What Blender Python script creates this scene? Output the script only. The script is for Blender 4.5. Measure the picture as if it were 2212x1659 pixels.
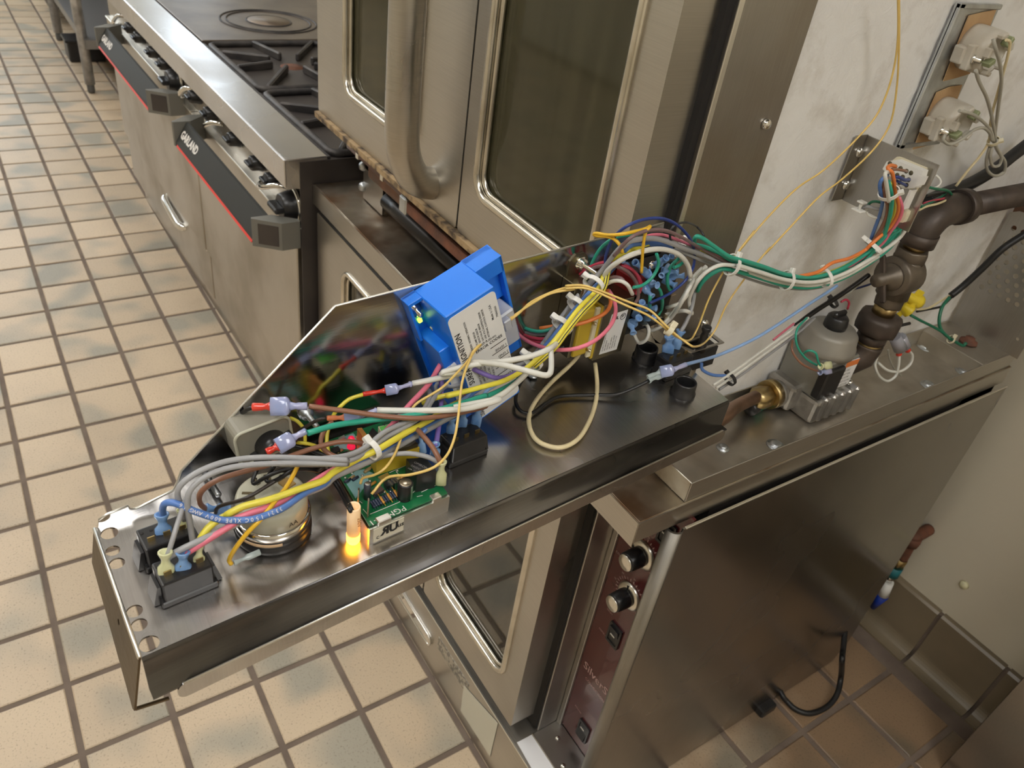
import bpy, bmesh, math, random
from mathutils import Vector, Matrix, geometry
random.seed(7)
scene = bpy.context.scene
for o in list(bpy.data.objects):
    bpy.data.objects.remove(o)
COL = scene.collection

# ------------------------------------------------------------------ camera
F_PX = 1685.5478
CAM = Vector((2.1477, -0.0637, 1.4169))
RW = Matrix(((0.53519, 0.83438, 0.13141), (0.55092, -0.22686, -0.80313), (-0.64030, 0.50222, -0.58109)))
cam_data = bpy.data.cameras.new('camera')
cam = bpy.data.objects.new('camera', cam_data)
COL.objects.link(cam)
cam_data.sensor_fit = 'HORIZONTAL'
cam_data.sensor_width = 36.0
cam_data.lens = F_PX / 2212 * 36.0
cam_data.clip_start = 0.02
_q = Matrix((RW[0], -RW[1], -RW[2])).transposed().to_quaternion()
cam.rotation_mode = 'QUATERNION'
cam.rotation_quaternion = _q
cam.location = CAM
RW = Matrix((_q @ Vector((1, 0, 0)), _q @ Vector((0, -1, 0)), _q @ Vector((0, 0, -1))))
cam_data.dof.use_dof = True
cam_data.dof.focus_distance = 0.70
cam_data.dof.aperture_fstop = 15.0
scene.camera = cam

# ------------------------------------------------------------------ world, light, exposure
world = bpy.data.worlds.new('world')
scene.world = world
world.use_nodes = True
world.node_tree.nodes['Background'].inputs[0].default_value = (0.9, 0.95, 1.0, 1)
world.node_tree.nodes['Background'].inputs[1].default_value = 0.25
vs = scene.view_settings
vs.view_transform = 'Standard'
vs.look = 'None'
vs.gamma = 1.0
vs.use_curve_mapping = False
vs.exposure = EXPOSURE = 0.36
LIGHT_EMIT = 9.0            # strength of the ceiling diffusers
HOOD_EMIT = 20.0            # strength of the hood globes
DAY_EMIT = 2.4              # strength of the far daylight windows
LIGHT_SPOTS = [(-3.6, -0.9), (-1.7, -0.9), (0.3, -0.9), (2.3, -0.9), (3.5, 0.25)]
CEIL_Z = 2.75

# ------------------------------------------------------------------ pixels to points
def ray(u, v):
    d = Vector(((u - 1106.0) / F_PX, (v - 829.5) / F_PX, 1.0))
    return RW.transposed() @ d
def onz(u, v, z):
    d = ray(u, v); return CAM + d * ((z - CAM.z) / d.z)
def ony(u, v, y):
    d = ray(u, v); return CAM + d * ((y - CAM.y) / d.y)
def onx(u, v, x):
    d = ray(u, v); return CAM + d * ((x - CAM.x) / d.x)
def depth(p):
    return (RW @ (Vector(p) - CAM)).z
def project(p):
    c = RW @ (Vector(p) - CAM)
    return 1106.0 + F_PX * c.x / c.z, 829.5 + F_PX * c.y / c.z
CROP = {'F': (0, 0, 1), 'c4': (150, 800, .27125), 'c5': (480, 750, .27125), 'c6': (850, 500, .27125), 'c7': (1200, 440, .22604),
        'c8': (1450, 480, .34448), 'cS': (280, 1060, .15676), 'cM': (500, 850, .11754), 'cT': (490, 1000, .13861),
        'cP': (690, 890, .14014), 'cD': (640, 1000, .16275), 'cR': (1380, 480, .16871), 'cX': (1200, 480, .19293),
        'cB': (1800, 320, .13259), 'c3': (1400, 0, .36775), 'cU': (680, 0, .33759), 'cG': (200, 60, .30139),
        'cZ': (0, 0, .33759), 'cQ': (600, 350, .21097), 'cL': (1900, 0, .25325), 'cW': (800, 1100, .33703), 'cE': (1440, 600, .18083)}
def cx(c, x, y):
    x0, y0, f = CROP[c]
    return x0 + x * f, y0 + y * f

# ------------------------------------------------------------------ materials
MATS = {}
def _nt(name):
    m = bpy.data.materials.new(name); m.use_nodes = True
    nt = m.node_tree; b = nt.nodes['Principled BSDF']
    return m, nt, b
def mat(name, col, rough=.5, metal=0.0, col2=None, scale=30.0, amount=(.35, .65), bump=0.0, bscale=200.0, spec=.5,
        emit=None, estr=0.0, trans=0.0, alpha=1.0, stretch=None, detail=4.0, rough2=None, coat=0.0):
    if name in MATS: return MATS[name]
    m, nt, b = _nt(name)
    b.inputs['Base Color'].default_value = (*col, 1)
    b.inputs['Roughness'].default_value = rough
    b.inputs['Metallic'].default_value = metal
    b.inputs['Specular IOR Level'].default_value = spec
    b.inputs['Coat Weight'].default_value = coat
    if trans: b.inputs['Transmission Weight'].default_value = trans
    if alpha < 1: b.inputs['Alpha'].default_value = alpha
    if emit:
        b.inputs['Emission Color'].default_value = (*emit, 1); b.inputs['Emission Strength'].default_value = estr
    tc = nt.nodes.new('ShaderNodeTexCoord')
    src = tc.outputs['Object']
    if stretch:
        mp = nt.nodes.new('ShaderNodeMapping'); mp.inputs['Scale'].default_value = stretch
        nt.links.new(src, mp.inputs['Vector']); src = mp.outputs['Vector']
    if col2:
        n = nt.nodes.new('ShaderNodeTexNoise'); n.inputs['Scale'].default_value = scale; n.inputs['Detail'].default_value = detail
        nt.links.new(src, n.inputs['Vector'])
        r = nt.nodes.new('ShaderNodeValToRGB')
        r.color_ramp.elements[0].position = amount[0]; r.color_ramp.elements[1].position = amount[1]
        r.color_ramp.elements[0].color = (*col, 1); r.color_ramp.elements[1].color = (*col2, 1)
        nt.links.new(n.outputs['Fac'], r.inputs['Fac']); nt.links.new(r.outputs['Color'], b.inputs['Base Color'])
        if rough2 is not None:
            mr = nt.nodes.new('ShaderNodeMapRange')
            mr.inputs['From Min'].default_value = amount[0]; mr.inputs['From Max'].default_value = amount[1]
            mr.inputs['To Min'].default_value = rough; mr.inputs['To Max'].default_value = rough2
            nt.links.new(n.outputs['Fac'], mr.inputs['Value']); nt.links.new(mr.outputs['Result'], b.inputs['Roughness'])
    if bump:
        n2 = nt.nodes.new('ShaderNodeTexNoise'); n2.inputs['Scale'].default_value = bscale; n2.inputs['Detail'].default_value = 3
        nt.links.new(tc.outputs['Object'], n2.inputs['Vector'])
        bp = nt.nodes.new('ShaderNodeBump'); bp.inputs['Strength'].default_value = bump; bp.inputs['Distance'].default_value = .002
        nt.links.new(n2.outputs['Fac'], bp.inputs['Height']); nt.links.new(bp.outputs['Normal'], b.inputs['Normal'])
    MATS[name] = m
    return m
def steel(name, col=(.60, .575, .54), rough=.3, brush=(1, 1, 60), stain=(.40, .36, .30), stain_scale=3.0, amount=(.45, .75),
          rvar=.12, bumps=.06):
    """brushed stainless sheet: fine grain stretched along one axis, wide soft stains, uneven gloss"""
    if name in MATS: return MATS[name]
    m, nt, b = _nt(name)
    b.inputs['Metallic'].default_value = 1.0
    tc = nt.nodes.new('ShaderNodeTexCoord')
    mp = nt.nodes.new('ShaderNodeMapping'); mp.inputs['Scale'].default_value = brush
    nt.links.new(tc.outputs['Object'], mp.inputs['Vector'])
    g = nt.nodes.new('ShaderNodeTexNoise'); g.inputs['Scale'].default_value = 18; g.inputs['Detail'].default_value = 6
    nt.links.new(mp.outputs['Vector'], g.inputs['Vector'])
    s = nt.nodes.new('ShaderNodeTexNoise'); s.inputs['Scale'].default_value = stain_scale; s.inputs['Detail'].default_value = 3.5; s.inputs['Roughness'].default_value = .55
    nt.links.new(tc.outputs['Object'], s.inputs['Vector'])
    r = nt.nodes.new('ShaderNodeValToRGB')
    r.color_ramp.elements[0].position = amount[0]; r.color_ramp.elements[1].position = amount[1]
    r.color_ramp.interpolation = 'EASE'
    r.color_ramp.elements[0].color = (*col, 1); r.color_ramp.elements[1].color = (*stain, 1)
    nt.links.new(s.outputs['Fac'], r.inputs['Fac'])
    mx = nt.nodes.new('ShaderNodeMixRGB'); mx.blend_type = 'MULTIPLY'; mx.inputs['Fac'].default_value = .35
    gr = nt.nodes.new('ShaderNodeValToRGB'); gr.color_ramp.elements[0].position = .3; gr.color_ramp.elements[1].position = .7
    gr.color_ramp.elements[0].color = (.7, .7, .7, 1); gr.color_ramp.elements[1].color = (1, 1, 1, 1)
    nt.links.new(g.outputs['Fac'], gr.inputs['Fac'])
    nt.links.new(r.outputs['Color'], mx.inputs['Color1']); nt.links.new(gr.outputs['Color'], mx.inputs['Color2'])
    nt.links.new(mx.outputs['Color'], b.inputs['Base Color'])
    mr = nt.nodes.new('ShaderNodeMapRange'); mr.interpolation_type = 'SMOOTHSTEP'
    mr.inputs['From Min'].default_value = .2; mr.inputs['From Max'].default_value = .8
    mr.inputs['To Min'].default_value = max(.05, rough - rvar); mr.inputs['To Max'].default_value = rough + rvar
    nt.links.new(s.outputs['Fac'], mr.inputs['Value']); nt.links.new(mr.outputs['Result'], b.inputs['Roughness'])
    bp = nt.nodes.new('ShaderNodeBump'); bp.inputs['Strength'].default_value = bumps; bp.inputs['Distance'].default_value = .0006
    nt.links.new(g.outputs['Fac'], bp.inputs['Height']); nt.links.new(bp.outputs['Normal'], b.inputs['Normal'])
    MATS[name] = m
    return m
def glassmat(name, tint=(.5, .5, .42), ior=1.9, rough=.03, opaque=(.06, .06, .04), haze=.12):
    """dirty oven glass: clear view through a tint, a film of grease, and a mirror-like skin"""
    if name in MATS: return MATS[name]
    m, nt, b = _nt(name); nt.nodes.remove(b)
    out = nt.nodes['Material Output']
    t = nt.nodes.new('ShaderNodeBsdfTransparent'); t.inputs[0].default_value = (*tint, 1)
    d = nt.nodes.new('ShaderNodeBsdfDiffuse')
    tc = nt.nodes.new('ShaderNodeTexCoord')
    mp = nt.nodes.new('ShaderNodeMapping'); mp.inputs['Scale'].default_value = (16, 16, .9)
    nt.links.new(tc.outputs['Object'], mp.inputs['Vector'])
    n = nt.nodes.new('ShaderNodeTexNoise'); n.inputs['Scale'].default_value = 3; n.inputs['Detail'].default_value = 8; n.inputs['Roughness'].default_value = .7
    nt.links.new(mp.outputs['Vector'], n.inputs['Vector'])
    r = nt.nodes.new('ShaderNodeValToRGB'); r.color_ramp.elements[0].position = .35; r.color_ramp.elements[1].position = .75
    r.color_ramp.elements[0].color = (haze * .55,) * 3 + (1,); r.color_ramp.elements[1].color = (haze,) * 3 + (1,)
    nt.links.new(n.outputs['Fac'], r.inputs['Fac'])
    d.inputs['Color'].default_value = (opaque[0] * 4, opaque[1] * 4, opaque[2] * 4, 1)
    m1 = nt.nodes.new('ShaderNodeMixShader'); nt.links.new(r.outputs['Color'], m1.inputs['Fac'])
    nt.links.new(t.outputs[0], m1.inputs[1]); nt.links.new(d.outputs[0], m1.inputs[2])
    gl = nt.nodes.new('ShaderNodeBsdfGlossy'); gl.inputs['Roughness'].default_value = rough
    fr = nt.nodes.new('ShaderNodeFresnel'); fr.inputs['IOR'].default_value = ior
    m2 = nt.nodes.new('ShaderNodeMixShader'); nt.links.new(fr.outputs[0], m2.inputs['Fac'])
    nt.links.new(m1.outputs[0], m2.inputs[1]); nt.links.new(gl.outputs[0], m2.inputs[2])
    nt.links.new(m2.outputs[0], out.inputs['Surface'])
    MATS[name] = m
    return m

# ------------------------------------------------------------------ mesh tools (all in world metres)
X, Y, Z = Vector((1, 0, 0)), Vector((0, 1, 0)), Vector((0, 0, 1))
def frame(o, ex=X, ey=Y, ez=Z):
    m = Matrix.Identity(4)
    for i, c in enumerate((ex, ey, ez)):
        for k in range(3): m[k][i] = c[k]
    for k in range(3): m[k][3] = o[k]
    return m
def axis_frame(o, ez, hint=None):
    ez = Vector(ez).normalized()
    h = Vector(hint) if hint is not None else (Z if abs(ez.z) < .9 else X)
    ex = h - ez * h.dot(ez)
    if ex.length < 1e-6: ex = (X if abs(ez.x) < .9 else Y) - ez * (X if abs(ez.x) < .9 else Y).dot(ez)
    ex.normalize()
    return frame(o, ex, ez.cross(ex), ez)
def new(): return bmesh.new()
def box(bm, c, s, M=None, bevel=0.0, seg=1):
    """box centred at c with size s, in frame M"""
    r = bmesh.ops.create_cube(bm, size=1.0)
    vs_ = r['verts']
    bmesh.ops.scale(bm, vec=Vector(s), verts=vs_)
    bmesh.ops.translate(bm, vec=Vector(c), verts=vs_)
    if bevel > 0:
        es = list({e for v in vs_ for e in v.link_edges})
        rr = bmesh.ops.bevel(bm, geom=es, offset=bevel, segments=seg, affect='EDGES', profile=.5)
        vs_ = list({v for f in rr['faces'] for v in f.verts} | {v for v in vs_ if v.is_valid})
    if M is not None: bmesh.ops.transform(bm, matrix=M, verts=vs_)
    return vs_
def bx(bm, lo, hi, M=None, bevel=0.0, seg=1):
    lo, hi = Vector(lo), Vector(hi)
    return box(bm, (lo + hi) / 2, hi - lo, M, bevel, seg)
def lathe(bm, prof, M=None, n=24, cap=True, a0=0.0, a1=2 * math.pi):
    """revolve (radius, height) pairs about local z"""
    full = abs(a1 - a0) > 6.28
    cnt = n if full else n + 1
    rings = []
    for r, h in prof:
        ring = []
        for i in range(cnt):
            a = a0 + (a1 - a0) * i / n
            p = Vector((r * math.cos(a), r * math.sin(a), h))
            ring.append(bm.verts.new(M @ p if M is not None else p))
        rings.append(ring)
    for A, B in zip(rings, rings[1:]):
        for i in range(n):
            j = (i + 1) % cnt
            f = bm.faces.new((A[i], A[j], B[j], B[i])); f.smooth = True
    if cap and full:
        if prof[0][0] > 1e-6: bm.faces.new(list(reversed(rings[0])))
        if prof[-1][0] > 1e-6: bm.faces.new(rings[-1])
    return rings
def cyl(bm, p0, p1, r, n=16, r1=None):
    p0, p1 = Vector(p0), Vector(p1)
    return lathe(bm, [(r, 0), (r if r1 is None else r1, (p1 - p0).length)], axis_frame(p0, p1 - p0), n)
def prism(bm, pts, h0, h1, M=None, smooth=False):
    """extrude a closed 2-D outline from local z h0 to h1"""
    lo = [bm.verts.new((M @ Vector((p[0], p[1], h0))) if M is not None else Vector((p[0], p[1], h0))) for p in pts]
    hi = [bm.verts.new((M @ Vector((p[0], p[1], h1))) if M is not None else Vector((p[0], p[1], h1))) for p in pts]
    n = len(pts)
    bm.faces.new(list(reversed(lo))); bm.faces.new(hi)
    for i in range(n):
        f = bm.faces.new((lo[i], lo[(i + 1) % n], hi[(i + 1) % n], hi[i])); f.smooth = smooth
def sheet(bm, outer, holes, h0, h1, M=None):
    """a plate with real holes: outline and holes are 2-D point lists"""
    loops = [list(outer)] + [list(h) for h in holes]
    tris = geometry.tessellate_polygon([[Vector((p[0], p[1], 0)) for p in l] for l in loops])
    flat = [p for l in loops for p in l]
    T = (lambda p, h: M @ Vector((p[0], p[1], h))) if M is not None else (lambda p, h: Vector((p[0], p[1], h)))
    lo = [bm.verts.new(T(p, h0)) for p in flat]; hi = [bm.verts.new(T(p, h1)) for p in flat]
    for t in tris:
        a, b, c = (Vector((flat[i][0], flat[i][1])) for i in t)
        if (b - a).cross(c - a) < 0: t = (t[0], t[2], t[1])
        try:
            bm.faces.new([hi[i] for i in t]); bm.faces.new([lo[i] for i in reversed(t)])
        except ValueError: pass
    k = 0
    for l in loops:
        n = len(l)
        for i in range(n):
            j = (i + 1) % n
            try: bm.faces.new((lo[k + i], lo[k + j], hi[k + j], hi[k + i]))
            except ValueError: pass
        k += n
def circle(cx_, cy_, r, n=18):
    return [(cx_ + r * math.cos(2 * math.pi * i / n), cy_ + r * math.sin(2 * math.pi * i / n)) for i in range(n)]
def rrect(x0, y0, x1, y1, r, n=5):
    out = []
    for (ax, ay, s) in ((x1 - r, y1 - r, 0), (x0 + r, y1 - r, 1), (x0 + r, y0 + r, 2), (x1 - r, y0 + r, 3)):
        for i in range(n + 1):
            a = math.pi / 2 * (s + i / n)
            out.append((ax + r * math.cos(a), ay + r * math.sin(a)))
    return out
def spline(pts, step=.006):
    """smooth path through the points, sampled about every step metres"""
    P = [Vector(p) for p in pts]
    if len(P) < 3: return P
    P = [P[0] * 2 - P[1]] + P + [P[-1] * 2 - P[-2]]
    out = []
    for i in range(1, len(P) - 2):
        a, b, c, d = P[i - 1:i + 3]
        k = max(3, min(24, int((c - b).length / step) + 1))
        ta, tb = (c - a) * .5, (d - b) * .5
        L = (c - b).length
        for t_ in (ta, tb):
            if t_.length > 1.2 * L: t_ *= 1.2 * L / t_.length
        for j in range(k):
            t = j / k
            h = 2 * t ** 3 - 3 * t ** 2 + 1
            out.append(b * h + ta * (t ** 3 - 2 * t ** 2 + t) + c * (1 - h) + tb * (t ** 3 - t ** 2))
    out.append(P[-2])
    return out
def tube(bm, path, r, n=8, caps=True, closed=False):
    path = [Vector(p) for p in path]
    m = len(path)
    rad = r if callable(r) else (lambda i: r)
    tan = []
    for i in range(m):
        a = path[(i - 1) % m] if closed or i > 0 else path[i]
        b = path[(i + 1) % m] if closed or i < m - 1 else path[i]
        t = b - a
        tan.append(t.normalized() if t.length > 1e-9 else (tan[-1] if tan else X))
    nrm = (Z if abs(tan[0].z) < .9 else X)
    rings = []
    for i in range(m):
        t = tan[i]
        nrm = nrm - t * nrm.dot(t)
        if nrm.length < 1e-6: nrm = t.orthogonal()
        nrm.normalize(); bi = t.cross(nrm)
        rings.append([bm.verts.new(path[i] + (nrm * math.cos(2 * math.pi * k / n) + bi * math.sin(2 * math.pi * k / n)) * rad(i)) for k in range(n)])
    pairs = list(zip(rings, rings[1:])) + ([(rings[-1], rings[0])] if closed else [])
    for A, B in pairs:
        for k in range(n):
            f = bm.faces.new((A[k], A[(k + 1) % n], B[(k + 1) % n], B[k])); f.smooth = True
    if caps and not closed:
        bm.faces.new(list(reversed(rings[0]))); bm.faces.new(rings[-1])
def torus(bm, c, ax, R, r, n=24, k=8, hint=None):
    M = axis_frame(c, ax, hint)
    tube(bm, [M @ Vector((R * math.cos(2 * math.pi * i / n), R * math.sin(2 * math.pi * i / n), 0)) for i in range(n)], r, k, closed=True)
def hexnut(bm, M, r, h):
    prism(bm, circle(0, 0, r, 6), 0, h, M)
_TXT = {}
def text(bm, s, size, M, ax='LEFT', ay='BOTTOM', thick=0.0, bold=0.0, sx=1.0):
    """flat lettering laid in the x/y plane of frame M"""
    key = (s, ax, ay, bold)
    if key not in _TXT:
        cu = bpy.data.curves.new('lettering', 'FONT')
        cu.body = s; cu.size = 1.0; cu.align_x = ax; cu.align_y = ay; cu.resolution_u = 2; cu.offset = bold
        o = bpy.data.objects.new('lettering', cu)
        me = bpy.data.meshes.new_from_object(o)
        _TXT[key] = ([v.co.copy() for v in me.vertices], [list(p.vertices) for p in me.polygons])
        bpy.data.objects.remove(o); bpy.data.curves.remove(cu); bpy.data.meshes.remove(me)
    vs_, fs = _TXT[key]
    nv = [bm.verts.new(M @ Vector((v.x * size * sx, v.y * size, 0))) for v in vs_]
    for f in fs:
        try: bm.faces.new([nv[i] for i in f])
        except ValueError: pass
    if thick:
        mz = (M.to_3x3() @ Z) * thick
        nw = [bm.verts.new(v.co + mz) for v in nv]
        for f in fs:
            try: bm.faces.new([nw[i] for i in f])
            except ValueError: pass

# ------------------------------------------------------------------ objects
def thing(name, label, cat, loc=(0, 0, 0), group=None, kind=None):
    o = bpy.data.objects.new(name, None)
    o.empty_display_size = .02
    COL.objects.link(o); o.location = Vector(loc)
    if label: o['label'] = label
    if cat: o['category'] = cat
    if group: o['group'] = group
    if kind: o['kind'] = kind
    return o
def origin_of(o):
    p = Vector((0, 0, 0))
    while o is not None:
        p += Vector(o.location); o = o.parent
    return p
def part(name, bm, m, parent, label=None, fix=True, kind=None):
    """link the bmesh (world coordinates) as one mesh under its thing"""
    if fix: bmesh.ops.recalc_face_normals(bm, faces=bm.faces)
    off = origin_of(parent)
    bmesh.ops.translate(bm, vec=-off, verts=bm.verts)
    me = bpy.data.meshes.new(name); bm.to_mesh(me); bm.free()
    me.materials.append(m)
    o = bpy.data.objects.new(name, me); COL.objects.link(o); o.parent = parent
    if label: o['label'] = label
    if kind: o['kind'] = kind
    return o
def solo(name, bm, m, label, cat, group=None, kind=None, fix=True, base=None):
    """a thing that is one mesh, its origin at its base"""
    if fix: bmesh.ops.recalc_face_normals(bm, faces=bm.faces)
    co = [v.co for v in bm.verts]
    if base is None:
        base = Vector((sum(c.x for c in co) / len(co), sum(c.y for c in co) / len(co), min(c.z for c in co)))
    base = Vector(base)
    bmesh.ops.translate(bm, vec=-base, verts=bm.verts)
    me = bpy.data.meshes.new(name); bm.to_mesh(me); bm.free()
    me.materials.append(m)
    o = bpy.data.objects.new(name, me); COL.objects.link(o); o.location = base
    if label: o['label'] = label
    if cat: o['category'] = cat
    if group: o['group'] = group
    if kind: o['kind'] = kind
    return o
def clone_part(src, parent, loc=None, rot=None):
    c = src.copy(); COL.objects.link(c); c.parent = parent
    if loc is not None: c.location = loc
    if rot is not None: c.rotation_euler = rot
    return c

# ------------------------------------------------------------------ palette
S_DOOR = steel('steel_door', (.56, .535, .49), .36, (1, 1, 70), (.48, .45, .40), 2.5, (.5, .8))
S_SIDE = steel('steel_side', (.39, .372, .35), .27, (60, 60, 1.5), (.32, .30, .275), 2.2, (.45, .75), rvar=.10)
S_STRIP = steel('steel_strip', (.47, .455, .43), .34, (60, 60, 2), (.36, .32, .27), 4)
S_PLATE = steel('steel_plate', (.64, .635, .635), .25, (2, 40, 2), (.40, .37, .34), 7, (.40, .70), rvar=.12)
S_FLANGE = steel('steel_flange', (.40, .39, .38), .17, (2, 2, 30), (.24, .22, .20), 6, (.40, .72), rvar=.10)
S_EDGE = mat('steel_pale_edge', (.86, .84, .78), .35, 1.0)  # pale metal: the light caught on sheet edges is put into the colour
S_TOP = steel('steel_greasy_top', (.42, .37, .30), .48, (3, 3, 3), (.17, .10, .055), 9, (.38, .66), rvar=.18, bumps=.3)
S_PAN = steel('steel_pan', (.60, .56, .49), .46, (3, 3, 3), (.32, .24, .16), 7, (.5, .78), rvar=.15, bumps=.2)
S_BULL = steel('steel_bullnose', (.70, .69, .69), .32, (2, 60, 60), (.60, .57, .54), 3, rvar=.10)
S_RANGE = steel('steel_range', (.56, .53, .48), .40, (60, 60, 2), (.40, .36, .30), 3)
S_MIX = mat('aluminium', (.78, .77, .74), .36, 1.0, (.66, .65, .62), 25)
CHROME = mat('chrome', (.82, .81, .78), .09, 1.0)
ZINC = mat('zinc_plate', (.62, .66, .68), .42, 1.0, (.48, .50, .52), 40, bump=.2)
BRASSY = mat('zinc_yellow', (.36, .32, .22), .30, 1.0, (.26, .23, .16), 22)
BRASS = mat('brass', (.55, .41, .18), .35, 1.0, (.35, .26, .13), 40)
COPPER = mat('copper_tarnished', (.38, .24, .17), .42, 1.0, (.25, .16, .11), 30)
IRON = mat('black_iron', (.050, .038, .032), .45, .35, (.095, .072, .058), 28, bump=.15, bscale=120)
IRON2 = mat('bronze_valve', (.20, .165, .125), .42, .6, (.12, .10, .08), 25, bump=.12, bscale=150)
CAST = mat('cast_iron', (.035, .033, .035), .50, .3, (.085, .075, .07), 20, bump=.2, bscale=90)
RUST = mat('rust', (.20, .075, .04), .75, .1, (.10, .045, .03), 30, bump=.4)
RUSTY_STEEL = mat('rusty_steel', (.17, .12, .095), .55, .5, (.25, .12, .07), 18, bump=.2)
CRUST = mat('baked_crust', (.40, .28, .15), .7, .0, (.06, .04, .028), 34, (.45, .60), bump=.6, bscale=160, detail=9)
BLACK = mat('black_plastic', (.012, .012, .013), .32, 0, (.022, .021, .022), 60)
BLACK_R = mat('black_rubber', (.010, .010, .011), .45)
BLACK_T = mat('black_tube', (.02, .018, .017), .35, .6)
DARK = mat('dark_cavity', (.012, .010, .009), .8)
DARKSIDE = mat('dark_side', (.045, .038, .036), .5, .2, (.07, .058, .05), 8)
BLUE = mat('blue_plastic', (.012, .205, .85), .36, 0, (.010, .175, .78), 12)
WHITE_L = mat('white_label', (.80, .80, .80), .45, 0, (.72, .72, .72), 15)
INK = mat('black_ink', (.015, .015, .015), .6)
WINK = mat('white_ink', (.75, .72, .68), .6)
NYLON = mat('white_nylon', (.80, .79, .75), .32)
CREAM = mat('cream_nylon', (.72, .66, .48), .4)
SPADE_B = mat('blue_nylon', (.15, .33, .70), .22, 0, (.30, .50, .82), 90, trans=.25, coat=.3)
SPADE_Y = mat('pale_yellow_nylon', (.78, .78, .48), .25, 0, (.70, .72, .40), 90, trans=.2, coat=.3)
SPADE_C = mat('clear_blue_nylon', (.42, .50, .80), .18, 0, (.55, .55, .80), 60, trans=.35, coat=.4)
SPADE_R = mat('red_nylon', (.62, .035, .02), .25, 0, (.75, .07, .04), 60, coat=.3)
SPADE_O = mat('orange_nylon', (.72, .21, .08), .25, 0, (.80, .30, .14), 60, coat=.3)
TIN = mat('tin', (.70, .62, .48), .3, 1.0)
CERAMIC = mat('ceramic', (.60, .57, .50), .35, 0, (.45, .40, .32), 22)
PAPER = mat('tan_paper', (.50, .33, .17), .8, 0, (.40, .24, .12), 20)
PCB = mat('green_board', (.008, .13, .045), .28, 0, (.012, .17, .06), 40)
PCB_P = mat('teal_copper_field', (.22, .42, .42), .3)
BEIGE = mat('beige_plastic', (.47, .46, .36), .42, 0, (.42, .41, .32), 12)
GRAY_P = mat('gray_beige', (.24, .225, .18), .45)
YTAPE = mat('yellow_tape', (.62, .46, .04), .3, 0, (.55, .38, .03), 20)
MAROON = mat('maroon_panel', (.085, .010, .012), .22, 0, (.10, .014, .016), 5, coat=.4)
KNOBFACE = mat('spun_aluminium', (.80, .77, .70), .28, 1.0)
WALLP = mat('cream_wall', (.68, .62, .49), .55, 0, (.64, .58, .46), 2.0, bump=.25, bscale=70)
CEILP = mat('ceiling_white', (.70, .70, .68), .8)
def wcol(name, c, **k): return mat('wire_' + name, c, .35, 0, tuple(x * .9 for x in c), 60, **k)
W_YEL = wcol('yellow', (.78, .68, .07)); W_AMB = wcol('amber', (.80, .48, .03)); W_BLU = wcol('blue', (.09, .20, .52)); W_DBL = wcol('dark_blue', (.02, .045, .22))
W_SKY = wcol('sky_blue', (.28, .45, .78)); W_GRY = wcol('gray', (.34, .34, .35)); W_PNK = wcol('pink', (.78, .19, .27)); W_BRN = wcol('brown', (.27, .125, .075))
W_GRN = wcol('green', (.03, .36, .25)); W_DGR = wcol('dark_green', (.01, .15, .08)); W_WHT = wcol('white', (.74, .73, .67)); W_CRM = wcol('cream', (.74, .63, .38))
W_ORG = wcol('orange', (.80, .22, .05)); W_CRI = wcol('crimson', (.50, .045, .085)); W_MAU = wcol('mauve', (.20, .125, .125)); W_BLK = wcol('black', (.011, .011, .012))
W_PUR = wcol('purple', (.22, .15, .50)); W_GLD = wcol('gold', (.78, .55, .17)); W_UMB = wcol('umber', (.035, .026, .02)); W_LGR = wcol('glass_fibre', (.40, .38, .32))

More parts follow.
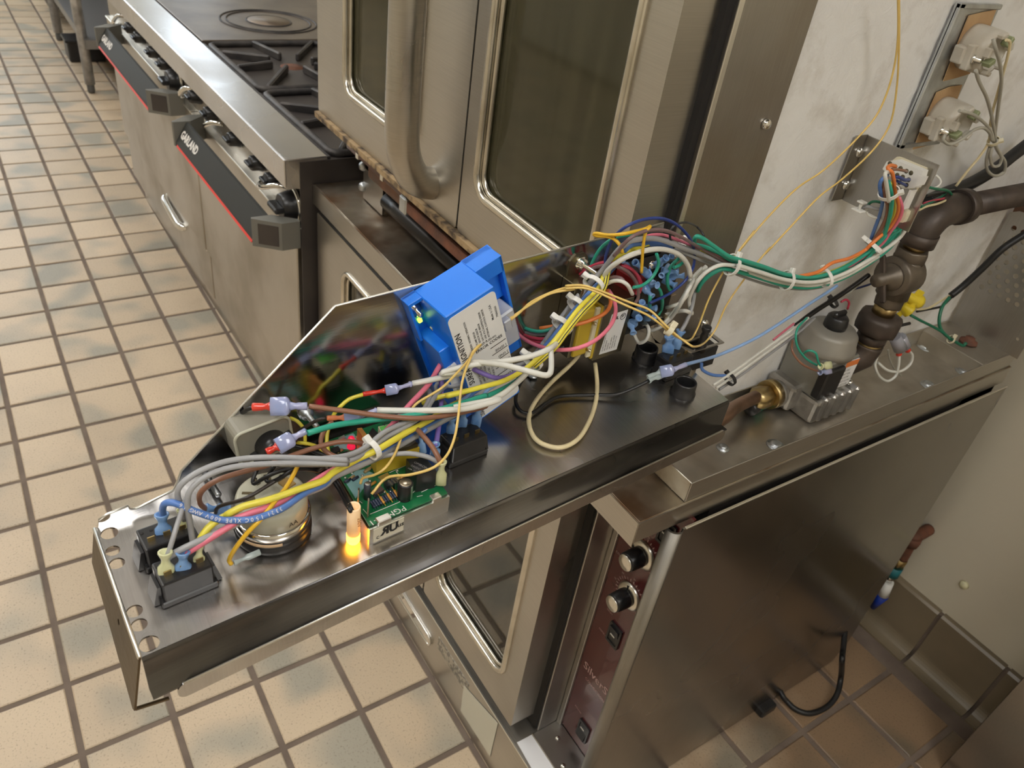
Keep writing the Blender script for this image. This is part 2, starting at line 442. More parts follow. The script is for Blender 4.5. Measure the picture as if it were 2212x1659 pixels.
# ------------------------------------------------------------------ the room
TP = .153                       # floor tile pitch
XA, XB, YA, YB = -5.2, 4.4, -2.9, 1.468
GROUT = mat('grout', (.195, .148, .115), .85, 0, (.14, .105, .082), 14, bump=.3)
b = new(); bx(b, (XA, YA, -.12), (XB, YB + .1, -.0035))
floor = solo('floor', b, GROUT, 'beige quarry tile floor with brown grout lines', None, kind='structure', base=(0, 0, 0))
def tile_mat():
    m, nt, p = _nt('quarry_tile')
    geo = nt.nodes.new('ShaderNodeNewGeometry'); oi = nt.nodes.new('ShaderNodeObjectInfo')
    add = nt.nodes.new('ShaderNodeVectorMath'); add.operation = 'ADD'
    nt.links.new(geo.outputs['Position'], add.inputs[0])
    mul = nt.nodes.new('ShaderNodeMath'); mul.operation = 'MULTIPLY'; mul.inputs[1].default_value = 7.0
    nt.links.new(oi.outputs['Random'], mul.inputs[0]); nt.links.new(mul.outputs[0], add.inputs[1])
    n1 = nt.nodes.new('ShaderNodeTexNoise'); n1.inputs['Scale'].default_value = 5.5; n1.inputs['Detail'].default_value = 1.5
    nt.links.new(add.outputs[0], n1.inputs['Vector'])
    r1 = nt.nodes.new('ShaderNodeValToRGB'); e = r1.color_ramp.elements
    e[0].position = .34; e[0].color = (.345, .315, .250, 1); e[1].position = .50; e[1].color = (.555, .440, .310, 1)
    x = e.new(.68); x.color = (.585, .465, .325, 1)
    nt.links.new(n1.outputs['Fac'], r1.inputs['Fac'])
    n2 = nt.nodes.new('ShaderNodeTexNoise'); n2.inputs['Scale'].default_value = 260; n2.inputs['Detail'].default_value = 2
    nt.links.new(geo.outputs['Position'], n2.inputs['Vector'])
    r2 = nt.nodes.new('ShaderNodeValToRGB'); r2.color_ramp.elements[0].position = .30; r2.color_ramp.elements[1].position = .42
    r2.color_ramp.elements[0].color = (.62, .60, .58, 1); r2.color_ramp.elements[1].color = (1, 1, 1, 1)
    nt.links.new(n2.outputs['Fac'], r2.inputs['Fac'])
    mx = nt.nodes.new('ShaderNodeMixRGB'); mx.blend_type = 'MULTIPLY'; mx.inputs['Fac'].default_value = .8
    nt.links.new(r1.outputs['Color'], mx.inputs['Color1']); nt.links.new(r2.outputs['Color'], mx.inputs['Color2'])
    hs = nt.nodes.new('ShaderNodeHueSaturation')
    mr = nt.nodes.new('ShaderNodeMapRange'); mr.inputs['To Min'].default_value = .90; mr.inputs['To Max'].default_value = 1.07
    nt.links.new(oi.outputs['Random'], mr.inputs['Value']); nt.links.new(mr.outputs['Result'], hs.inputs['Value'])
    nt.links.new(mx.outputs['Color'], hs.inputs['Color']); nt.links.new(hs.outputs['Color'], p.inputs['Base Color'])
    p.inputs['Roughness'].default_value = .42
    # brown grime and painted-in shade on the tiles behind the ovens
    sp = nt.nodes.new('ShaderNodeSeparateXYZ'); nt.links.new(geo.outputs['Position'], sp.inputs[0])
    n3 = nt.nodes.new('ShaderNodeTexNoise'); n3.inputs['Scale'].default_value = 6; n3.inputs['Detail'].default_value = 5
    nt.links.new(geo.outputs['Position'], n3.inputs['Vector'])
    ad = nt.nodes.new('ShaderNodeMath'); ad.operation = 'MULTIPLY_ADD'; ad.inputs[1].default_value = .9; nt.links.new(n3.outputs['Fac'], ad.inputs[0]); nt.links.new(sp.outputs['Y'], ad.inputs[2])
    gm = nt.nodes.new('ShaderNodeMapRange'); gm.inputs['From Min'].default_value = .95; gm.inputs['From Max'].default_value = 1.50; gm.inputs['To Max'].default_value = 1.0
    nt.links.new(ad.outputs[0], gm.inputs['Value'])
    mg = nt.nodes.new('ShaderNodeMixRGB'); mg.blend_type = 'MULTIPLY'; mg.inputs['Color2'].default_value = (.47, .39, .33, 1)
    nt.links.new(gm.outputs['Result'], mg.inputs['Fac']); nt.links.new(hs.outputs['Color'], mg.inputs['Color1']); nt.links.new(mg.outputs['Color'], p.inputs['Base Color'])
    bp = nt.nodes.new('ShaderNodeBump'); bp.inputs['Strength'].default_value = .25; bp.inputs['Distance'].default_value = .001
    nt.links.new(n2.outputs['Fac'], bp.inputs['Height']); nt.links.new(bp.outputs['Normal'], p.inputs['Normal'])
    return m
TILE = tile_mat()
TS = TP - .0115
def tile_geo(bm, cx_=0.0, cy_=0.0):
    h = TS / 2; k = .0022
    lo = [(-h, -h), (h, -h), (h, h), (-h, h)]
    V0 = [bm.verts.new((cx_ + a, cy_ + c, -.010)) for a, c in lo]
    V1 = [bm.verts.new((cx_ + a, cy_ + c, -.0018)) for a, c in lo]
    V2 = [bm.verts.new((cx_ + a * (1 - k / h), cy_ + c * (1 - k / h), 0)) for a, c in lo]
    bm.faces.new(V2)
    for A, B in ((V0, V1), (V1, V2)):
        for i in range(4): bm.faces.new((A[i], A[(i + 1) % 4], B[(i + 1) % 4], B[i]))
def hidden_tile(x, y):
    if .78 < x < 1.72 and y > .50 and y < 1.25: return True
    if -1.0 < x < .78 and y > .50: return True
    return False
cells = []
for i in range(int(XA / TP), int(XB / TP)):
    for j in range(int(YA / TP), int(round(1.45 / TP))):
        x, y = (i + .5) * TP, (j + .5) * TP
        d = depth((x, y, 0))
        vis = False; area = 0
        if d > .3:
            u, v = project((x, y, 0))
            vis = -60 < u < 2272 and -40 < v < 1720 and not hidden_tile(x, y)
            area = 1 / d ** 3
        cells.append((-(area if vis else 0), x, y))
cells.sort()
bm0 = new(); tile_geo(bm0)
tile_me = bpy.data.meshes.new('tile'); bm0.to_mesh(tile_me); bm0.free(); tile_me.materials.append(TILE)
rest = new()
for k, (a, x, y) in enumerate(cells):
    if k < 298 and a < 0:
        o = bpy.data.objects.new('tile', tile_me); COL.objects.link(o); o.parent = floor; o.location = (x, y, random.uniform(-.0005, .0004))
        o.rotation_euler = (random.gauss(0, .0015), random.gauss(0, .0015), random.gauss(0, .003))
    else:
        tile_geo(rest, x, y)
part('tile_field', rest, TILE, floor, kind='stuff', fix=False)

b = new(); bx(b, (XA, YB, -.1), (XB, YB + .1, CEIL_Z))
solo('wall_back', b, WALLP, 'cream painted wall behind the ovens', None, kind='structure')
b = new(); bx(b, (XA, YA - .1, -.1), (XB, YA, CEIL_Z)); solo('wall_front', b, WALLP, 'cream painted wall across the aisle', None, kind='structure')
b = new(); bx(b, (XA - .1, YA, -.1), (XA, YB, CEIL_Z)); solo('wall_left', b, WALLP, 'cream painted wall at the far end of the aisle', None, kind='structure')
b = new(); bx(b, (XB, YA, -.1), (XB + .1, YB, CEIL_Z)); solo('wall_right', b, WALLP, 'cream painted wall behind the viewer', None, kind='structure')
b = new(); bx(b, (XA, YA, CEIL_Z), (XB, YB, CEIL_Z + .1)); solo('ceiling', b, CEILP, 'white kitchen ceiling', None, kind='structure')
LAMP = mat('troffer_diffuser', (.9, .9, .9), .5, emit=(1.0, .985, .95), estr=LIGHT_EMIT)
for (lx, ly) in LIGHT_SPOTS:
    t = thing('ceiling_light', 'white fluorescent ceiling light panel above the aisle', 'ceiling light', (lx, ly, CEIL_Z), group='ceiling lights above the aisle')
    b = new(); sheet(b, rrect(-.62, -.32, .62, .32, .01, 1), [rrect(-.58, -.28, .58, .28, .01, 1)], -.03, .0, frame((lx, ly, CEIL_Z)))
    part('light_frame', b, CEILP, t)
    b = new(); bx(b, (lx - .58, ly - .28, CEIL_Z - .02), (lx + .58, ly + .28, CEIL_Z - .005))
    part('diffuser', b, LAMP, t)
# cove base: one glazed tile after the other along the back wall
cb = thing('baseboard_back', 'glazed cove base tiles along the cream wall', None, (1.9, 1.45, 0), kind='structure')
COVE = mat('cove_tile', (.235, .185, .120), .32, 0, (.15, .12, .075), 4, (.4, .7))
for k in range(9, 28):
    x0, x1 = k * TP + .004, (k + 1) * TP - .004
    prof = [(YB, .150), (YB - .012, .150), (YB - .017, .145)] + [(YB - .017, z) for z in (.06,)] + \
           [(YB - .017 - .034 * (1 - math.cos(a)), .036 - .034 * math.sin(a)) for a in (math.pi * q / 16 for q in range(0, 9))] + [(YB - .051, -.006), (YB, -.006)]
    b = new(); prism(b, prof, x0, x1, frame((0, 0, 0), Y, Z, X))
    part('cove_tile', b, COVE, cb)
b = new(); bx(b, (9 * TP, YB - .012, -.01), (28 * TP, YB, .146)); part('joint_backing', b, GROUT, cb)
# painted-over plug low on the wall
pw = ony(2083, 1263, YB); b = new(); lathe(b, [(.010, 0), (.009, .004), (.006, .007), (0, .008)], axis_frame(pw, -Y), 14)
solo('wall_plug', b, mat('cream_plug', (.70, .66, .42), .5), 'small round cream plug on the cream wall', 'wall plug')

# daylight windows at the far end of the kitchen
DAY = mat('daylight_pane', (.8, .85, .9), .3, emit=(.80, .90, 1.0), estr=DAY_EMIT)
WF = mat('window_frame_white', (.75, .75, .73), .4)
def day_window(name, label, M, w, h):
    t = thing(name, label, None, M @ Vector((0, 0, 0)), kind='structure')
    b = new(); sheet(b, [(-w / 2 - .06, -.06), (w / 2 + .06, -.06), (w / 2 + .06, h + .06), (-w / 2 - .06, h + .06)], [[(-w / 2, 0), (w / 2, 0), (w / 2, h), (-w / 2, h)]], 0, .05, M); bx(b, (-.02, 0, .005), (.02, h, .04), M); part('window_frame', b, WF, t)
    b = new(); bx(b, (-w / 2, 0, .002), (w / 2, h, .006), M); part('window_pane', b, DAY, t)
day_window('window_1', 'bright daylight window on the back wall at the far end', frame((-4.2, YB, 1.15), -X, Z, -Y), 1.7, 1.2)
day_window('window_2', 'bright daylight window in the far end wall', frame((XA, -.7, 1.0), Y, Z, X), 2.2, 1.3)
# canopy hood over the cooking line
HD = thing('exhaust_hood', 'stainless canopy hood over the range and ovens', 'hood', (.0, .8, 2.0))
HS = steel('steel_hood', (.40, .39, .37), .4)
b = new()
for lo, hi in (((-1.95, .12, 2.02), (2.02, .15, 2.55)), ((-1.95, 1.44, 2.02), (2.02, YB, 2.55)), ((-1.95, .12, 2.02), (-1.92, YB, 2.55)), ((1.99, .12, 2.02), (2.02, YB, 2.55)), ((-1.95, .12, 2.52), (2.02, YB, 2.55))): bx(b, lo, hi)
part('canopy', b, HS, HD)
b = new(); prism(b, [(1.44, 2.05), (1.44, 2.5), (.90, 2.5), (.90, 2.44)], -1.92, 1.99, frame((0, 0, 0), Y, Z, X)); part('filter_bank', b, DARKSIDE, HD)
for k, x in enumerate((-1.3, -.2, .95)):
    b = new(); lathe(b, [(.05, .0), (.085, -.03), (.10, -.09), (.08, -.15), (.04, -.185), (0, -.19)], frame((x, .52, 2.52)), 24); part('lamp_globe', b, mat('hood_globe', (.9, .9, .85), .4, emit=(1, .95, .86), estr=HOOD_EMIT), HD)

# ------------------------------------------------------------------ the two stacked convection ovens
GLASS_U = glassmat('oven_glass_greasy', (.62, .58, .44), 1.5, .06, (.034, .031, .017), .50)
GLASS_L = glassmat('oven_glass_clear', (.55, .54, .44), 2.1, .03, (.06, .055, .04), .22)
TRIM = mat('window_bead', (.80, .76, .68), .25, 1.0, (.62, .58, .50), 20)
ENAMEL = mat('oven_enamel', (.10, .09, .07), .40, 0, (.03, .026, .02), 6)
YF = .463                                   # plane of the door fronts
FRONT = lambda: frame((0, YF, 0), X, Z, -Y)
def screw_head(bm, p, n, r=.0055, h=.0035, slot=True):
    lathe(bm, [(r, 0), (r * .96, h * .45), (r * .6, h * .9), (0, h)], axis_frame(p, n), 14)
def oven_door(root, x0, x1, z0, z1, w, glass, handle=None, nm='door'):
    b = new(); sheet(b, rrect(x0, z0, x1, z1, .005, 2), [rrect(*w, .030, 6)], -.047, 0, FRONT())
    d = part(nm, b, S_DOOR, root)
    b = new(); M = FRONT()
    tube(b, [M @ Vector((p[0], p[1], .0005)) for p in rrect(w[0], w[1], w[2], w[3], .030, 8)], .0058, 8, closed=True)
    tube(b, [M @ Vector((p[0], p[1], -.006)) for p in rrect(w[0] + .006, w[1] + .006, w[2] - .006, w[3] - .006, .026, 8)], .004, 6, closed=True)
    part('window_bead', b, TRIM, d)
    b = new(); prism(b, rrect(w[0] - .004, w[1] - .004, w[2] + .004, w[3] + .004, .03, 4), -.014, -.010, FRONT())
    part('window_glass', b, glass, d)
    b = new(); sheet(b, rrect(x0 + .02, z0 + .02, x1 - .02, z1 - .02, .005, 1), [rrect(w[0] - .01, w[1] - .01, w[2] + .01, w[3] + .01, .02, 3)], -.052, -.047, FRONT())
    part('inner_liner', b, DARKSIDE, d)
    if handle:
        hx, ha, hb = handle
        pts = [(hx - .010, YF + .004, ha), (hx - .004, YF - .028, ha + .012), (hx + .004, YF - .052, ha + .050), (hx + .008, YF - .060, ha + .10), (hx + .009, YF - .061, (ha + hb) / 2),
               (hx + .008, YF - .060, hb - .10), (hx + .004, YF - .052, hb - .050), (hx - .004, YF - .028, hb - .012), (hx - .010, YF + .004, hb)]
        b = new(); tube(b, spline(pts, .012), .0228, 18)
        part('handle', b, S_BULL2, d)
    return d
S_BULL2 = steel('steel_handle', (.56, .535, .49), .30, (2, 2, 40), (.46, .42, .34), 6)
def oven_cavity(root, z0, z1):
    b = new()
    bx(b, (.80, .515, z0), (.806, 1.18, z1)); bx(b, (1.596, .515, z0), (1.602, 1.18, z1))
    bx(b, (.806, 1.174, z0), (1.596, 1.18, z1)); bx(b, (.806, .515, z0), (1.596, 1.174, z0 + .006)); bx(b, (.806, .515, z1 - .006), (1.596, 1.174, z1))
    part('oven_cavity', b, ENAMEL, root)
    b = new(); bx(b, (1.00, 1.12, z0 + .08), (1.40, 1.174, z1 - .08), None, .03, 3); part('fan_baffle', b, DARKSIDE, root)
RACK = mat('rack_wire', (.66, .56, .36), .32, 1.0)
def oven_rack(z, label, group):
    b = new()
    for y in [.56 + k * .05 for k in range(12)]: cyl(b, (.815, y, z), (1.59, y, z), .0030, 6)
    for x in (.815, 1.20, 1.59): cyl(b, (x, .56, z), (x, 1.11, z), .0040, 6)
    solo('oven_rack', b, RACK, label, 'oven rack', group)

# ---- lower oven
LO = thing('convection_oven', 'lower stainless convection oven with maroon control panel standing on the tile floor', 'oven', (1.25, .87, 0))
b = new(); bx(b, (.765, .535, .03), (.800, 1.283, .764)); bx(b, (1.602, .600, .03), (1.740, 1.283, .764)); bx(b, (.765, 1.18, .03), (1.740, 1.283, .764)); bx(b, (.80, .52, .03), (1.602, 1.18, .165))
bx(b, (.80, .52, .735), (1.602, 1.18, .764))
part('body', b, DARKSIDE, LO)
oven_cavity(LO, .170, .735)
# roof sheet with turned-down skirt
b = new()
bx(b, (.757, .465, .7935), (1.746, 1.285, .797), None, .0012)
bx(b, (.757, .463, .757), (1.746, .4655, .797), None, .0008)
bx(b, (1.7435, .4655, .764), (1.7465, 1.285, .796), None, .0008)
part('roof', b, S_TOP, LO, 'greasy brown-stained roof sheet')
b = new(); bx(b, (.757, .4622, .758), (1.7466, .4632, .7966)); bx(b, (1.7462, .4632, .7645), (1.7472, 1.285, .7962))
part('roof_skirt', b, S_DOOR, LO)
SP = 1.757
b = new()
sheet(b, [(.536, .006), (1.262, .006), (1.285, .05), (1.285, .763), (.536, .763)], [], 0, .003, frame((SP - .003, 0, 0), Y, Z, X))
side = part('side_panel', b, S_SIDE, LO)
b = new()
arc = [(SP - .012 + .012 * math.cos(a), .536 - .013 * math.sin(a)) for a in (math.pi / 2 * k / 6 for k in range(7))]
arc2 = [(SP - .012 + .009 * math.cos(a), .536 - .010 * math.sin(a)) for a in (math.pi / 2 * k / 6 for k in range(6, -1, -1))]
prism(b, arc + [(SP - .016, .523), (SP - .016, .526)] + arc2, .006, .756, None, True)
part('rolled_edge', b, steel('steel_rolled_edge', (.36, .34, .31), .42, (60, 60, 2), (.28, .26, .23), 4), side)
b = new(); bx(b, (SP - .0032, .54, .7615), (SP + .0006, 1.285, .7640), None, .0006); part('top_hem', b, S_EDGE, side)
b = new(); bx(b, (.765, YF, .004), (1.757, YF + .010, .160), None, .0012)
bx(b, (.765, YF + .010, .157), (1.757, .560, .160))
base = part('base_panel', b, S_DOOR, LO)
b = new(); bx(b, (.765, YF - .0006, .1575), (1.757, YF + .003, .1605), None, .0006); part('base_hem', b, S_EDGE, base)
for k, (x, y) in enumerate(((.80, .52), (1.70, .56), (.80, 1.2), (1.70, 1.185))):
    b = new(); lathe(b, [(.022, 0), (.022, .008), (.014, .012), (.014, .04)], frame((x, y, .0)), 14); part('foot', b, BLACK, LO)
oven_door(LO, .776, 1.302, .190, .748, (.909, .270, 1.168, .690), GLASS_L, (1.228, .31, .70))
oven_door(LO, 1.307, 1.624, .190, .748, (1.347, .270, 1.578, .690), GLASS_L)
b = new(); bx(b, (1.600, .508, .165), (1.6365, .520, .764)); part('door_gap', b, DARK, LO)
b = new(); bx(b, (1.6365, .512, .162), (1.6405, .558, .764), None, .001); bx(b, (1.6405, .552, .162), (1.650, .558, .764), None, .001)
part('frame_strip', b, S_STRIP, LO)
PY = .5575
b = new(); bx(b, (1.646, PY, .165), (1.752, PY + .004, .764)); mp = part('control_face', b, MAROON, LO)
PF = frame((0, PY - .0004, 0), X, Z, -Y)
b = new()
text(b, 'SilverStar', .0225, PF @ Matrix.Translation((1.657, .338, 0)), bold=.01)
text(b, 'CONVECTION OVEN', .0075, PF @ Matrix.Translation((1.668, .322, 0)))
text(b, 'TIMER', .0055, PF @ Matrix.Translation((1.652, .700, 0)))
text(b, 'OVEN ON', .005, PF @ Matrix.Translation((1.700, .700, 0))); text(b, 'COOK TEMP', .0055, PF @ Matrix.Translation((1.652, .606, 0)))
text(b, 'HIGH', .005, PF @ Matrix.Translation((1.668, .497, 0))); text(b, 'COOL DOWN', .005, PF @ Matrix.Translation((1.664, .447, 0))); text(b, 'POWER', .005, PF @ Matrix.Translation((1.665, .240, 0)))
for (kx, kz) in ((1.698, .648), (1.698, .563)):
    for a in range(-130, 131, 13):
        t = math.radians(90 - a)
        p = Vector((kx + .027 * math.cos(t), kz + .027 * math.sin(t)))
        box(b, (0, 0, 0), (.0012, .0045, .0002), PF @ Matrix.Translation((p.x, p.y, .0001)) @ Matrix.Rotation(t - math.pi / 2, 4, 'Z'))
    for k, s in enumerate(('0', '10', '20', '30', '40', '50', '60')):
        t = math.radians(220 - k * 43)
        text(b, s, .0045, PF @ Matrix.Translation((kx + .033 * math.cos(t), kz + .033 * math.sin(t), 0)), 'CENTER', 'CENTER')
part('panel_lettering', b, mat('faded_pink_print', (.55, .38, .37), .6), mp, fix=False)
for (kx, kz, an) in ((1.698, .648, 80), (1.698, .563, 10)):
    M = axis_frame((kx, PY, kz), -Y)
    b = new(); lathe(b, [(.0225, 0), (.0225, .002), (.019, .0055), (.014, .006)], M, 28); kn = part('dial_plate', b, KNOBFACE, LO)
    b = new(); lathe(b, [(.0140, .0055), (.0145, .010), (.0135, .030), (.0120, .0315)], M, 24); part('knob_skirt', b, BLACK, kn)
    b = new(); lathe(b, [(.0122, .0312), (.0118, .0335), (.004, .0325), (0, .0325)], M, 24); part('knob_cap', b, KNOBFACE, kn)
    b = new(); t = math.radians(an); box(b, (.017, 0, .0062), (.007, .0022, .0012), M @ Matrix.Rotation(t, 4, 'Z')); part('pointer_mark', b, INK, kn)
def panel_rocker(x, z, tilt):
    b = new(); sheet(b, rrect(x - .013, z - .021, x + .013, z + .021, .002, 2), [rrect(x - .0095, z - .0165, x + .0095, z + .0165, .001, 1)], 0, .003, PF)
    r = part('rocker_switch', b, BLACK, mp)
    b = new(); prism(b, [(-.0165, 0), (.0165, 0), (.0165, .0065 if tilt > 0 else .002), (0, .0028), (-.0165, .002 if tilt > 0 else .0065)], -.009, .009,
                     frame((x, PY, z), Z, -Y, -X))
    part('rocker_paddle', b, BLACK, r)
    b = new(); box(b, (x, z - .004 * tilt + .006, .0052), (.009, .0022, .0006), PF); part('paddle_mark', b, WINK, r)
panel_rocker(1.6955, .470, 1); panel_rocker(1.6975, .214, -1); panel_rocker(1.722, .712, 1)
b = new(); lathe(b, [(.0045, 0), (.0045, .003), (0, .005)], axis_frame((1.729, PY, .592), -Y), 12); part('pilot_lamp', b, mat('amber_lens', (.75, .18, .04), .2), mp)
b = new(); bx(b, (1.640, .500, .160), (1.757, .5575, .1635), None, .001); tr = part('panel_sill', b, S_STRIP, LO)
for (x, y) in ((1.668, .535), (1.712, .515), (1.742, .545)):
    b = new(); screw_head(b, (x, y, .1635), Z, .0045, .003); part('screw', b, CHROME, tr)
# maker's badge, rating plate on the base
pa, pb = ony(*cx('cW', 120, 400), YF), ony(*cx('cW', 392, 860), YF)
bz = (pa.z + pb.z) / 2
b = new(); prism(b, rrect(pa.x - .10, bz - .014, pb.x, bz + .014, .012, 5), 0, .004, FRONT()); bd = part('maker_badge', b, CHROME, base)
b = new(); text(b, 'SOUTHBEND', .021, frame((pa.x - .09, YF - .0045, bz - .007), X, Z, -Y), thick=.0015, bold=.02, sx=1.35); part('badge_lettering', b, S_BULL, bd, fix=False)
b = new(); tube(b, [FRONT() @ Vector((p[0], p[1], .004)) for p in rrect(pa.x - .10, bz - .014, pb.x, bz + .014, .012, 6)], .0022, 6, closed=True); part('badge_rim', b, CHROME, bd)
q = [ony(*cx('cW', *p), YF) for p in ((440, 815), (640, 1085))]
b = new(); prism(b, [(q[0].x, q[0].z - .034), (q[1].x, q[0].z - .034), (q[1].x, q[0].z), (q[0].x, q[0].z)], 0, .0008, FRONT())
rp = part('rating_plate', b, mat('rating_foil', (.50, .48, .42), .4, .6, (.22, .21, .19), 160, (.45, .55)), base)
# ---- paper stuck on the base
q = [ony(*cx('cW', *p), YF - .0008) for p in ((600, 1130), (818, 1372), (768, 1582), (580, 1290))]
b = new(); prism(b, [(p.x, p.z) for p in q], .0008, .0014, FRONT())
solo('paper_note', b, mat('ivory_paper', (.62, .60, .50), .6), 'blank ivory paper label stuck on the front of the lower oven base', 'label')
q = [onz(*cx('cW', *p), .1605) for p in ((940, 1495), (1055, 1435), (1215, 1690), (1050, 1690))]
b = new(); prism(b, [(p.x, p.y) for p in q], .1602, .1610)
solo('paper_note', b, mat('white_paper', (.80, .80, .82), .6), 'blank white paper label lying on the ledge below the oven door', 'label')
for z, l in ((.33, 'wire oven rack low behind the lower oven window'), (.44, 'wire oven rack halfway up inside the lower oven'), (.56, 'wire oven rack high inside the lower oven')):
    oven_rack(z, l, 'racks inside the lower oven')

# ---- upper oven, its side cover and control panel taken off
UO = thing('convection_oven', 'upper stainless convection oven with side cover off showing white insulation', 'oven', (1.2, .87, .797))
ZT = 1.66
oven_door(UO, .790, 1.2945, .951, 1.62, (.911, 1.020, 1.168, 1.55), GLASS_U, (1.228, .985, 1.58))
oven_door(UO, 1.2985, 1.6243, .951, 1.62, (1.335, 1.020, 1.577, 1.55), GLASS_U)
b = new(); bx(b, (.775, .520, .955), (.800, 1.28, ZT)); bx(b, (.775, 1.18, .86), (1.600, 1.28, ZT)); bx(b, (.775, .52, ZT - .03), (1.60, 1.28, ZT)); bx(b, (.80, .52, .940), (1.600, 1.18, .958))
part('body', b, DARKSIDE, UO)
oven_cavity(UO, .958, ZT - .03)
b = new(); bx(b, (1.55, .508, .86), (1.632, .522, ZT)); part('door_gap', b, DARK, UO)
b = new(); bx(b, (1.624, .517, .80), (1.6375, .622, ZT), None, .0015, 2)
st = part('frame_strip', b, S_STRIP, UO)
b = new(); bx(b, (1.6368, .5160, .80), (1.6384, .5225, ZT), None, .0006); part('strip_hem', b, S_EDGE, st)
for p in (cx('c3', 690, 728), cx('cE', 445, 545)):
    q = onx(*p, 1.6378); b = new(); screw_head(b, q, X, .0060, .005); part('screw', b, CHROME, st)
def insul_mat():
    m, nt, p = _nt('fibre_insulation')
    tc = nt.nodes.new('ShaderNodeTexCoord')
    n = nt.nodes.new('ShaderNodeTexNoise'); n.inputs['Scale'].default_value = 7; n.inputs['Detail'].default_value = 9; n.inputs['Roughness'].default_value = .65
    nt.links.new(tc.outputs['Object'], n.inputs['Vector'])
    r = nt.nodes.new('ShaderNodeValToRGB'); e = r.color_ramp.elements
    e[0].position = .26; e[0].color = (.52, .47, .40, 1); e[1].position = .50; e[1].color = (.84, .83, .81, 1)
    nt.links.new(n.outputs['Fac'], r.inputs['Fac']); nt.links.new(r.outputs['Color'], p.inputs['Base Color'])
    p.inputs['Roughness'].default_value = .9
    w = nt.nodes.new('ShaderNodeTexNoise'); w.inputs['Scale'].default_value = 38; w.inputs['Detail'].default_value = 10; w.inputs['Roughness'].default_value = .75; w.inputs['Distortion'].default_value = 2.5
    nt.links.new(tc.outputs['Object'], w.inputs['Vector'])
    bp = nt.nodes.new('ShaderNodeBump'); bp.inputs['Strength'].default_value = .55; bp.inputs['Distance'].default_value = .004
    nt.links.new(w.outputs['Fac'], bp.inputs['Height']); nt.links.new(bp.outputs['Normal'], p.inputs['Normal'])
    return m
INS = insul_mat()
b = new()                                  # soft uneven blanket: a grid pushed in and out
NY, NZ = 90, 100
rg = random.Random(3)
wav = [(rg.uniform(8, 60), rg.uniform(8, 60), rg.uniform(0, 6.3), rg.uniform(.2, 1)) for _ in range(14)]
vv = []
for i in range(NY + 1):
    row = []
    for k in range(NZ + 1):
        y, z = .60 + (1.30 - .60) * i / NY, .812 + (ZT - .812) * k / NZ
        d = sum(a * math.sin(f * y + g * z + ph) for f, g, ph, a in wav) / 14
        row.append(b.verts.new((1.632 + .0035 * d + rg.uniform(-.0005, .0005), y, z)))
    vv.append(row)
for i in range(NY):
    for k in range(NZ):
        f = b.faces.new((vv[i][k], vv[i + 1][k], vv[i + 1][k + 1], vv[i][k + 1])); f.smooth = True
bx(b, (1.600, .60, .812), (1.626, 1.30, ZT))
part('insulation_blanket', b, INS, UO, 'white fibrous insulation blanket', fix=False)
# pan that carried the control compartment
PT = .827
b = new()
bx(b, (1.630, .5375, .797), (1.7440, 1.252, .7990))
bx(b, (1.545, .5375, .797), (1.7440, .5395, PT), None, .0005)
bx(b, (1.6335, .5395, .797), (1.6355, 1.252, PT + .002), None, .0005)
bx(b, (1.6355, 1.174, .797), (1.7425, 1.1765, PT), None, .0005); bx(b, (1.6355, 1.1765, PT - .002), (1.7425, 1.256, PT))
pan = part('base_pan', b, S_PAN, UO)
b = new(); bx(b, (1.7425, .5375, .797), (1.7445, 1.278, PT), None, .0005); part('pan_side_rail', b, S_DOOR, pan)
b = new(); bx(b, (1.545, .5365, .7985), (1.7425, .5375, PT - .0005)); part('pan_front_rail', b, mat('pale_galvanised', (.62, .57, .46), .55, .4, (.40, .32, .22), 30), pan)
for p, r_ in ((cx('cE', 0, 0), 0), ((1675, 962), .0085), ((2005, 832), .0085), ((1999, 750), .010), ((2083, 803), .010), ((1561, 968), .006)):
    if r_:
        q = onz(*p, .799); b = new(); lathe(b, [(r_ * 1.5, 0), (r_ * 1.4, .0012), (r_, .0013), (r_, .0035), (r_ * .7, .005), (0, .005)], frame(q), 12); part('pan_screw', b, ZINC, pan)
q = onz(2087, 792, .799); b = new(); bx(b, (q.x - .004, q.y - .004, .799), (q.x + .004, q.y + .004, .820), None, .001); part('bolt', b, ZINC, pan)
# perforated back plate
holes = []
for r_ in range(9):
    for c in range(7):
        hx, hz = 1.655 + c * .0150 + (.0075 if r_ % 2 else 0), .905 + r_ * .0130
        if hx < 1.752: holes.append(circle(hx, hz, .0041, 10))
b = new(); sheet(b, [(1.638, PT), (1.757, PT), (1.757, 1.045), (1.650, 1.035), (1.638, 1.028)], holes + [circle(1.742, .856, .003, 8)], 0, .002, frame((0, 1.254, 0), X, Z, -Y))
part('perforated_back_plate', b, S_STRIP, UO)
b = new(); bx(b, (1.60, 1.275, 1.00), (1.757, 1.283, 1.118)); part('rear_shield', b, RUSTY_STEEL, UO)
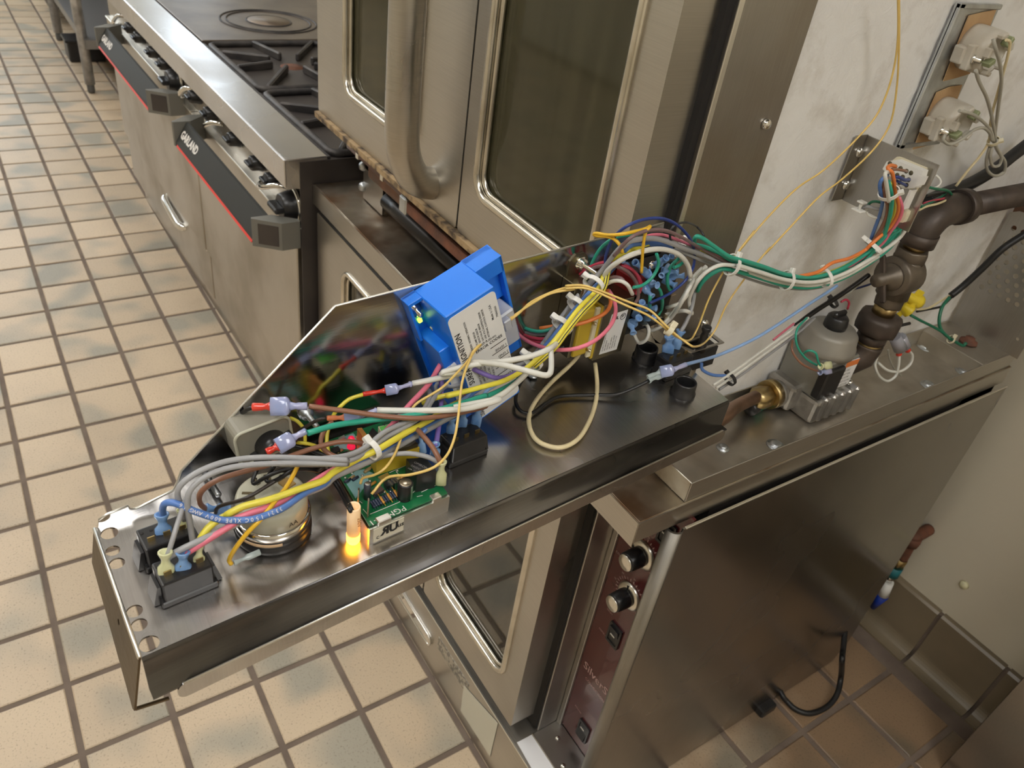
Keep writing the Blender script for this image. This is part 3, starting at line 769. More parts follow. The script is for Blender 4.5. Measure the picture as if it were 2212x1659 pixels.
# burner bay below the doors, its cover missing
b = new(); bx(b, (.80, .640, .797), (1.60, .652, .945)); part('bay_back', b, DARK, UO)
b = new(); prism(b, [(.455, .950), (.475, .950), (.478, .936), (.468, .930), (.456, .940)], .79, 1.50, frame((0, 0, 0), Y, Z, X)); part('crusted_door_sill', b, CRUST, UO)
b = new(); bx(b, (.86, .486, .905), (1.20, .502, .925), None, .003, 2); part('brown_rail', b, mat('brown_rail_paint', (.16, .085, .065), .4, .3, (.10, .06, .05), 20), UO)
b = new(); bx(b, (1.115, .478, .893), (1.56, .500, .913), None, .004, 2); part('rusted_rail', b, RUST, UO)
for x in (.905, 1.005):
    b = new(); bx(b, (x, .4845, .9035), (x + .010, .5035, .9265), None, .001); part('rail_clip', b, S_EDGE, UO)
b = new(); bx(b, (1.095, .4755, .889), (1.118, .505, .918), None, .003); part('rail_joint', b, ZINC, UO)
b = new(); bx(b, (.88, .520, .855), (1.56, .556, .878), None, .004, 2); part('lower_channel', b, RUSTY_STEEL, UO)
b = new(); tube(b, [(.952, .528, .838), (1.0, .528, .838), (1.56, .528, .838)], .0155, 16); part('burner_tube', b, BLACK_T, UO)
b = new(); cyl(b, (.948, .528, .838), (.956, .528, .838), .011, 14); part('tube_plug', b, DARK, UO)
b = new(); bx(b, (.840, .530, .797), (.848, .575, .900), None, .002); bx(b, (.845, .528, .80), (.93, .532, .86)); part('end_bracket', b, S_STRIP, UO)
for z in (.822, .862):
    b = new(); lathe(b, [(.009, 0), (.009, .005), (.006, .010), (0, .010)], axis_frame((.846, .530, z), -Y), 10); part('bracket_bolt', b, ZINC, UO)
for z, l in ((1.11, 'wire oven rack low behind the greasy upper oven window'), (1.22, 'wire oven rack behind the greasy upper oven window, second up'), (1.33, 'wire oven rack behind the greasy upper oven window, third up')):
    oven_rack(z, l, 'racks inside the upper oven')

# ------------------------------------------------------------------ the range along the aisle
_ra = math.radians(1.0)
REX, REY = Vector((math.cos(_ra), math.sin(_ra), 0)), Vector((-math.sin(_ra), math.cos(_ra), 0))
RM = frame((.7545, .408, 0), REX, REY, Z)            # local: x 0 at the near end, going negative to the far end; y back; z up
RL = 1.80
RA = thing('cooking_range', 'long stainless gas range with red-striped black door handles beside the ovens', 'range', RM @ Vector((-.9, .45, 0)))
b = new(); bx(b, (-RL, .050, .10), (0, .86, .840), RM); part('body', b, DARKSIDE, RA)
b = new(); bx(b, (-RL, .046, .690), (-.004, .052, .800), RM); part('control_face', b, S_RANGE, RA)
b = new(); bx(b, (-RL, 0, .793), (0, .004, .849), RM, .0015); bx(b, (-RL, .002, .845), (0, .0865, .849), RM, .0015); bx(b, (-.004, .004, .79), (0, .086, .846), RM)
part('bullnose_ledge', b, S_BULL, RA)
b = new(); bx(b, (-.001, .03, .42), (.0015, .86, .842), RM); part('end_panel', b, DARKSIDE, RA)  # dark colour paints in the shade between range and ovens
b = new(); bx(b, (-RL, .075, .0), (-.0, .085, .135), RM); part('kick_plate', b, S_RANGE, RA)
HBLK = mat('handle_charcoal', (.030, .031, .029), .55, spec=.3)
RED = mat('red_stripe', (.70, .045, .035), .4)
GREYEND = mat('handle_end_gray', (.18, .175, .155), .45, .2)
def range_door(x0, x1, h0, h1):
    b = new(); bx(b, (x0, .030, .285), (x1, .050, .690), RM, .003, 2); d = part('oven_door', b, S_RANGE, RA)
    b = new(); bx(b, (x0, .027, .686), (x1, .050, .6915), RM, .001); part('door_hem', b, S_EDGE, d)
    # handle: a tilted bar on two cranked ends
    face = [(-.052, .668), (-.050, .672), (-.022, .716), (-.016, .716), (-.016, .708), (-.040, .664)]
    b = new(); prism(b, face, h0, h1, RM @ frame((0, 0, 0), Y, Z, X)); hd = part('door_handle', b, HBLK, d)
    b = new(); prism(b, [(-.0545, .6630), (-.0440, .6800), (-.0432, .6792), (-.0532, .6618)], h0 + .012, h1 - .004, RM @ frame((0, 0, 0), Y, Z, X)); part('red_stripe', b, RED, d)
    b = new()
    n = Vector((0, -.044, .028)).normalized(); up = Vector((0, .028, .044)).normalized()
    text(b, 'GARLAND', .0270, RM @ frame(Vector((h0 + .010, -.0440, .6808)) + n * .0012, X, up, n), bold=.045, sx=1.0); part('handle_lettering', b, WINK, d, fix=False)
    for (xe, s) in ((h0, -1), (h1, 1)):
        b = new()
        prism(b, [(0, -.053), (.006 * s, -.055), (.045 * s, -.008), (.045 * s, .030), (.034 * s, .030), (0, -.012)], .660, .719, RM @ frame((xe, 0, 0), X, Y, Z)); e = part('handle_end', b, GREYEND, d)
        b = new()
        A = Vector((.0065 * s, -.0553)); B_ = Vector((.044 * s, -.0093)); nn = Vector((B_.y - A.y, -(B_.x - A.x))).normalized() * (.0008 * s)
        prism(b, [(A.x + (B_.x - A.x) * .22 + nn.x, A.y + (B_.y - A.y) * .22 + nn.y), (A.x + (B_.x - A.x) * .92 + nn.x, A.y + (B_.y - A.y) * .92 + nn.y), (A.x + (B_.x - A.x) * .92, A.y + (B_.y - A.y) * .92), (A.x + (B_.x - A.x) * .22, A.y + (B_.y - A.y) * .22)], .668, .711, RM @ frame((xe, 0, 0), X, Y, Z))
        part('end_recess', b, DARKSIDE, e)
    return d
range_door(-.755, -.030, -.610, -.050)
range_door(-1.775, -.765, -1.500, -.870)
for (x0, x1) in ((-.755, -.030), (-1.775, -.765)):
    b = new(); bx(b, (x0, .040, .120), (x1, .052, .278), RM, .002); dr = part('lower_panel', b, S_RANGE, RA)
    b = new(); bx(b, (x0, .036, .274), (x1, .046, .281), RM, .001); part('panel_hem', b, S_EDGE, dr)
b = new(); q0, q1 = ony(*cx('cZ', 1045, 1265), .415), ony(*cx('cZ', 1150, 1455), .415); pts = [q0 + Y * .035, q0 + Y * .008, q0 + (q1 - q0) * .12, q0 + (q1 - q0) * .88, q1 + Y * .008, q1 + Y * .035]
tube(b, spline(pts, .02), .0125, 12); part('drip_tray_pull', b, CHROME, RA)
def range_knob(x, z, big):
    M = axis_frame(RM @ Vector((x, .046, z)), -REY)
    b = new()
    if big:
        lathe(b, [(.036, 0), (.036, .006), (.030, .010), (.030, .018), (.026, .034), (.024, .036)], M, 24)
        k = part('thermostat_knob', b, BLACK, RA)
        b = new(); lathe(b, [(.0365, .004), (.0385, .006), (.0385, .009), (.0345, .0105)], M, 28, cap=False); part('chrome_ring', b, CHROME, k)
        b = new(); box(b, (0, 0, .044), (.012, .050, .020), M, .003); part('grip_bar', b, BLACK, k)
    else:
        lathe(b, [(.019, 0), (.020, .004), (.017, .012), (.016, .026), (.013, .029)], M, 16); k = part('burner_knob', b, BLACK, RA)
        b = new(); box(b, (0, 0, .031), (.008, .032, .012), M, .002); part('grip_bar', b, BLACK, k)
for x in (-1.40, -1.29, -1.13, -1.01, -.72, -.59, -.41, -.26, -.165): range_knob(x, .742, False)
for x in (-.905, -.062): range_knob(x, .728, True)
for (xa, za, xb, zb) in ((-.235, .715, -.105, .748), (-.62, .715, -.53, .735), (-.83, .72, -.75, .75), (-1.62, .70, -1.50, .75)):
    b = new(); tube(b, spline([RM @ Vector(p) for p in ((xa, .044, za), (xa + .02, .020, za - .004), ((xa + xb) / 2, .012, (za + zb) / 2 - .006), (xb - .015, .022, zb), (xb, .044, zb))], .01), .006, 10)
    part('chrome_guard', b, CHROME, RA)
# top: hot plate with rings at the far end, open burners near
HOT = mat('hot_top_iron', (.13, .105, .09), .42, .55, (.20, .165, .13), 7, bump=.1)
b = new(); bx(b, (-RL, .090, .838), (-.820, .86, .852), RM, .002); ht = part('hot_top', b, HOT, RA)
rc = onz(*cx('cZ', 1720, 137), .852)
for R_ in (.062, .118, .135):
    b = new(); torus(b, rc, Z, R_, .0032, 40, 6); part('ring_groove', b, CAST, ht)
b = new(); lathe(b, [(.060, 0), (.060, .0035), (0, .004)], frame(rc - Z * .001), 36); part('ring_lid', b, mat('worn_lid', (.26, .21, .16), .45, .6, (.17, .13, .10), 9), ht)
b = new(); bx(b, (-.815, .090, .795), (-.004, .86, .803), RM); part('spill_tray', b, mat('greasy_tray', (.045, .04, .04), .35, .5, (.10, .06, .04), 12), RA)
b = new(); bx(b, (-.815, .0866, .80), (-.004, .094, .847), RM); part('tray_lip', b, CAST, RA)
for cxp, cyp in ((-.205, .25), (-.205, .56), (-.61, .25), (-.61, .56)):
    c = RM @ Vector((cxp, cyp, .846))
    b = new()
    tube(b, [RM @ Vector((p[0], p[1], .846)) for p in rrect(cxp - .190, cyp - .148, cxp + .190, cyp + .148, .02, 3)], .0085, 6, closed=True)
    for k in range(8):
        a = math.pi * k / 4 + .2
        p0 = c + Vector((math.cos(a) * .055, math.sin(a) * .055, .004)); L_ = min(.188 / max(.05, abs(math.cos(a))), .146 / max(.05, abs(math.sin(a))))
        p1 = c + Vector((math.cos(a) * L_, math.sin(a) * L_, 0))
        M = axis_frame((p0 + p1) / 2, p1 - p0, Z)
        box(b, (0, 0, 0), (.020, .011, (p1 - p0).length), M, .003)
    g = part('burner_grate', b, CAST, RA)
    b = new(); lathe(b, [(.060, -.040), (.062, -.020), (.050, -.014), (.030, -.010), (.030, -.006), (0, -.005)], frame(c), 20); part('burner_head', b, RUST, g)
# grey flexible hose between range and oven
b = new(); tube(b, spline([(.752, .60, .60), (.758, .60, .70), (.762, .575, .765), (.764, .535, .775), (.764, .500, .745), (.764, .492, .68), (.764, .492, .55)], .006), lambda i: .0135 + (.0012 if i % 2 else 0), 12)
solo('gas_hose', b, mat('hose_gray', (.20, .19, .165), .5, .3), 'gray ribbed gas hose curving between the range end and the ovens', 'hose')
# ------------------------------------------------------------------ work table at the far end
TB = thing('work_table', 'stainless work table on tubular legs with a low shelf beyond the range', 'table', (-2.75, .80, 0))
TUBE = mat('galvanised_tube', (.62, .62, .63), .38, 1.0, (.36, .36, .37), 20)
b = new(); bx(b, (-3.55, .44, .86), (-2.20, 1.20, .90), None, .004); part('table_top', b, S_BULL, TB)
b = new(); bx(b, (-3.50, .50, .255), (-2.36, 1.16, .270), None, .002); bx(b, (-2.366, .495, .228), (-2.355, 1.16, .270)); bx(b, (-3.50, .495, .228), (-2.36, .502, .270)); part('under_shelf', b, mat('shelf_gray', (.34, .335, .33), .4, .8), TB)
for (x, y) in ((-2.415, .49), (-3.42, .49), (-2.415, 1.14), (-3.42, 1.14)):
    b = new(); cyl(b, (x, y, .045), (x, y, .87), .0245, 16); lg = part('leg', b, TUBE, TB)
    b = new(); lathe(b, [(.014, 0), (.018, .01), (.018, .05)], frame((x, y, 0)), 12); part('foot', b, mat('foot_gray', (.12, .12, .12), .5, .5), lg)
b = new(); bx(b, (-3.10, .475, .0), (-2.955, .66, .115), None, .01, 2); bx(b, (-3.11, .465, .105), (-2.945, .67, .118), None, .004)
solo('floor_box', b, BLACK, 'low black plastic box on the floor under the work table', 'box')
b = new(); bx(b, (-4.35, .50, .10), (-3.75, 1.1, .95), None, .006)
solo('far_cabinet', b, mat('far_cabinet_dark', (.055, .045, .04), .5), 'dark cabinet at the far end of the aisle beyond the work table', 'cabinet')
# ------------------------------------------------------------------ behind and beside the ovens
LEAN = thing('oven_side_cover', 'loose stainless oven side cover leaning in the corner by the cream wall', 'cover', (2.39, 1.30, 0))
LM = frame(Vector((2.0295, 1.265, 0)), X, Vector((.006, .12, 1)).normalized(), Vector((0, -1, .12)).normalized())
b = new(); bx(b, (0, 0, -.002), (.72, 1.12, 0), LM, .0006); bx(b, (0, 0, -.022), (.002, 1.12, 0), LM, .0006); bx(b, (0, 1.118, -.022), (.72, 1.12, 0), LM, .0006)
part('cover_sheet', b, S_SIDE, LEAN)
# gas cock and hose on the wall
GV = thing('wall_gas_cock', 'rusty pipe with blue handled gas cock on the wall behind the oven', 'gas valve', (1.74, 1.40, .1))
gp = [onx(*p, 1.715) for p in ((1977, 1150), (1968, 1175), (1950, 1210))]
yw = 1.405
g1, g2, g3, g4, g5 = (ony(*p, yw) for p in ((1972, 1163), (1948, 1205), (1936, 1222), (1925, 1240), (1907, 1285)))
b = new(); tube(b, spline([g1 + Y * .06, g1 + Y * .02, g1, g1 * .4 + g2 * .6, g2], .006), .013, 12); lathe(b, [(.017, 0), (.018, .012), (.016, .024)], axis_frame(g1 - (g2 - g1).normalized() * .006, g2 - g1), 14); part('rusty_elbow', b, RUST, GV)
b = new(); cyl(b, g2, g3, .0145, 6); part('brass_nut', b, BRASS, GV)
b = new(); cyl(b, g3, g4, .016, 12); part('teal_coupling', b, mat('teal_coat', (.02, .17, .20), .4), GV)
b = new(); cyl(b, g4, g4 * .65 + g5 * .35, .008, 12); part('chrome_neck', b, CHROME, GV)
b = new(); cyl(b, g4 * .65 + g5 * .35, g5, .0125, 14); part('white_sleeve', b, NYLON, GV)
b = new(); g6 = ony(1885, 1312, yw); cyl(b, g5, g6, .0135, 12, .006); part('blue_handle', b, mat('handle_blue', (.01, .04, .32), .4), GV)
# power cord looping out under the side cover
pz = [onz(1690, 1502, .02), onz(*cx('F', 1700, 1515), .012), onz(1720, 1533, .009), onz(1750, 1541, .009), onz(1785, 1528, .010), onz(1808, 1500, .02), onx(1817, 1460, 1.80), onx(1819, 1425, 1.80), onx(1821, 1405, 1.78), Vector((1.70, 1.31, .15))]
b = new(); tube(b, spline([Vector((1.70, 1.10, .03))] + pz, .008), .0058, 10)
solo('power_cord', b, BLACK_R, 'black power cord looping on the floor beside the lower oven', 'cord')
q = onz(1660, 1535, .0); b = new(); bx(b, (q.x - .02, q.y - .03, 0), (q.x + .006, q.y + .012, .022), None, .003); part('leveling_block', b, BLACK, LO)
rs = onx(2153, 855, 1.76); b = new()
rr = random.Random(5)
prism(b, [(rs.y + .022 * math.cos(a) * rr.uniform(.6, 1.1), rs.z + .03 * math.sin(a) * rr.uniform(.7, 1.2)) for a in (2 * math.pi * k / 14 for k in range(14))], 1.690, 1.730, frame((0, 0, 0), Y, Z, X))
solo('rust_lump', b, RUST, 'lump of rust on the wall pipe behind the oven corner', 'rust')

# ------------------------------------------------------------------ the pulled-out control panel (sheet metal)
Z0 = .985
BLC = Vector((1.7027, -.0555, Z0)); PE = Vector((-.08690, .99622, 0)); PN = Vector((.99622, .08690, 0))
PM = frame(BLC, PN, PE, Z)                 # local x: towards the front edge, y: along the panel, z: up
FM = frame(BLC, PE, Z, PN)                 # local x: along the panel, y: up, z: out of the back flange
def PP(c, x, y, h):
    u, v = cx(c, x, y)
    if h < 0:
        a, z_ = BK(c, x, y, -h); return FM @ Vector((a, z_, -h))
    return onx(u, v, h) if h > 1.0 else onz(u, v, Z0 + h)
def AB(c, x, y, h):
    q = PP(c, x, y, h) - BLC
    return q.dot(PN), q.dot(PE)
def BK(c, x, y, b_):
    u, v = cx(c, x, y); d = ray(u, v)
    q = CAM + d * ((BLC + PN * b_ - CAM).dot(PN) / d.dot(PN)) - BLC
    return q.dot(PE), q.z
def top_prism(bm, c, pts, h1, h0):
    prism(bm, [AB(c, x, y, h1) for x, y in pts], h0, h1, PM)
CP = thing('control_panel', 'long bent stainless control panel pulled out of the upper oven and covered with wiring', 'control panel', BLC + PE * .28 + PN * .06 - Z * .045)
W0, W1 = (.1173, -.0062), (.1230, .5444)
hol = []
for (x, y, r) in ((318, 375, .0056), (345, 515, .0046), (378, 615, .0049), (518, 995, .0049), (555, 1105, .0049), (635, 1255, .0060)):
    q = PP('F', 150 + x * .27125, 1050 + y * .27125, 0) - BLC
    hol.append(circle(q.dot(PN), q.dot(PE), r, 20))
hq = [AB('c7', *p, 0) for p in ((905, 1215), (965, 1180), (1035, 1262), (1000, 1340), (955, 1330))]
hol.append(hq)
b = new(); sheet(b, [(0, 0), W0, W1, (0, .5587)], hol, -.0014, 0, PM); part('mounting_plate', b, S_PLATE, CP)
fe = (Vector((W1[0], W1[1], 0)) - Vector((W0[0], W0[1], 0))); FLn = fe.length; fe.normalize()
fw = PM.to_3x3() @ fe; fo = fw.cross(Z) * 1.0
if fo.dot(PN) < 0: fo = -fo
FF = frame(PM @ Vector((*W0, 0)), fw, fo, Z) if fw.cross(fo).z > 0 else frame(PM @ Vector((*W1, 0)), -fw, fo, Z)
b = new(); prism(b, [(-.002, 0), (.0008, -.0006), (.0022, -.003), (.0022, -.030), (.0095, -.0305), (.0095, -.032), (.0008, -.032), (.0008, -.004), (-.002, -.0014)], 0, FLn, frame(FF @ Vector((0, 0, 0)), FF.to_3x3() @ Y, Z, FF.to_3x3() @ X), True)
part('front_flange', b, steel('steel_front_flange', (.22, .215, .22), .22, (2, 2, 30), (.10, .095, .095), 6, (.40, .72), rvar=.10), CP)
lr = .008; l0, l1 = (.014, FLn - .002)
if FF.to_3x3().col[0].dot(PE) < 0: l0, l1 = .002, FLn - .014
b = new(); prism(b, rrect(l0, -.043, l1, -.029, lr * .75, 4), .0090, .0102, frame(FF @ Vector((0, 0, 0)), FF.to_3x3() @ X, Z, -(FF.to_3x3() @ Y)) @ Matrix.Scale(-1, 4, Z))
part('front_lip', b, S_PLATE, CP)
b = new(); q = FF @ Vector((0, .0096, 0)); tube(b, [q + FF.to_3x3() @ Vector((l0 + .006, 0, -.0290)), q + FF.to_3x3() @ Vector((l1 - .004, 0, -.0290))], .0009, 6); part('lip_edge', b, S_EDGE, CP)
# left end flange, taller at the front
p0, p1 = PM @ Vector((0, 0, 0)), PM @ Vector((*W0, 0))
ee = (p1 - p0); EL = ee.length; ee.normalize(); en = ee.cross(Z)
b = new(); et = (Z + en * -.20).normalized(); EF = frame(p0, ee, et, ee.cross(et)); sheet(b, [(0, 0), (EL, 0), (EL + .001, -.048), (EL * .98, -.050), (0, -.032)], [circle(EL * .62, -.016, .0022, 10)], 0, .0014, EF); bx(b, (EL - .002, -.050, -.020), (EL, -.0485, 0), EF)
part('end_flange', b, mat('end_flange_dirty', (.20, .155, .10), .38, 1.0, (.10, .075, .05), 14, bump=.15), CP)
b = new(); tube(b, [p0 + en * .0008, p1 + en * .0008], .0014, 8); part('end_fold', b, S_EDGE, CP)
# tall back flange
FO = [(.0014, -.001), (.003, .006), (.0088, .0086), (.0226, .0097), (.0232, .0062), (.0270, .0048), (.0300, .0050), (.0536, .0099), (.0577, .0172), (.0610, .0256), (.1823, .1320), (.5323, .1369), (.5587, -.001)]
b = new(); sheet(b, FO, [], -.0014, 0, FM); bf = part('back_flange', b, S_FLANGE, CP)
b = new(); tube(b, [FM @ Vector((x, y, -.0007)) for x, y in FO[1:-1]], .0010, 6); part('flange_edge', b, S_EDGE, bf)
def pscrew(c, x, y, h, r=.005, hh=.008, m=None, axis=None):
    b = new(); p = PP(c, x, y, h); M = axis_frame(p, axis or Z)
    lathe(b, [(r * 1.5, 0), (r * 1.5, .001), (r * .98, .0011), (r * .98, hh * .5), (r * .5, hh * .55), (r * .5, hh), (0, hh)], M, 6); return b
a_, h_ = BK('cM', 1400, 400, .004)
b = new(); M = FM @ Matrix.Translation((a_, h_, 0)); lathe(b, [(.006, 0), (.006, .0015), (.0048, .0016), (.0048, .005), (.0022, .0055), (.0022, .020), (0, .020)], M, 12); part('stud', b, ZINC, bf)
a_, h_ = BK('c4', 1130, 900, .0)
b = new(); lathe(b, [(.0024, 0), (.0024, .014), (.0018, .015), (0, .015)], FM @ Matrix.Translation((a_, h_, 0)), 10); part('stud', b, ZINC, bf)
b = pscrew('c6', 1110, 1150, .002, .0035, .012); part('stud', b, ZINC, CP)

# ------------------------------------------------------------------ parts mounted on the panel
def rocker(label, b0, a0, la=.037, lb=.021, hh=.021):
    t = thing('rocker_switch', label, 'switch', PM @ Vector((b0, a0, 0)), group='rocker switches on the control panel')
    T = PM @ Matrix.Translation((b0, a0, 0))
    b = new(); box(b, (0, 0, hh * .5), (lb, la * .86, hh), T, .0012, 2); box(b, (0, 0, .0025), (lb * 1.08, la * .97, .005), T, .0008); part('housing', b, BLACK, t)
    for s in (-1, 1):
        b = new(); prism(b, [(0, 0), (.0055 * s, .001), (.0030 * s, .012), (.0020 * s, .016), (0, .016)], -lb * .32, lb * .32, T @ frame((0, la * .44 * s, 0), Y, Z, X)); part('snap_clip', b, BLACK, t)
    b = new()
    for k in (-1, 0, 1):
        box(b, (lb * .18, k * la * .27, hh + .0018), (.0008, .0046, .0038), T)
    part('terminal_blades', b, BRASS, t)
    b = new()
    for k in (-.36, -.20): lathe(b, [(.0012, 0), (.0012, .0002), (0, .0002)], T @ Matrix.Translation((-lb * .25, la * k * 1.0, hh)), 8)
    part('rivet_holes', b, DARK, t)
    return t
rocker('black rocker switch body at the panel end, beside the flange notch', .0460, .0340)
rocker('black rocker switch body at the panel end, nearest the front flange', .0790, .0335)
rocker('black rocker switch body between the circuit board and the looped cream wire', .0600, .2670, .040, .020)
rocker('black rocker switch body beside the two black bushings', .0600, .5270, .040, .020)

# timer: stacked round drum
TC = (.0605, .1020)
TT = PM @ Matrix.Translation((*TC, 0))
TM = thing('timer_motor', 'round gray-beige timer drum with slotted top and black base', 'timer', TT @ Vector((0, 0, 0)))
b = new(); lathe(b, [(.0262, 0), (.0268, .002), (.0268, .0065), (.0258, .0072), (.0262, .0080), (.0262, .0125), (.0250, .0130)], TT, 44); bs = part('base_ring', b, BLACK, TM)
b = new(); lathe(b, [(.0264, .0090), (.0268, .0094), (.0268, .0115), (.0264, .0118)], TT, 16, False, math.radians(-75), math.radians(-10)); part('tan_tape', b, mat('tan_tape', (.58, .40, .24), .6), bs)
b = new(); lathe(b, [(.0258, .0125), (.0262, .0132), (.0262, .0190), (.0252, .0198), (.0240, .0200)], TT, 44); part('metal_band', b, CHROME, TM)
b = new(); lathe(b, [(.0242, .0195), (.0244, .0310), (.0236, .0335), (.0222, .0345), (.0215, .0346), (0, .0346)], TT, 44); cap = part('drum_cap', b, BEIGE, TM)
SL = mat('slot_brown', (.10, .075, .03), .7)
for k, (an, rr_, l_, w_) in enumerate(((148, .015, .009, .0022), (168, .015, .008, .0040), (190, .015, .009, .0022), (262, .015, .0072, .0022), (284, .0155, .0075, .0042), (312, .016, .0075, .0036), (42, .016, .0075, .0045), (75, .0165, .007, .0045), (105, .016, .006, .003))):
    t_ = math.radians(an + 90)
    b = new(); box(b, (rr_, 0, .0347), (l_, w_, .0006), TT @ Matrix.Rotation(t_, 4, 'Z')); part('slot', b, SL, cap)
b = new(); box(b, (.014, 0, .0350), (.0085, .0095, .0014), TT @ Matrix.Rotation(math.radians(95), 4, 'Z') @ Matrix.Rotation(.2, 4, 'Z'), .0004); part('brown_pad', b, mat('pad_brown', (.38, .24, .07), .5), cap)
for an in (20, 130, 215):
    b = new(); t_ = math.radians(an + 60); lathe(b, [(.0014, 0), (.0014, .0003), (0, .0003)], TT @ Matrix.Translation((.0195 * math.cos(t_), .0195 * math.sin(t_), .0345)), 8); part('vent_hole', b, DARK, cap)
b = new(); pc_ = TT @ Vector((.0244 * math.cos(.20), .0244 * math.sin(.20), .0245)); nn = (TT.to_3x3() @ Vector((math.cos(.20), math.sin(.20), 0))).normalized()
text(b, 'AA', .0055, frame(pc_ + nn * .0002, Z.cross(nn), Z, nn), 'CENTER', 'CENTER'); part('stamped_letters', b, INK, cap, fix=False)

# beige box with black half drum, on the back flange
q = [BK('cM', *p, .018) for p in ((200, 620), (560, 510), (1180, 660), (1190, 760), (700, 1130), (400, 1130), (250, 1010), (165, 880))]
ca, ch = sum(p[0] for p in q) / 8, sum(p[1] for p in q) / 8
BZ = thing('buzzer', 'beige box with black half-round cover on the back flange', 'buzzer', FM @ Vector((ca, ch - .02, 0)))
b = new(); prism(b, rrect(ca - .0205, ch - .0150, ca + .0205, ch + .0150, .006, 4), 0, .020, FM @ Matrix.Translation((ca, ch, 0)) @ Matrix.Rotation(.10, 4, 'Z') @ Matrix.Translation((-ca, -ch, 0))); hs_ = part('housing', b, GRAY_P, BZ)
b = new(); tube(b, [FM @ Matrix.Translation((ca, ch, 0)) @ Matrix.Rotation(.10, 4, 'Z') @ Vector((p[0], p[1], .020)) for p in rrect(-.0205, -.0150, .0205, .0150, .006, 4)], .0012, 6, closed=True); part('housing_rim', b, BEIGE, hs_)
ST = FM @ Matrix.Translation((ca + .004, ch - .004, 0)) @ Matrix.Rotation(.35, 4, 'Z')
b = new(); lathe(b, [(.0085, .0185), (.0085, .0190), (.0118, .0190), (.0118, .0330), (.0105, .0345), (.0085, .0345), (.0085, .0185)], ST, 16, False, 0, math.pi); bx(b, (-.0165, -.0012, .0185), (-.0080, .0016, .0330), ST, .0006); bx(b, (.0080, -.0012, .0185), (.0165, .0016, .0330), ST, .0006); bx(b, (-.009, .004, .019), (.009, .006, .032), ST); part('half_drum', b, BLACK, BZ)

# circuit board on an aluminium channel
HB = .018
c_FL, c_FR, c_BL = PP('cD', 970, 830, HB), PP('cD', 2005, 395, HB), PP('cP', 150, 430, HB)
ex = (c_FR - c_FL); BW = ex.length; ex.normalize(); ey = Z.cross(ex); BLn = (c_BL - c_FL).dot(ey)
skew = (c_BL - c_FL).dot(ex) * .55
CB = frame(c_FL, ex, ey, Z)
BO = thing('circuit_board', 'green circuit board with relay and transformer on an aluminium channel', 'circuit board', CB @ Vector((BW / 2, BLn / 2, -HB)))
outl = [(0, 0), (BW, 0), (BW + skew, BLn), (skew, BLn)]
b = new(); prism(b, outl, -.0016, 0, CB); bd = part('board', b, PCB, BO)
b = new(); prism(b, [(-.001, -.0022), (BW + .001, -.0022), (BW + .001, 0), (-.001, 0)], -HB, -.0022, CB); prism(b, [(0, 0), (BW, 0), (BW + skew, BLn), (skew, BLn)], -HB, -HB + .002, CB)
for (x0, x1) in ((.006, .017), (.052, .060)): bx(b, (x0, -.0022, -.003), (x1, .0035, .0016), CB, .0006)
ch = part('channel', b, S_MIX, BO)
b = new(); prism(b, [(-.001, -.0022), (skew - .001, BLn), (skew + .0004, BLn), (.0004, 0)], -HB, -.004, CB); part('channel_side', b, mat('channel_side_glow', (.42, .26, .17), .35, .9), ch)  # orange glow on the channel end is put into the metal colour
b = new(); bx(b, (.002, -.0029, -HB + .0015), (.027, -.0023, -.0035), CB); lb = part('approval_sticker', b, mat('sticker_cream', (.62, .58, .47), .5), ch)
b = new(); TF = CB @ frame((.004, -.0032, -HB + .003), X, Z, -Y)
text(b, 'c', .006, TF); text(b, 'R', .0110, TF @ Matrix.Translation((.0108, .0008, 0)) @ Matrix.Scale(-1, 4, X), bold=.04); text(b, 'U', .0110, TF @ Matrix.Translation((.0104, .0008, 0)), bold=.04); text(b, 'us', .0062, TF @ Matrix.Translation((.0175, .003, 0)), bold=.02); text(b, 'COMPONENT', .002, TF @ Matrix.Translation((.006, .0095, 0)))
part('sticker_lettering', b, INK, lb, fix=False)
def BP(c, x, y, h=0.0):                       # pixel to board coordinates
    q = CB.inverted() @ PP(c, x, y, HB + h); return q.x, q.y
def bprism(c, pts, h0, h1, m, nm, par=None, label=None):
    b = new(); prism(b, [BP(c, x, y, h1) for x, y in pts], h0, h1, CB); return part(nm, b, m, par or BO, label)
bprism('cP', [(400, 1080), (560, 900), (700, 880), (860, 960), (740, 1000), (800, 1170), (700, 1150), (560, 1330)], 0, .0003, PCB_P, 'copper_field')
bprism('cP', [(160, 470), (520, 320), (590, 420), (480, 580), (260, 560)], 0, .0003, PCB_P, 'copper_field')
rl = bprism('cP', [(1340, 720), (1505, 975), (1800, 905), (1640, 700)], .0, .0175, BLACK, 'relay')
rt = BP('cP', 1440, 790, .0178); b = new(); u_ = CB @ Matrix.Translation((rt[0], rt[1], .0178)) @ Matrix.Rotation(-1.15, 4, 'Z')
text(b, 'OMRON', .0032, u_); text(b, '24VDC', .0028, u_ @ Matrix.Translation((0, -.004, 0))); text(b, '10A 250V', .0022, u_ @ Matrix.Translation((0, -.0075, 0))); part('relay_print', b, mat('relay_print', (.25, .24, .23), .6), rl, fix=False)
y0 = bprism('cP', [(880, 760), (1545, 545), (1440, 415), (800, 610)], .0005, .0150, YTAPE, 'board_transformer', None, 'yellow taped coil')
bprism('cP', [(1010, 640), (1520, 490), (1440, 400), (900, 560)], .0150, .0185, mat('core_brown', (.07, .055, .03), .4, .4), 'core', y0)
gt = bprism('cP', [(905, 225), (1225, 150), (1300, 260), (1010, 405)], .0015, .0300, CREAM, 'coil_block')
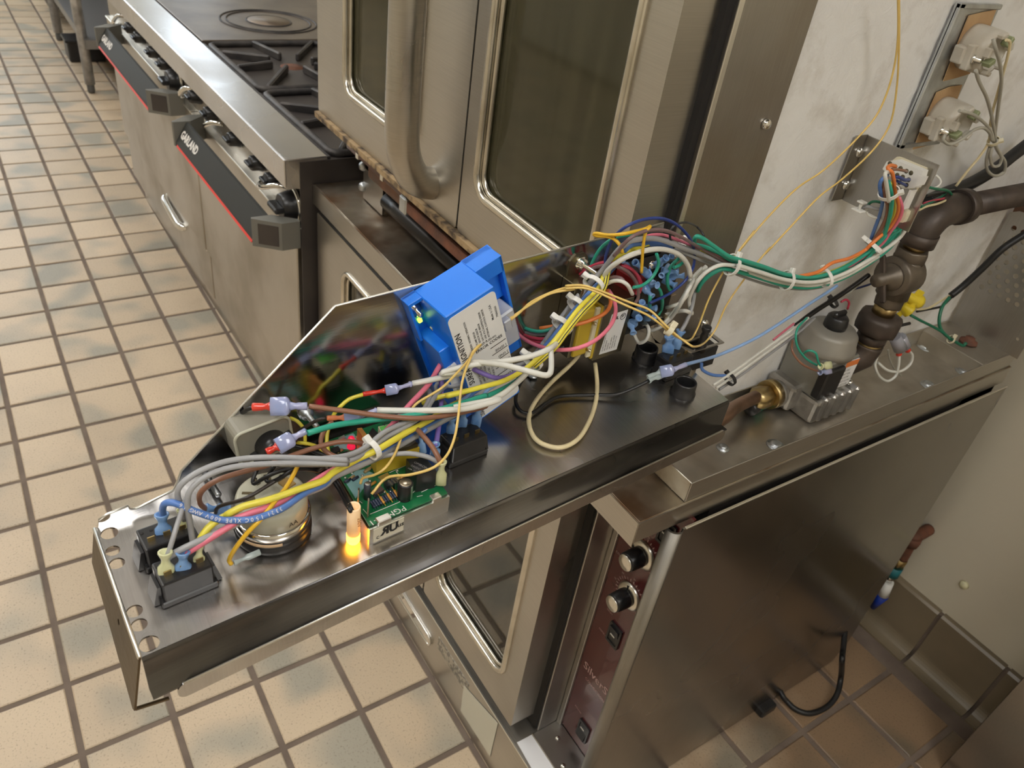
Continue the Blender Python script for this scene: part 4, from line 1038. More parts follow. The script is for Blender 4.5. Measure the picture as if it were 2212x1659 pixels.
bprism('cP', [(925, 228), (1218, 160), (1290, 258), (1020, 395)], .0300, .0306, mat('green_sticker', (.12, .60, .09), .5), 'green_sticker', gt)
g_ = BP('cP', 1060, 330, .0308); b = new(); u_ = CB @ Matrix.Translation((g_[0], g_[1], .0308)) @ Matrix.Rotation(3.35, 4, 'Z')
text(b, '88', .0056, u_ @ Matrix.Translation((-.013, -.006, 0))); text(b, 'MV04', .0052, u_ @ Matrix.Translation((-.016, -.013, 0))); lathe(b, [(.0014, 0), (0, 0.0001)], u_ @ Matrix.Translation((.002, -.002, 0)), 12, False); part('sticker_lettering', b, INK, gt, fix=False)
bprism('cP', [(580, 250), (650, 240), (800, 440), (735, 480)], .0, .0210, mat('bobbin_orange', (.66, .28, .06), .4), 'bobbin')
bprism('cP', [(760, 330), (820, 240), (980, 400), (900, 440)], .0, .0240, BLACK, 'bobbin_core')
b = new(); q = BP('cP', 490, 545); lathe(b, [(.0034, 0), (.0034, .0012), (.0029, .0014), (.0029, .0080), (.0021, .0104), (0, .0112)], CB @ Matrix.Translation((*q, 0)), 16); part('red_indicator', b, mat('red_lens', (.55, .01, .04), .18, 0, emit=(1, .02, .08), estr=.5), BO)
bprism('cP', [(290, 400), (380, 350), (400, 385), (310, 435)], .0, .006, S_MIX, 'crystal_can')
bprism('cP', [(170, 560), (290, 520), (325, 590), (215, 640)], .0, .0030, BLACK, 'chip')
bprism('cP', [(320, 640), (430, 600), (480, 660), (370, 690)], .0, .0030, BLACK, 'chip')
bprism('cP', [(815, 1200), (935, 1130), (1000, 1190), (860, 1275)], .001, .0040, mat('chip_brown', (.09, .06, .055), .4), 'chip')
bprism('cP', [(990, 1080), (1130, 1000), (1190, 1090), (1040, 1150)], .0, .0045, BLACK, 'power_transistor')
bprism('cP', [(900, 1000), (1050, 930), (1090, 980), (950, 1050)], .0, .0022, TIN, 'transistor_tab')
b = new(); q = BP('cP', 1310, 1320); CT = CB @ Matrix.Translation((*q, 0)); lathe(b, [(.0054, 0), (.0057, .001), (.0052, .002), (.0057, .003), (.0057, .0145), (.0052, .0155), (.0046, .0156)], CT, 24); cp_ = part('capacitor', b, BLACK, BO)
b = new(); lathe(b, [(.0046, .0155), (.0044, .0158), (0, .0156)], CT, 20); part('capacitor_top', b, TIN, cp_)
b = new(); lathe(b, [(.0058, .001), (.0058, .0148)], CT, 6, False, -1.3, -.3); part('capacitor_stripe', b, S_MIX, cp_)
b = new(); q = BP('cP', 735, 1330); CT = CB @ Matrix.Translation((*q, 0)); lathe(b, [(.0026, 0), (.0026, .0145), (.0022, .015)], CT, 16); c2 = part('capacitor', b, mat('cap_slate', (.05, .06, .08), .35), BO)
b = new(); lathe(b, [(.0022, .0149), (.0020, .0152), (0, .0152)], CT, 14); part('capacitor_top', b, S_MIX, c2)
for (x, y, x2, y2) in ((600, 1400, 660, 1060), (750, 1560, 800, 1290)):     # quick-connect tabs the gold wires end on
    p_, p2 = PP('cP', x, y, HB), PP('cP', x2, y2, HB + .010)
    b = new(); prism(b, [(-.0042, -.002), (.0042, -.002), (.0042, .009), (.0016, .0135), (-.0010, .0135), (-.0042, .009)], -.0005, .0005, frame(p_, ex * .55 + ey * .835, Z, (ex * .55 + ey * .835).cross(Z))); part('tab', b, mat('dull_tab', (.26, .21, .15), .4, .8), BO)
RB, RO_, RT = mat('resistor_blue', (.02, .03, .06), .4), mat('resistor_orange', (.55, .26, .04), .4), mat('resistor_tan', (.45, .32, .14), .4)
for k in range(11):
    t_ = k / 10
    p_ = BP('cP', 830 + 360 * t_, 1480 - 170 * t_)
    b = new(); u0 = CB @ Vector((p_[0], p_[1] - .002, .0022)); u1 = CB @ Vector((p_[0] - .0006, p_[1] + .0042, .0046))
    lathe(b, [(.0009, 0), (.00125, .0006), (.0010, .0016), (.0010, .0042), (.00125, .0052), (.0009, .0058)], axis_frame(u0, u1 - u0), 10); cyl(b, u0 - (u1 - u0) * .35, u1 + (u1 - u0) * .3, .0003, 5)
    part('resistor', b, RO_ if k in (4, 7, 10) else RB, BO)
for (x, y, m_) in ((320, 630, RT), (740, 930, RT), (760, 905, RT), (830, 1130, RO_), (1210, 1060, RT), (1290, 1030, RO_), (440, 1080, RB), (500, 1040, RT), (560, 1050, RB), (610, 400, RT)):
    p_ = BP('cP', x, y); b = new(); u0 = CB @ Vector((p_[0] - .0028, p_[1], .0012)); u1 = CB @ Vector((p_[0] + .0028, p_[1] + .0014, .0012)); cyl(b, u0, u1, .0011, 8); part('resistor', b, m_, BO)
b = new()
for (x, y) in ((1090, 1180), (1140, 1150), (1175, 1130)):
    p_ = BP('cP', x, y); bx(b, (p_[0] - .0008, p_[1] - .003, 0), (p_[0] + .0008, p_[1] + .003, .006), CB)
part('diode_leads', b, S_MIX, BO)
b = new(); rr = random.Random(11)                     # solder beads and white print
for (x, y) in [(630, 870), (660, 985), (780, 1070), (760, 1090), (500, 950), (700, 1130), (1200, 910), (1160, 1250), (870, 1290), (910, 1275), (960, 1250), (1000, 1240), (1100, 1230), (400, 1020)]:
    p_ = BP('cP', x, y); lathe(b, [(.0013, 0), (.0008, .001), (0, .0013)], CB @ Matrix.Translation((*p_, 0)), 8)
part('solder', b, S_MIX, bd)
b = new()
p_ = BP('cP', 1270, 1440); text(b, 'PGM62-1', .0072, CB @ Matrix.Translation((p_[0] + .001, p_[1] + .0005, .0003)) @ Matrix.Rotation(math.pi + .04, 4, 'Z'), 'LEFT', 'BOTTOM', sx=1.1)
p_ = BP('cP', 1290, 1390); text(b, 'B', .0045, CB @ Matrix.Translation((*p_, .0003)))
def bline(c, x, y, x2, y2, w=.0005):
    p_, q_ = BP(c, x, y), BP(c, x2, y2); d = Vector((q_[0] - p_[0], q_[1] - p_[1])); L_ = d.length; d.normalize(); n_ = Vector((-d.y, d.x)) * w / 2
    b.faces.new([b.verts.new(CB @ Vector((s[0], s[1], .0003))) for s in ((p_[0] - n_.x, p_[1] - n_.y), (q_[0] - n_.x, q_[1] - n_.y), (q_[0] + n_.x, q_[1] + n_.y), (p_[0] + n_.x, p_[1] + n_.y))])
for s in ((780, 1580, 1240, 1390), (1240, 1390, 1170, 1290), (1080, 940, 1330, 830), (1570, 1240, 1800, 1130), (580, 1350, 660, 1410), (670, 1500, 760, 1600), (780, 780, 900, 950), (1500, 1310, 1590, 1290), (420, 1110, 480, 1060), (1180, 920, 1250, 1000), (1400, 1290, 1470, 1220)): bline('cP', *s)
part('silk_print', b, WINK, bd, fix=False)

# neon indicator standing on the plate, glowing at its foot
nb, na = AB('cD', 755, 1045, .0)
NT = PM @ Matrix.Translation((nb, na, 0))
NE_ = thing('neon_indicator', 'glowing amber neon indicator lamp with white sleeve beside the circuit board', 'indicator lamp', NT @ Vector((0, 0, 0)))
b = new(); lathe(b, [(.0048, .0085), (.0048, .0350), (.0044, .0362), (.0036, .0350), (.0036, .03)], NT, 20); part('sleeve', b, mat('amber_sleeve', (.80, .66, .46), .35, 0, emit=(1, .48, .14), estr=.22), NE_)
b = new(); lathe(b, [(.0040, .0003), (.0048, .002), (.0049, .0088), (.0040, .0090)], NT, 20); part('glowing_lens', b, mat('amber_glow', (.9, .5, .05), .3, 0, emit=(1.0, .40, .02), estr=11.0), NE_)
b = new(); text(b, '250V', .0045, NT @ frame((.0050, -.0005, .028), -Z, Y, X), thick=0); part('sleeve_print', b, mat('rust_ink', (.25, .10, .03), .6), NE_, fix=False)

# blue ignition module, screwed askew to the back flange
MA = Vector((.2378, .1253)); MU = Vector((.93, .366)).normalized()
MM = FM @ Matrix.Translation((MA.x, MA.y, 0)) @ Matrix.Rotation(math.atan2(MU.y, MU.x), 4, 'Z')    # local x right, y up, z out
IG = thing('ignition_module', 'bright blue plastic ignition module with white printed label', 'ignition module', MM @ Vector((.04, -.125, 0)))
b = new()
bx(b, (.0115, -.126, 0), (.0575, 0, .0437), MM, .0008)
bx(b, (-.0010, -.0035, 0), (.0120, 0, .0112), MM, .0004); bx(b, (-.0010, -.126, 0), (.0120, -.0, .0025), MM)
bx(b, (-.0010, -.040, 0), (.0012, -.002, .0105), MM)
bx(b, (.0020, -.126, 0), (.0125, -.0385, .0330), MM, .0006)
bx(b, (.0570, -.016, 0), (.0832, 0, .0195), MM, .0005); bx(b, (.0570, -.105, 0), (.0835, -.078, .0195), MM, .0005); bx(b, (.0570, -.105, 0), (.0835, 0, .0060), MM)
bx(b, (.0805, -.105, 0), (.0832, 0, .0195), MM, .0004); bx(b, (.057, -.046, 0), (.0815, -.016, .0120), MM)
hb = part('case', b, BLUE, IG)
b = new(); prism(b, rrect(.0122, -.1235, .0570, -.0035, .004, 4), .0438, .0442, MM); lb = part('printed_label', b, WHITE_L, IG)
b = new()
LT = MM @ Matrix.Translation((0, 0, .0444)) @ Matrix.Rotation(-math.pi / 2, 4, 'Z')       # reading direction: down the module
def lt(s, u_, v_, size, bold=0.0, sx=1.0, rot=0.0, ax='LEFT'):
    M_ = MM @ Matrix.Translation((u_, v_, .0444)) @ Matrix.Rotation(rot, 4, 'Z'); text(b, s, size, M_, ax, 'BOTTOM', bold=bold, sx=sx)
UPW = math.pi / 2
lt('SURFACE IGNITION', .0202, -.080, .0072, .02, .92, UPW); lt('DISABLE CONTROL', .0202, -.122, .0058, .02, .5, UPW)
for k, s in enumerate(('GREEN  NORMAL OPERATION', '1  FLAME ERROR', '2  SENSOR ERROR', '3  GAS VALVE ERROR', '4  LINE VOLTAGE/FREQ ERROR', '5  INTERNAL CONTROL ERROR')):
    lt(s, .0262 + k * .0030 + (.0022 if k else 0), -.0460, .0025, .012, .92, UPW)
lt('(RED FLASHES)', .0315, -.0480, .0026, .012, 1, 0); lt('ERROR CODES', .0272, -.0525, .0040, .02, 1, 0)
lt('Made in USA', .0510, -.0300, .0032, .005, .95, UPW); lt('790A60360', .0552, -.0300, .0028, .005, .9, UPW)
for k, s in enumerate(('1 SENSE', '2 GND', '3 VALVE', '4 24V', '5 LINE', '6 HSI')):
    lt(s, .0560, -.0600 - k * .0082, .0036, .006, .95, math.pi, 'LEFT')
    bx(b, (.0405, -.0565 - k * .0082, .0443), (.0562, -.0560 - k * .0082, .0445), MM)
for k, s in enumerate(('SUPPLY 24 VAC 60HZ', 'VALVE 24 VAC 2A', 'CURRENT 0.25A', 'TRIAL 6 SEC', 'PURGE 15 SEC')):
    lt(s, .0255 + k * .0034, -.0860, .0026, .006, .9, UPW)
part('label_lettering', b, INK, lb, fix=False)
b = new(); bx(b, (.0030, -.120, .0331), (.0118, -.058, .0334), MM); sl_ = part('side_label', b, WHITE_L, IG)
b = new(); text(b, 'MODEL 1050-83', .0040, MM @ Matrix.Translation((.0085, -.118, .0336)) @ Matrix.Rotation(UPW, 4, 'Z')); part('label_lettering', b, INK, sl_, fix=False)
b = new(); lathe(b, [(.0062, 0), (.0062, .0012), (.0048, .0013), (.0048, .0045), (.0022, .0048), (.0022, .010), (0, .010)], MM @ Matrix.Translation((.0062, -.0150, .0022)), 12); part('screw', b, CHROME, IG)
b = new(); box(b, (.0065, -.0255, .0045), (.0034, .0042, .0030), MM, .0006); part('status_light', b, mat('lime_led', (.4, .8, .05), .3, emit=(.55, 1.0, .05), estr=3.0), IG)
b = new(); box(b, (.0022, -.0375, .010), (.0045, .0050, .0030), MM @ Matrix.Rotation(.3, 4, 'Z'), .0006); part('jumper_tab', b, CREAM, IG)
b = new(); bx(b, (.0600, -.084, .010), (.0780, -.047, .030), MM, .0015); bx(b, (.0620, -.060, .027), (.0700, -.049, .036), MM, .001); part('plug', b, mat('clear_plug', (.62, .64, .70), .22, trans=.3), IG)

# transformer on the back flange
TR = thing('transformer', 'olive steel transformer with yellow coil and white rating label', 'transformer', FM @ Vector((.45, .022, .0)))
b = new(); bx(b, (.4390, .0215, 0), (.4785, .0840, .0300), FM, .0006)
br = part('steel_bracket', b, BRASSY, TR)
b = new(); bx(b, (.4790, .0840, .004), (.4800, .0855, .030), FM) ; prism(b, rrect(.4545, .006, .4665, .013, .0034, 4), .0840, .0842, FM @ frame((0, 0, 0), X, Z, -Y) @ Matrix.Scale(-1, 4, Z)); part('mounting_slot', b, DARK, br)
b = new(); bx(b, (.4080, .092, 0), (.4260, .1060, .018), FM, .0006); prism(b, [(.412, .104), (.434, .104), (.434, .121), (.428, .127), (.418, .127), (.412, .121)], 0, .0014, FM); bx(b, (.4100, .030, .0), (.4140, .1040, .024), FM, .0005)
part('bracket_ear', b, BRASSY, br)
b = new(); lathe(b, [(.0068, 0), (.0068, .0012), (.0052, .0014), (.0052, .006), (.0024, .0062), (.0024, .022), (0, .022)], FM @ Matrix.Translation((.4255, .117, .0014)), 6); part('mounting_screw', b, CHROME, br)
b = new(); bx(b, (.4145, .0300, .003), (.4370, .0800, .0260), FM, .002, 2); bx(b, (.4360, .0250, .002), (.4392, .0830, .0290), FM); cl_ = part('coil', b, YTAPE, TR)
b = new(); bx(b, (.4310, .0270, .0255), (.4390, .0820, .0285), FM, .0006); part('coil_former', b, CREAM, cl_)
for (y_, z_) in ((.066, .0265), (.036, .0265), (.030, .020)):
    b = new(); lathe(b, [(.0022, 0), (.0016, .004), (0, .005)], FM @ Matrix.Translation((.432, y_, z_)), 8); part('solder_pin', b, TIN, cl_)
b = new(); M_ = FM @ Matrix.Translation((0, 0, .0302)); prism(b, [(.4462, .0275), (.4703, .0265), (.4727, .0715), (.4511, .0716)], 0, .0003, M_); lb = part('rating_label', b, WHITE_L, TR)
b = new()
for k, s in enumerate(('CLASS 2 TRANSFORMER', 'PRI 208/240V', '50/60HZ', 'SEC 24V 40VA', 'MANUAL RESET', 'MADE IN USA')):
    text(b, s, .0022, M_ @ Matrix.Translation((.4503 + k * .0032, .0305, .0005)) @ Matrix.Rotation(UPW, 4, 'Z'))
text(b, 'UL', .0046, M_ @ Matrix.Translation((.4560, .0635, .0005)), bold=.03); tube(b, [M_ @ Vector((.4672 + .0034 * math.cos(a), .0655 + .0034 * math.sin(a), .0005)) for a in (2 * math.pi * k / 18 for k in range(18))], .0003, 4, closed=True); text(b, 'SP', .0040, M_ @ Matrix.Translation((.4650, .0640, .0005)), bold=.03)
part('label_lettering', b, INK, lb, fix=False)

# black contactor the blue terminals sit on
CO = thing('contactor', 'black contactor block under a cluster of blue spade terminals', 'contactor', FM @ Vector((.515, .03, 0)))
b = new(); bx(b, (.4850, .030, 0), (.5430, .104, .020), FM, .0015); bx(b, (.4900, .040, .020), (.5380, .094, .028), FM, .001); part('block', b, BLACK, CO)
for k in range(6):
    b = new(); bx(b, (.494 + (k % 3) * .016, .050 + (k // 3) * .026, .028), (.501 + (k % 3) * .016, .051 + (k // 3) * .026, .036), FM); part('terminal_blade', b, TIN, CO)
a_, h_ = BK('cR', 155, 545, .028); b = new(); lathe(b, [(.0045, 0), (.0045, .002), (.0025, .0035), (0, .0035)], FM @ Matrix.Translation((a_, h_, .028)), 10); part('terminal_screw', b, CHROME, CO)
b = new(); bx(b, (.478, .080, .0), (.494, .100, .026), FM, .001); part('red_side', b, mat('dark_red_plastic', (.20, .012, .012), .35), CO)
def bushing(label, b0, a0, r):
    T = PM @ Matrix.Translation((b0, a0, 0)); b = new()
    lathe(b, [(r * .80, .001), (r * .80, .0135), (r * .86, .0150), (r * .96, .0150), (r, .0130), (r, .004), (r * 1.12, .0030), (r * 1.12, 0)], T, 28, False); lathe(b, [(r * .8, .0012), (0, .0012)], T, 28, False)
    solo('snap_bushing', b, BLACK, label, 'bushing', 'black snap bushings')
bushing('black round snap bushing beside the transformer', .0304, .5188, .0118)
bushing('black round snap bushing at the bare corner of the panel', .0927, .5092, .0112)
# toggle switch in a recessed bezel on the oven frame
tz = .950
q = [onz(*cx('cE', *p), tz) for p in ((110, 810), (300, 890), (690, 770), (520, 640))]
cq = sum(q, Vector()) / 4
TG = thing('toggle_switch', 'black toggle switch in a stainless recessed bezel at the oven frame', 'switch', cq - Z * .03)
b = new(); o_ = [(p.x, p.y) for p in q]; i_ = [(cq.x + (p.x - cq.x) * .74, cq.y + (p.y - cq.y) * .80) for p in q]
sheet(b, o_, [list(reversed(i_))], tz - .0015, tz); part('bezel', b, S_STRIP, TG)
b = new(); i2 = [(cq.x + (p.x - cq.x) * .76, cq.y + (p.y - cq.y) * .82) for p in q]; prism(b, i2, tz - .032, tz - .006); part('switch_box', b, BLACK, TG)
tp = Vector((cq.x + .004, cq.y - .002, tz - .008)); te = onz(*cx('cE', 487, 580), tz + .028)
b = new(); d_ = te - tp; L_ = d_.length; lathe(b, [(.0060, 0), (.0060, L_ * .25), (.0042, L_ * .45), (.0050, L_ * .62), (.0036, L_ * .74), (.0056, L_ * .86), (.0056, L_ * .97), (.0040, L_), (0, L_)], axis_frame(tp, d_), 16); part('lever', b, BLACK, TG)

# ------------------------------------------------------------------ wiring
LAYER = [0]
def wpath(pts):
    """points of one wire; near the contactor each wire keeps its own layer clear of the block"""
    out = []; c = 'F'; LAYER[0] += 1
    for p in pts:
        if isinstance(p, str): c = p
        elif isinstance(p, Vector): out.append(p)
        else:
            q = PP(c, *p)
            u, v = cx(c, p[0], p[1])
            if c in ('c6', 'c7') and 1240 < u < 1500 and v < 665 and 0 < p[2] < 1:
                t_ = min(1.0, (u - 1240) / 110.0)
                bm_ = t_ * (.037 + .0026 * (LAYER[0] % 7))
                if (q - BLC).dot(PN) < bm_: q = PP(c, p[0], p[1], -bm_)
            out.append(q)
    return out
def toward_cam(p, ax):
    v = (CAM - p); v = v - ax * v.dot(ax)
    return v.normalized()
def spade(parent, tip, neck, wpx, m, nm='spade_terminal', flare=True):
    """insulated push-on terminal: flat body, crimped waist, bell mouth"""
    ax = (neck - tip); L = ax.length; ax.normalize()
    w = wpx * depth((tip + neck) / 2) / F_PX
    fc = toward_cam(tip, ax); sx = ax.cross(fc)
    M = frame(tip, sx, fc, ax)
    b = new()
    secs = [(0, .42, .20), (.03, .50, .26), (.48, .50, .27), (.60, .30, .25), (.72, .26, .24), (.80, .30, .28)] + ([(.97, .46, .42), (1.0, .45, .41), (1.0, .34, .30), (.85, .22, .2)] if flare else [(1.0, .27, .25)])
    rings = []
    for t, a, c in secs:
        ring = []
        for k in range(12):
            th = 2 * math.pi * (k + .5) / 12
            s = 4 if t < .55 else 2
            cs, sn = math.cos(th), math.sin(th)
            e = (abs(cs) ** s + abs(sn) ** s) ** (-1 / s)
            ring.append(b.verts.new(M @ Vector((cs * e * a * w, sn * e * c * w, t * L))))
        rings.append(ring)
    for A, B in zip(rings, rings[1:]):
        for k in range(12):
            f = b.faces.new((A[k], A[(k + 1) % 12], B[(k + 1) % 12], B[k])); f.smooth = True
    b.faces.new(list(reversed(rings[0]))); b.faces.new(rings[-1])
    return part(nm, b, m, parent)
def wire(label, m, pts, wpx, terms=(), group='harness wires', cat='wire', name='wire', n=8):
    P = wpath(pts)
    r = wpx / 2 * sum(depth(p) for p in P) / len(P) / F_PX
    path = spline(P, .0045)
    b = new(); tube(b, path, r, n)
    if not terms:
        return solo(name, b, m, label, cat, group, base=P[0])
    t = thing(name, label, cat, P[0], group)
    part('insulated_lead', b, m, t)
    for (c, x0, y0, h0, x1, y1, h1, w, tm) in terms:
        spade(t, PP(c, x0, y0, h0), PP(c, x1, y1, h1), w, tm)
    return t
def loft(parent, nm, m, pts, secs, sides=14):
    """skin rounded-rectangle sections (half width, half depth, squareness) set along a straight run"""
    A, B = pts; ax = (B - A); L = ax.length; ax.normalize(); fc = toward_cam(A, ax); sx = ax.cross(fc); b = new(); rings = []
    for t, a, c, s in secs:
        ring = []
        for k in range(sides):
            th = 2 * math.pi * (k + .5) / sides; cs, sn = math.cos(th), math.sin(th)
            e = (abs(cs) ** s + abs(sn) ** s) ** (-1 / s)
            ring.append(b.verts.new(A + ax * (t * L) + sx * (cs * e * a) + fc * (sn * e * c)))
        rings.append(ring)
    for P, Q in zip(rings, rings[1:]):
        for k in range(sides):
            f = b.faces.new((P[k], P[(k + 1) % sides], Q[(k + 1) % sides], Q[k])); f.smooth = True
    b.faces.new(list(reversed(rings[0]))); b.faces.new(rings[-1])
    return part(nm, b, m, parent)
def inline_plug(t, c, p0, p1, p2, p3, wpx, sleeve, body):
    """two push-on halves joined: crimped coloured sleeve, boxy clear body, clear neck"""
    A, B, C, D = (PP(c, *p) for p in (p0, p1, p2, p3))
    w = wpx * depth(B) / F_PX
    loft(t, 'coloured_sleeve', sleeve, (A, B + (B - A) * .10), [(0, .22 * w, .20 * w, 2), (.10, .23 * w, .21 * w, 2), (.45, .21 * w, .19 * w, 2), (.6, .16 * w, .15 * w, 2), (.78, .20 * w, .17 * w, 2.5), (1, .38 * w, .20 * w, 4)])
    loft(t, 'clear_body', body, (B, C), [(0, .46 * w, .27 * w, 6), (.02, .50 * w, .30 * w, 6), (.80, .50 * w, .30 * w, 6), (.90, .44 * w, .27 * w, 4), (1, .26 * w, .22 * w, 2.5)])
    loft(t, 'clear_neck', body, (C - (C - B) * .04, D), [(0, .25 * w, .21 * w, 2.5), (.35, .17 * w, .17 * w, 2), (.5, .20 * w, .19 * w, 2), (.95, .22 * w, .21 * w, 2), (1, .20 * w, .19 * w, 2)])
def zip_tie(label, c, x, y, h, x2, y2, h2, wpx=34, m=None, cam_off=.0):
    """strap round a bundle whose run is (x,y)->(x2,y2), with its square head"""
    p, q = PP(c, x, y, h), PP(c, x2, y2, h2)
    ax = (q - p).normalized(); R = wpx / 2 * depth(p) / F_PX
    fc = toward_cam(p, ax); sx = ax.cross(fc)
    t = thing('zip_tie', label, 'zip tie', p, 'zip ties on the harness')
    b = new(); lo = []
    for s in (-.0024, .0024):
        for rr_ in (R, R + .0011):
            lo.append([b.verts.new(p + ax * s + (sx * math.cos(a) + fc * math.sin(a) * .8) * rr_) for a in (2 * math.pi * k / 22 for k in range(22))])
    for A, B in ((0, 1), (1, 3), (3, 2), (2, 0)):
        for k in range(22): b.faces.new((lo[A][k], lo[A][(k + 1) % 22], lo[B][(k + 1) % 22], lo[B][k]))
    part('strap', b, m or NYLON, t)
    b = new(); box(b, (0, 0, 0), (.0062, .0052, .0046), frame(p - sx * (R + .0012) + fc * R * .35, sx, ax, fc), .0007); part('head', b, m or NYLON, t)
    return t

# -- left end: the two end switches
t = wire('blue printed wire arching from the end switch over the timer drum', W_BLU, ['cS', (470, 400, .026), (455, 250, .042), (500, 170, .050), (640, 175, .052), (900, 285, .048), (1250, 400, .044), 'cT', (60, 895, .044), (400, 880, .046), (700, 780, .047), (900, 690, .047), (1250, 450, .047), (1515, 330, .047),
     'c5', (900, 1000, .046), (1250, 860, .046), (1500, 720, .044), (1700, 600, .042), (1850, 500, .042), (2030, 380, .042), (2212, 275, .044), 'c6', (760, 1180, .045), (930, 1110, .047), (1100, 1030, .052), (1270, 840, .074), (1390, 690, .089), (1550, 500, .103), (1750, 290, .113), 'c7', (700, 410, .110), (860, 385, .113), (1000, 390, .114), (1130, 430, .112), (1250, 480, .108)], 13,
     [('cS', 480, 690, .014, 440, 320, .034, 34, SPADE_B)])
# printed legend on the blue wire
P = spline(wpath(['cS', (500, 170, .050), (640, 175, .052), (900, 285, .048), (1250, 400, .044), 'cT', (60, 895, .044), (400, 880, .046), (700, 780, .047), (900, 690, .047)]), .0015)
b = new(); s_ = 'AWM STYLE 3321 150C XLPE 600V AWG 16'; rad = 6.5 * .64 / F_PX; cum = [0]
for a, c in zip(P, P[1:]): cum.append(cum[-1] + (c - a).length)
for k, chh in enumerate(reversed(s_)):
    d_ = .010 + k * .0026
    i = next((j for j, v in enumerate(cum) if v > d_), None)
    if i is None or i >= len(P) - 1 or chh == ' ': continue
    ax = (P[i + 1] - P[i]).normalized(); fc = toward_cam(P[i], ax)
    text(b, chh, .0036, frame(P[i] + fc * (rad + .0004), -ax, fc.cross(-ax), fc), 'CENTER', 'CENTER')
part('printed_legend', b, WINK, t, fix=False)
wire('yellow wire from the end switch across the timer into the harness', W_YEL, ['cS', (940, 780, .026), (985, 650, .034), (1150, 450, .040), (1480, 265, .043), 'cT', (0, 810, .044), (250, 680, .048), (700, 560, .051), (1200, 380, .052), (1515, 270, .052), 'c5', (880, 1000, .052), (1080, 890, .054), (1230, 820, .056), (1450, 690, .054), (1650, 580, .050), (1820, 470, .044), (2000, 380, .040), 'c6', (800, 1200, .040), (1000, 1100, .046), (1230, 900, .060), (1400, 700, .078), (1580, 500, .092)], 14,
     [('cS', 955, 1080, .014, 960, 745, .032, 24, SPADE_Y)])
wire('pink wire from the end switch up to a loop at the blue module', W_PNK, ['cS', (730, 890, .026), (880, 800, .032), (1200, 600, .038), (1480, 420, .041), 'cT', (100, 890, .042), (400, 770, .045), (700, 670, .046), (1000, 510, .047), (1515, 190, .049), 'c5', (900, 970, .049), (1050, 890, .050), (1200, 770, .053), (1350, 620, .056), (1500, 450, .060), (1640, 300, .064), (1720, 170, .070), (1790, 55, .074), (1845, 38, .074), (1890, 85, .070), (1920, 200, .058), (1945, 330, .044), (1945, 430, .032)], 13,
     [('cS', 740, 1200, .013, 735, 840, .033, 34, SPADE_B)])
wire('gray wire from the pale yellow end terminal along the harness', W_GRY, ['cS', (500, 940, .028), (640, 850, .032), (900, 720, .036), (1250, 560, .038), (1500, 450, .039), 'cT', (200, 900, .041), (600, 740, .043), (1000, 560, .044), (1515, 360, .045), 'c5', (900, 1030, .045), (1150, 920, .046), (1400, 790, .045), (1650, 650, .042), (1850, 540, .040), (2050, 450, .039), 'c6', (820, 1225, .040), (1030, 1095, .046), (1215, 860, .062), (1340, 690, .080), (1480, 520, .096), (1660, 310, .108), 'c7', (640, 400, .114), (800, 340, .117), (960, 335, .118), (1120, 385, .116), (1230, 430, .113), (1400, 490, 1.690), (1560, 560, 1.695), (1680, 600, 1.700)], 12,
     [('cS', 510, 1240, .014, 490, 840, .036, 34, SPADE_Y)])
wire('gray jumper wire looping between the two end switches', W_GRY, ['cS', (490, 950, .028), (560, 780, .036), (640, 520, .044), (730, 240, .050), (770, 130, .052), (800, 200, .046), (770, 330, .032)], 11,
     [('cS', 735, 590, .016, 700, 260, .036, 20, SPADE_Y)])
wire('inner gray loop wire rising from behind the end switches', W_GRY, ['c4', (995, 1430, .020), (965, 1250, .034), (940, 1080, .052), (960, 960, .062), (1080, 850, .068), (1300, 770, .070), (1700, 740, .068), (2212, 745, .062), 'c5', (450, 930, .063), (750, 930, .061), (1000, 905, .058), (1150, 830, .056), (1300, 720, .056), (1500, 610, .056), (1610, 520, .056), (1690, 400, .054), (1780, 310, .052), 'c6', (480, 1230, .052), (700, 1160, .052), (950, 1090, .054), (1120, 1000, .060)], 12)
wire('outer gray loop wire rising from behind the end switches', W_GRY, ['c4', (915, 1190, .030), (890, 1080, .046), (862, 1000, .056), (875, 930, .063), (960, 850, .068), (1100, 775, .071), (1300, 715, .072), (1600, 692, .070), (2212, 715, .066), 'c5', (450, 890, .067), (750, 890, .065), (1000, 860, .062), (1150, 790, .060), (1300, 670, .060), (1480, 590, .059), (1560, 560, .058), (1640, 430, .056), (1650, 350, .054), (1620, 345, .052)], 12)
wire('brown wire curving from behind the timer under the gray loops', W_BRN, ['c4', (1085, 1105, .020), (1035, 1050, .034), (1055, 960, .046), (1200, 865, .053), (1500, 775, .056), 'c5', (330, 950, .056), (550, 865, .055), (760, 795, .055), (950, 752, .055), (1110, 765, .052), (1190, 810, .046)], 12,
     [('c4', 1280, 1115, .014, 1085, 1100, .020, 26, SPADE_B)])
wire('dark umber wire from a clear terminal across the timer top', W_UMB, ['c4', (1160, 1150, .016), (1190, 1085, .026), (1400, 1020, .038), (1600, 905, .042), (1720, 830, .045), (1850, 775, .048), (2030, 760, .048), 'c5', (760, 990, .044)], 9,
     [('c4', 1300, 1200, .010, 1150, 1150, .016, 24, SPADE_B)])
wire('amber wire hooked round the front of the timer drum', W_AMB, ['c4', (1290, 1545, .006), (1272, 1510, .010), (1320, 1420, .024), (1420, 1290, .038), (1520, 1190, .045), (1640, 1040, .049), (1720, 940, .051), (1790, 820, .053), (1850, 690, .050)], 10,
     [('c4', 1520, 1445, .006, 1310, 1535, .005, 14, mat('clear_crimp', (.50, .58, .58), .2, trans=.3))])
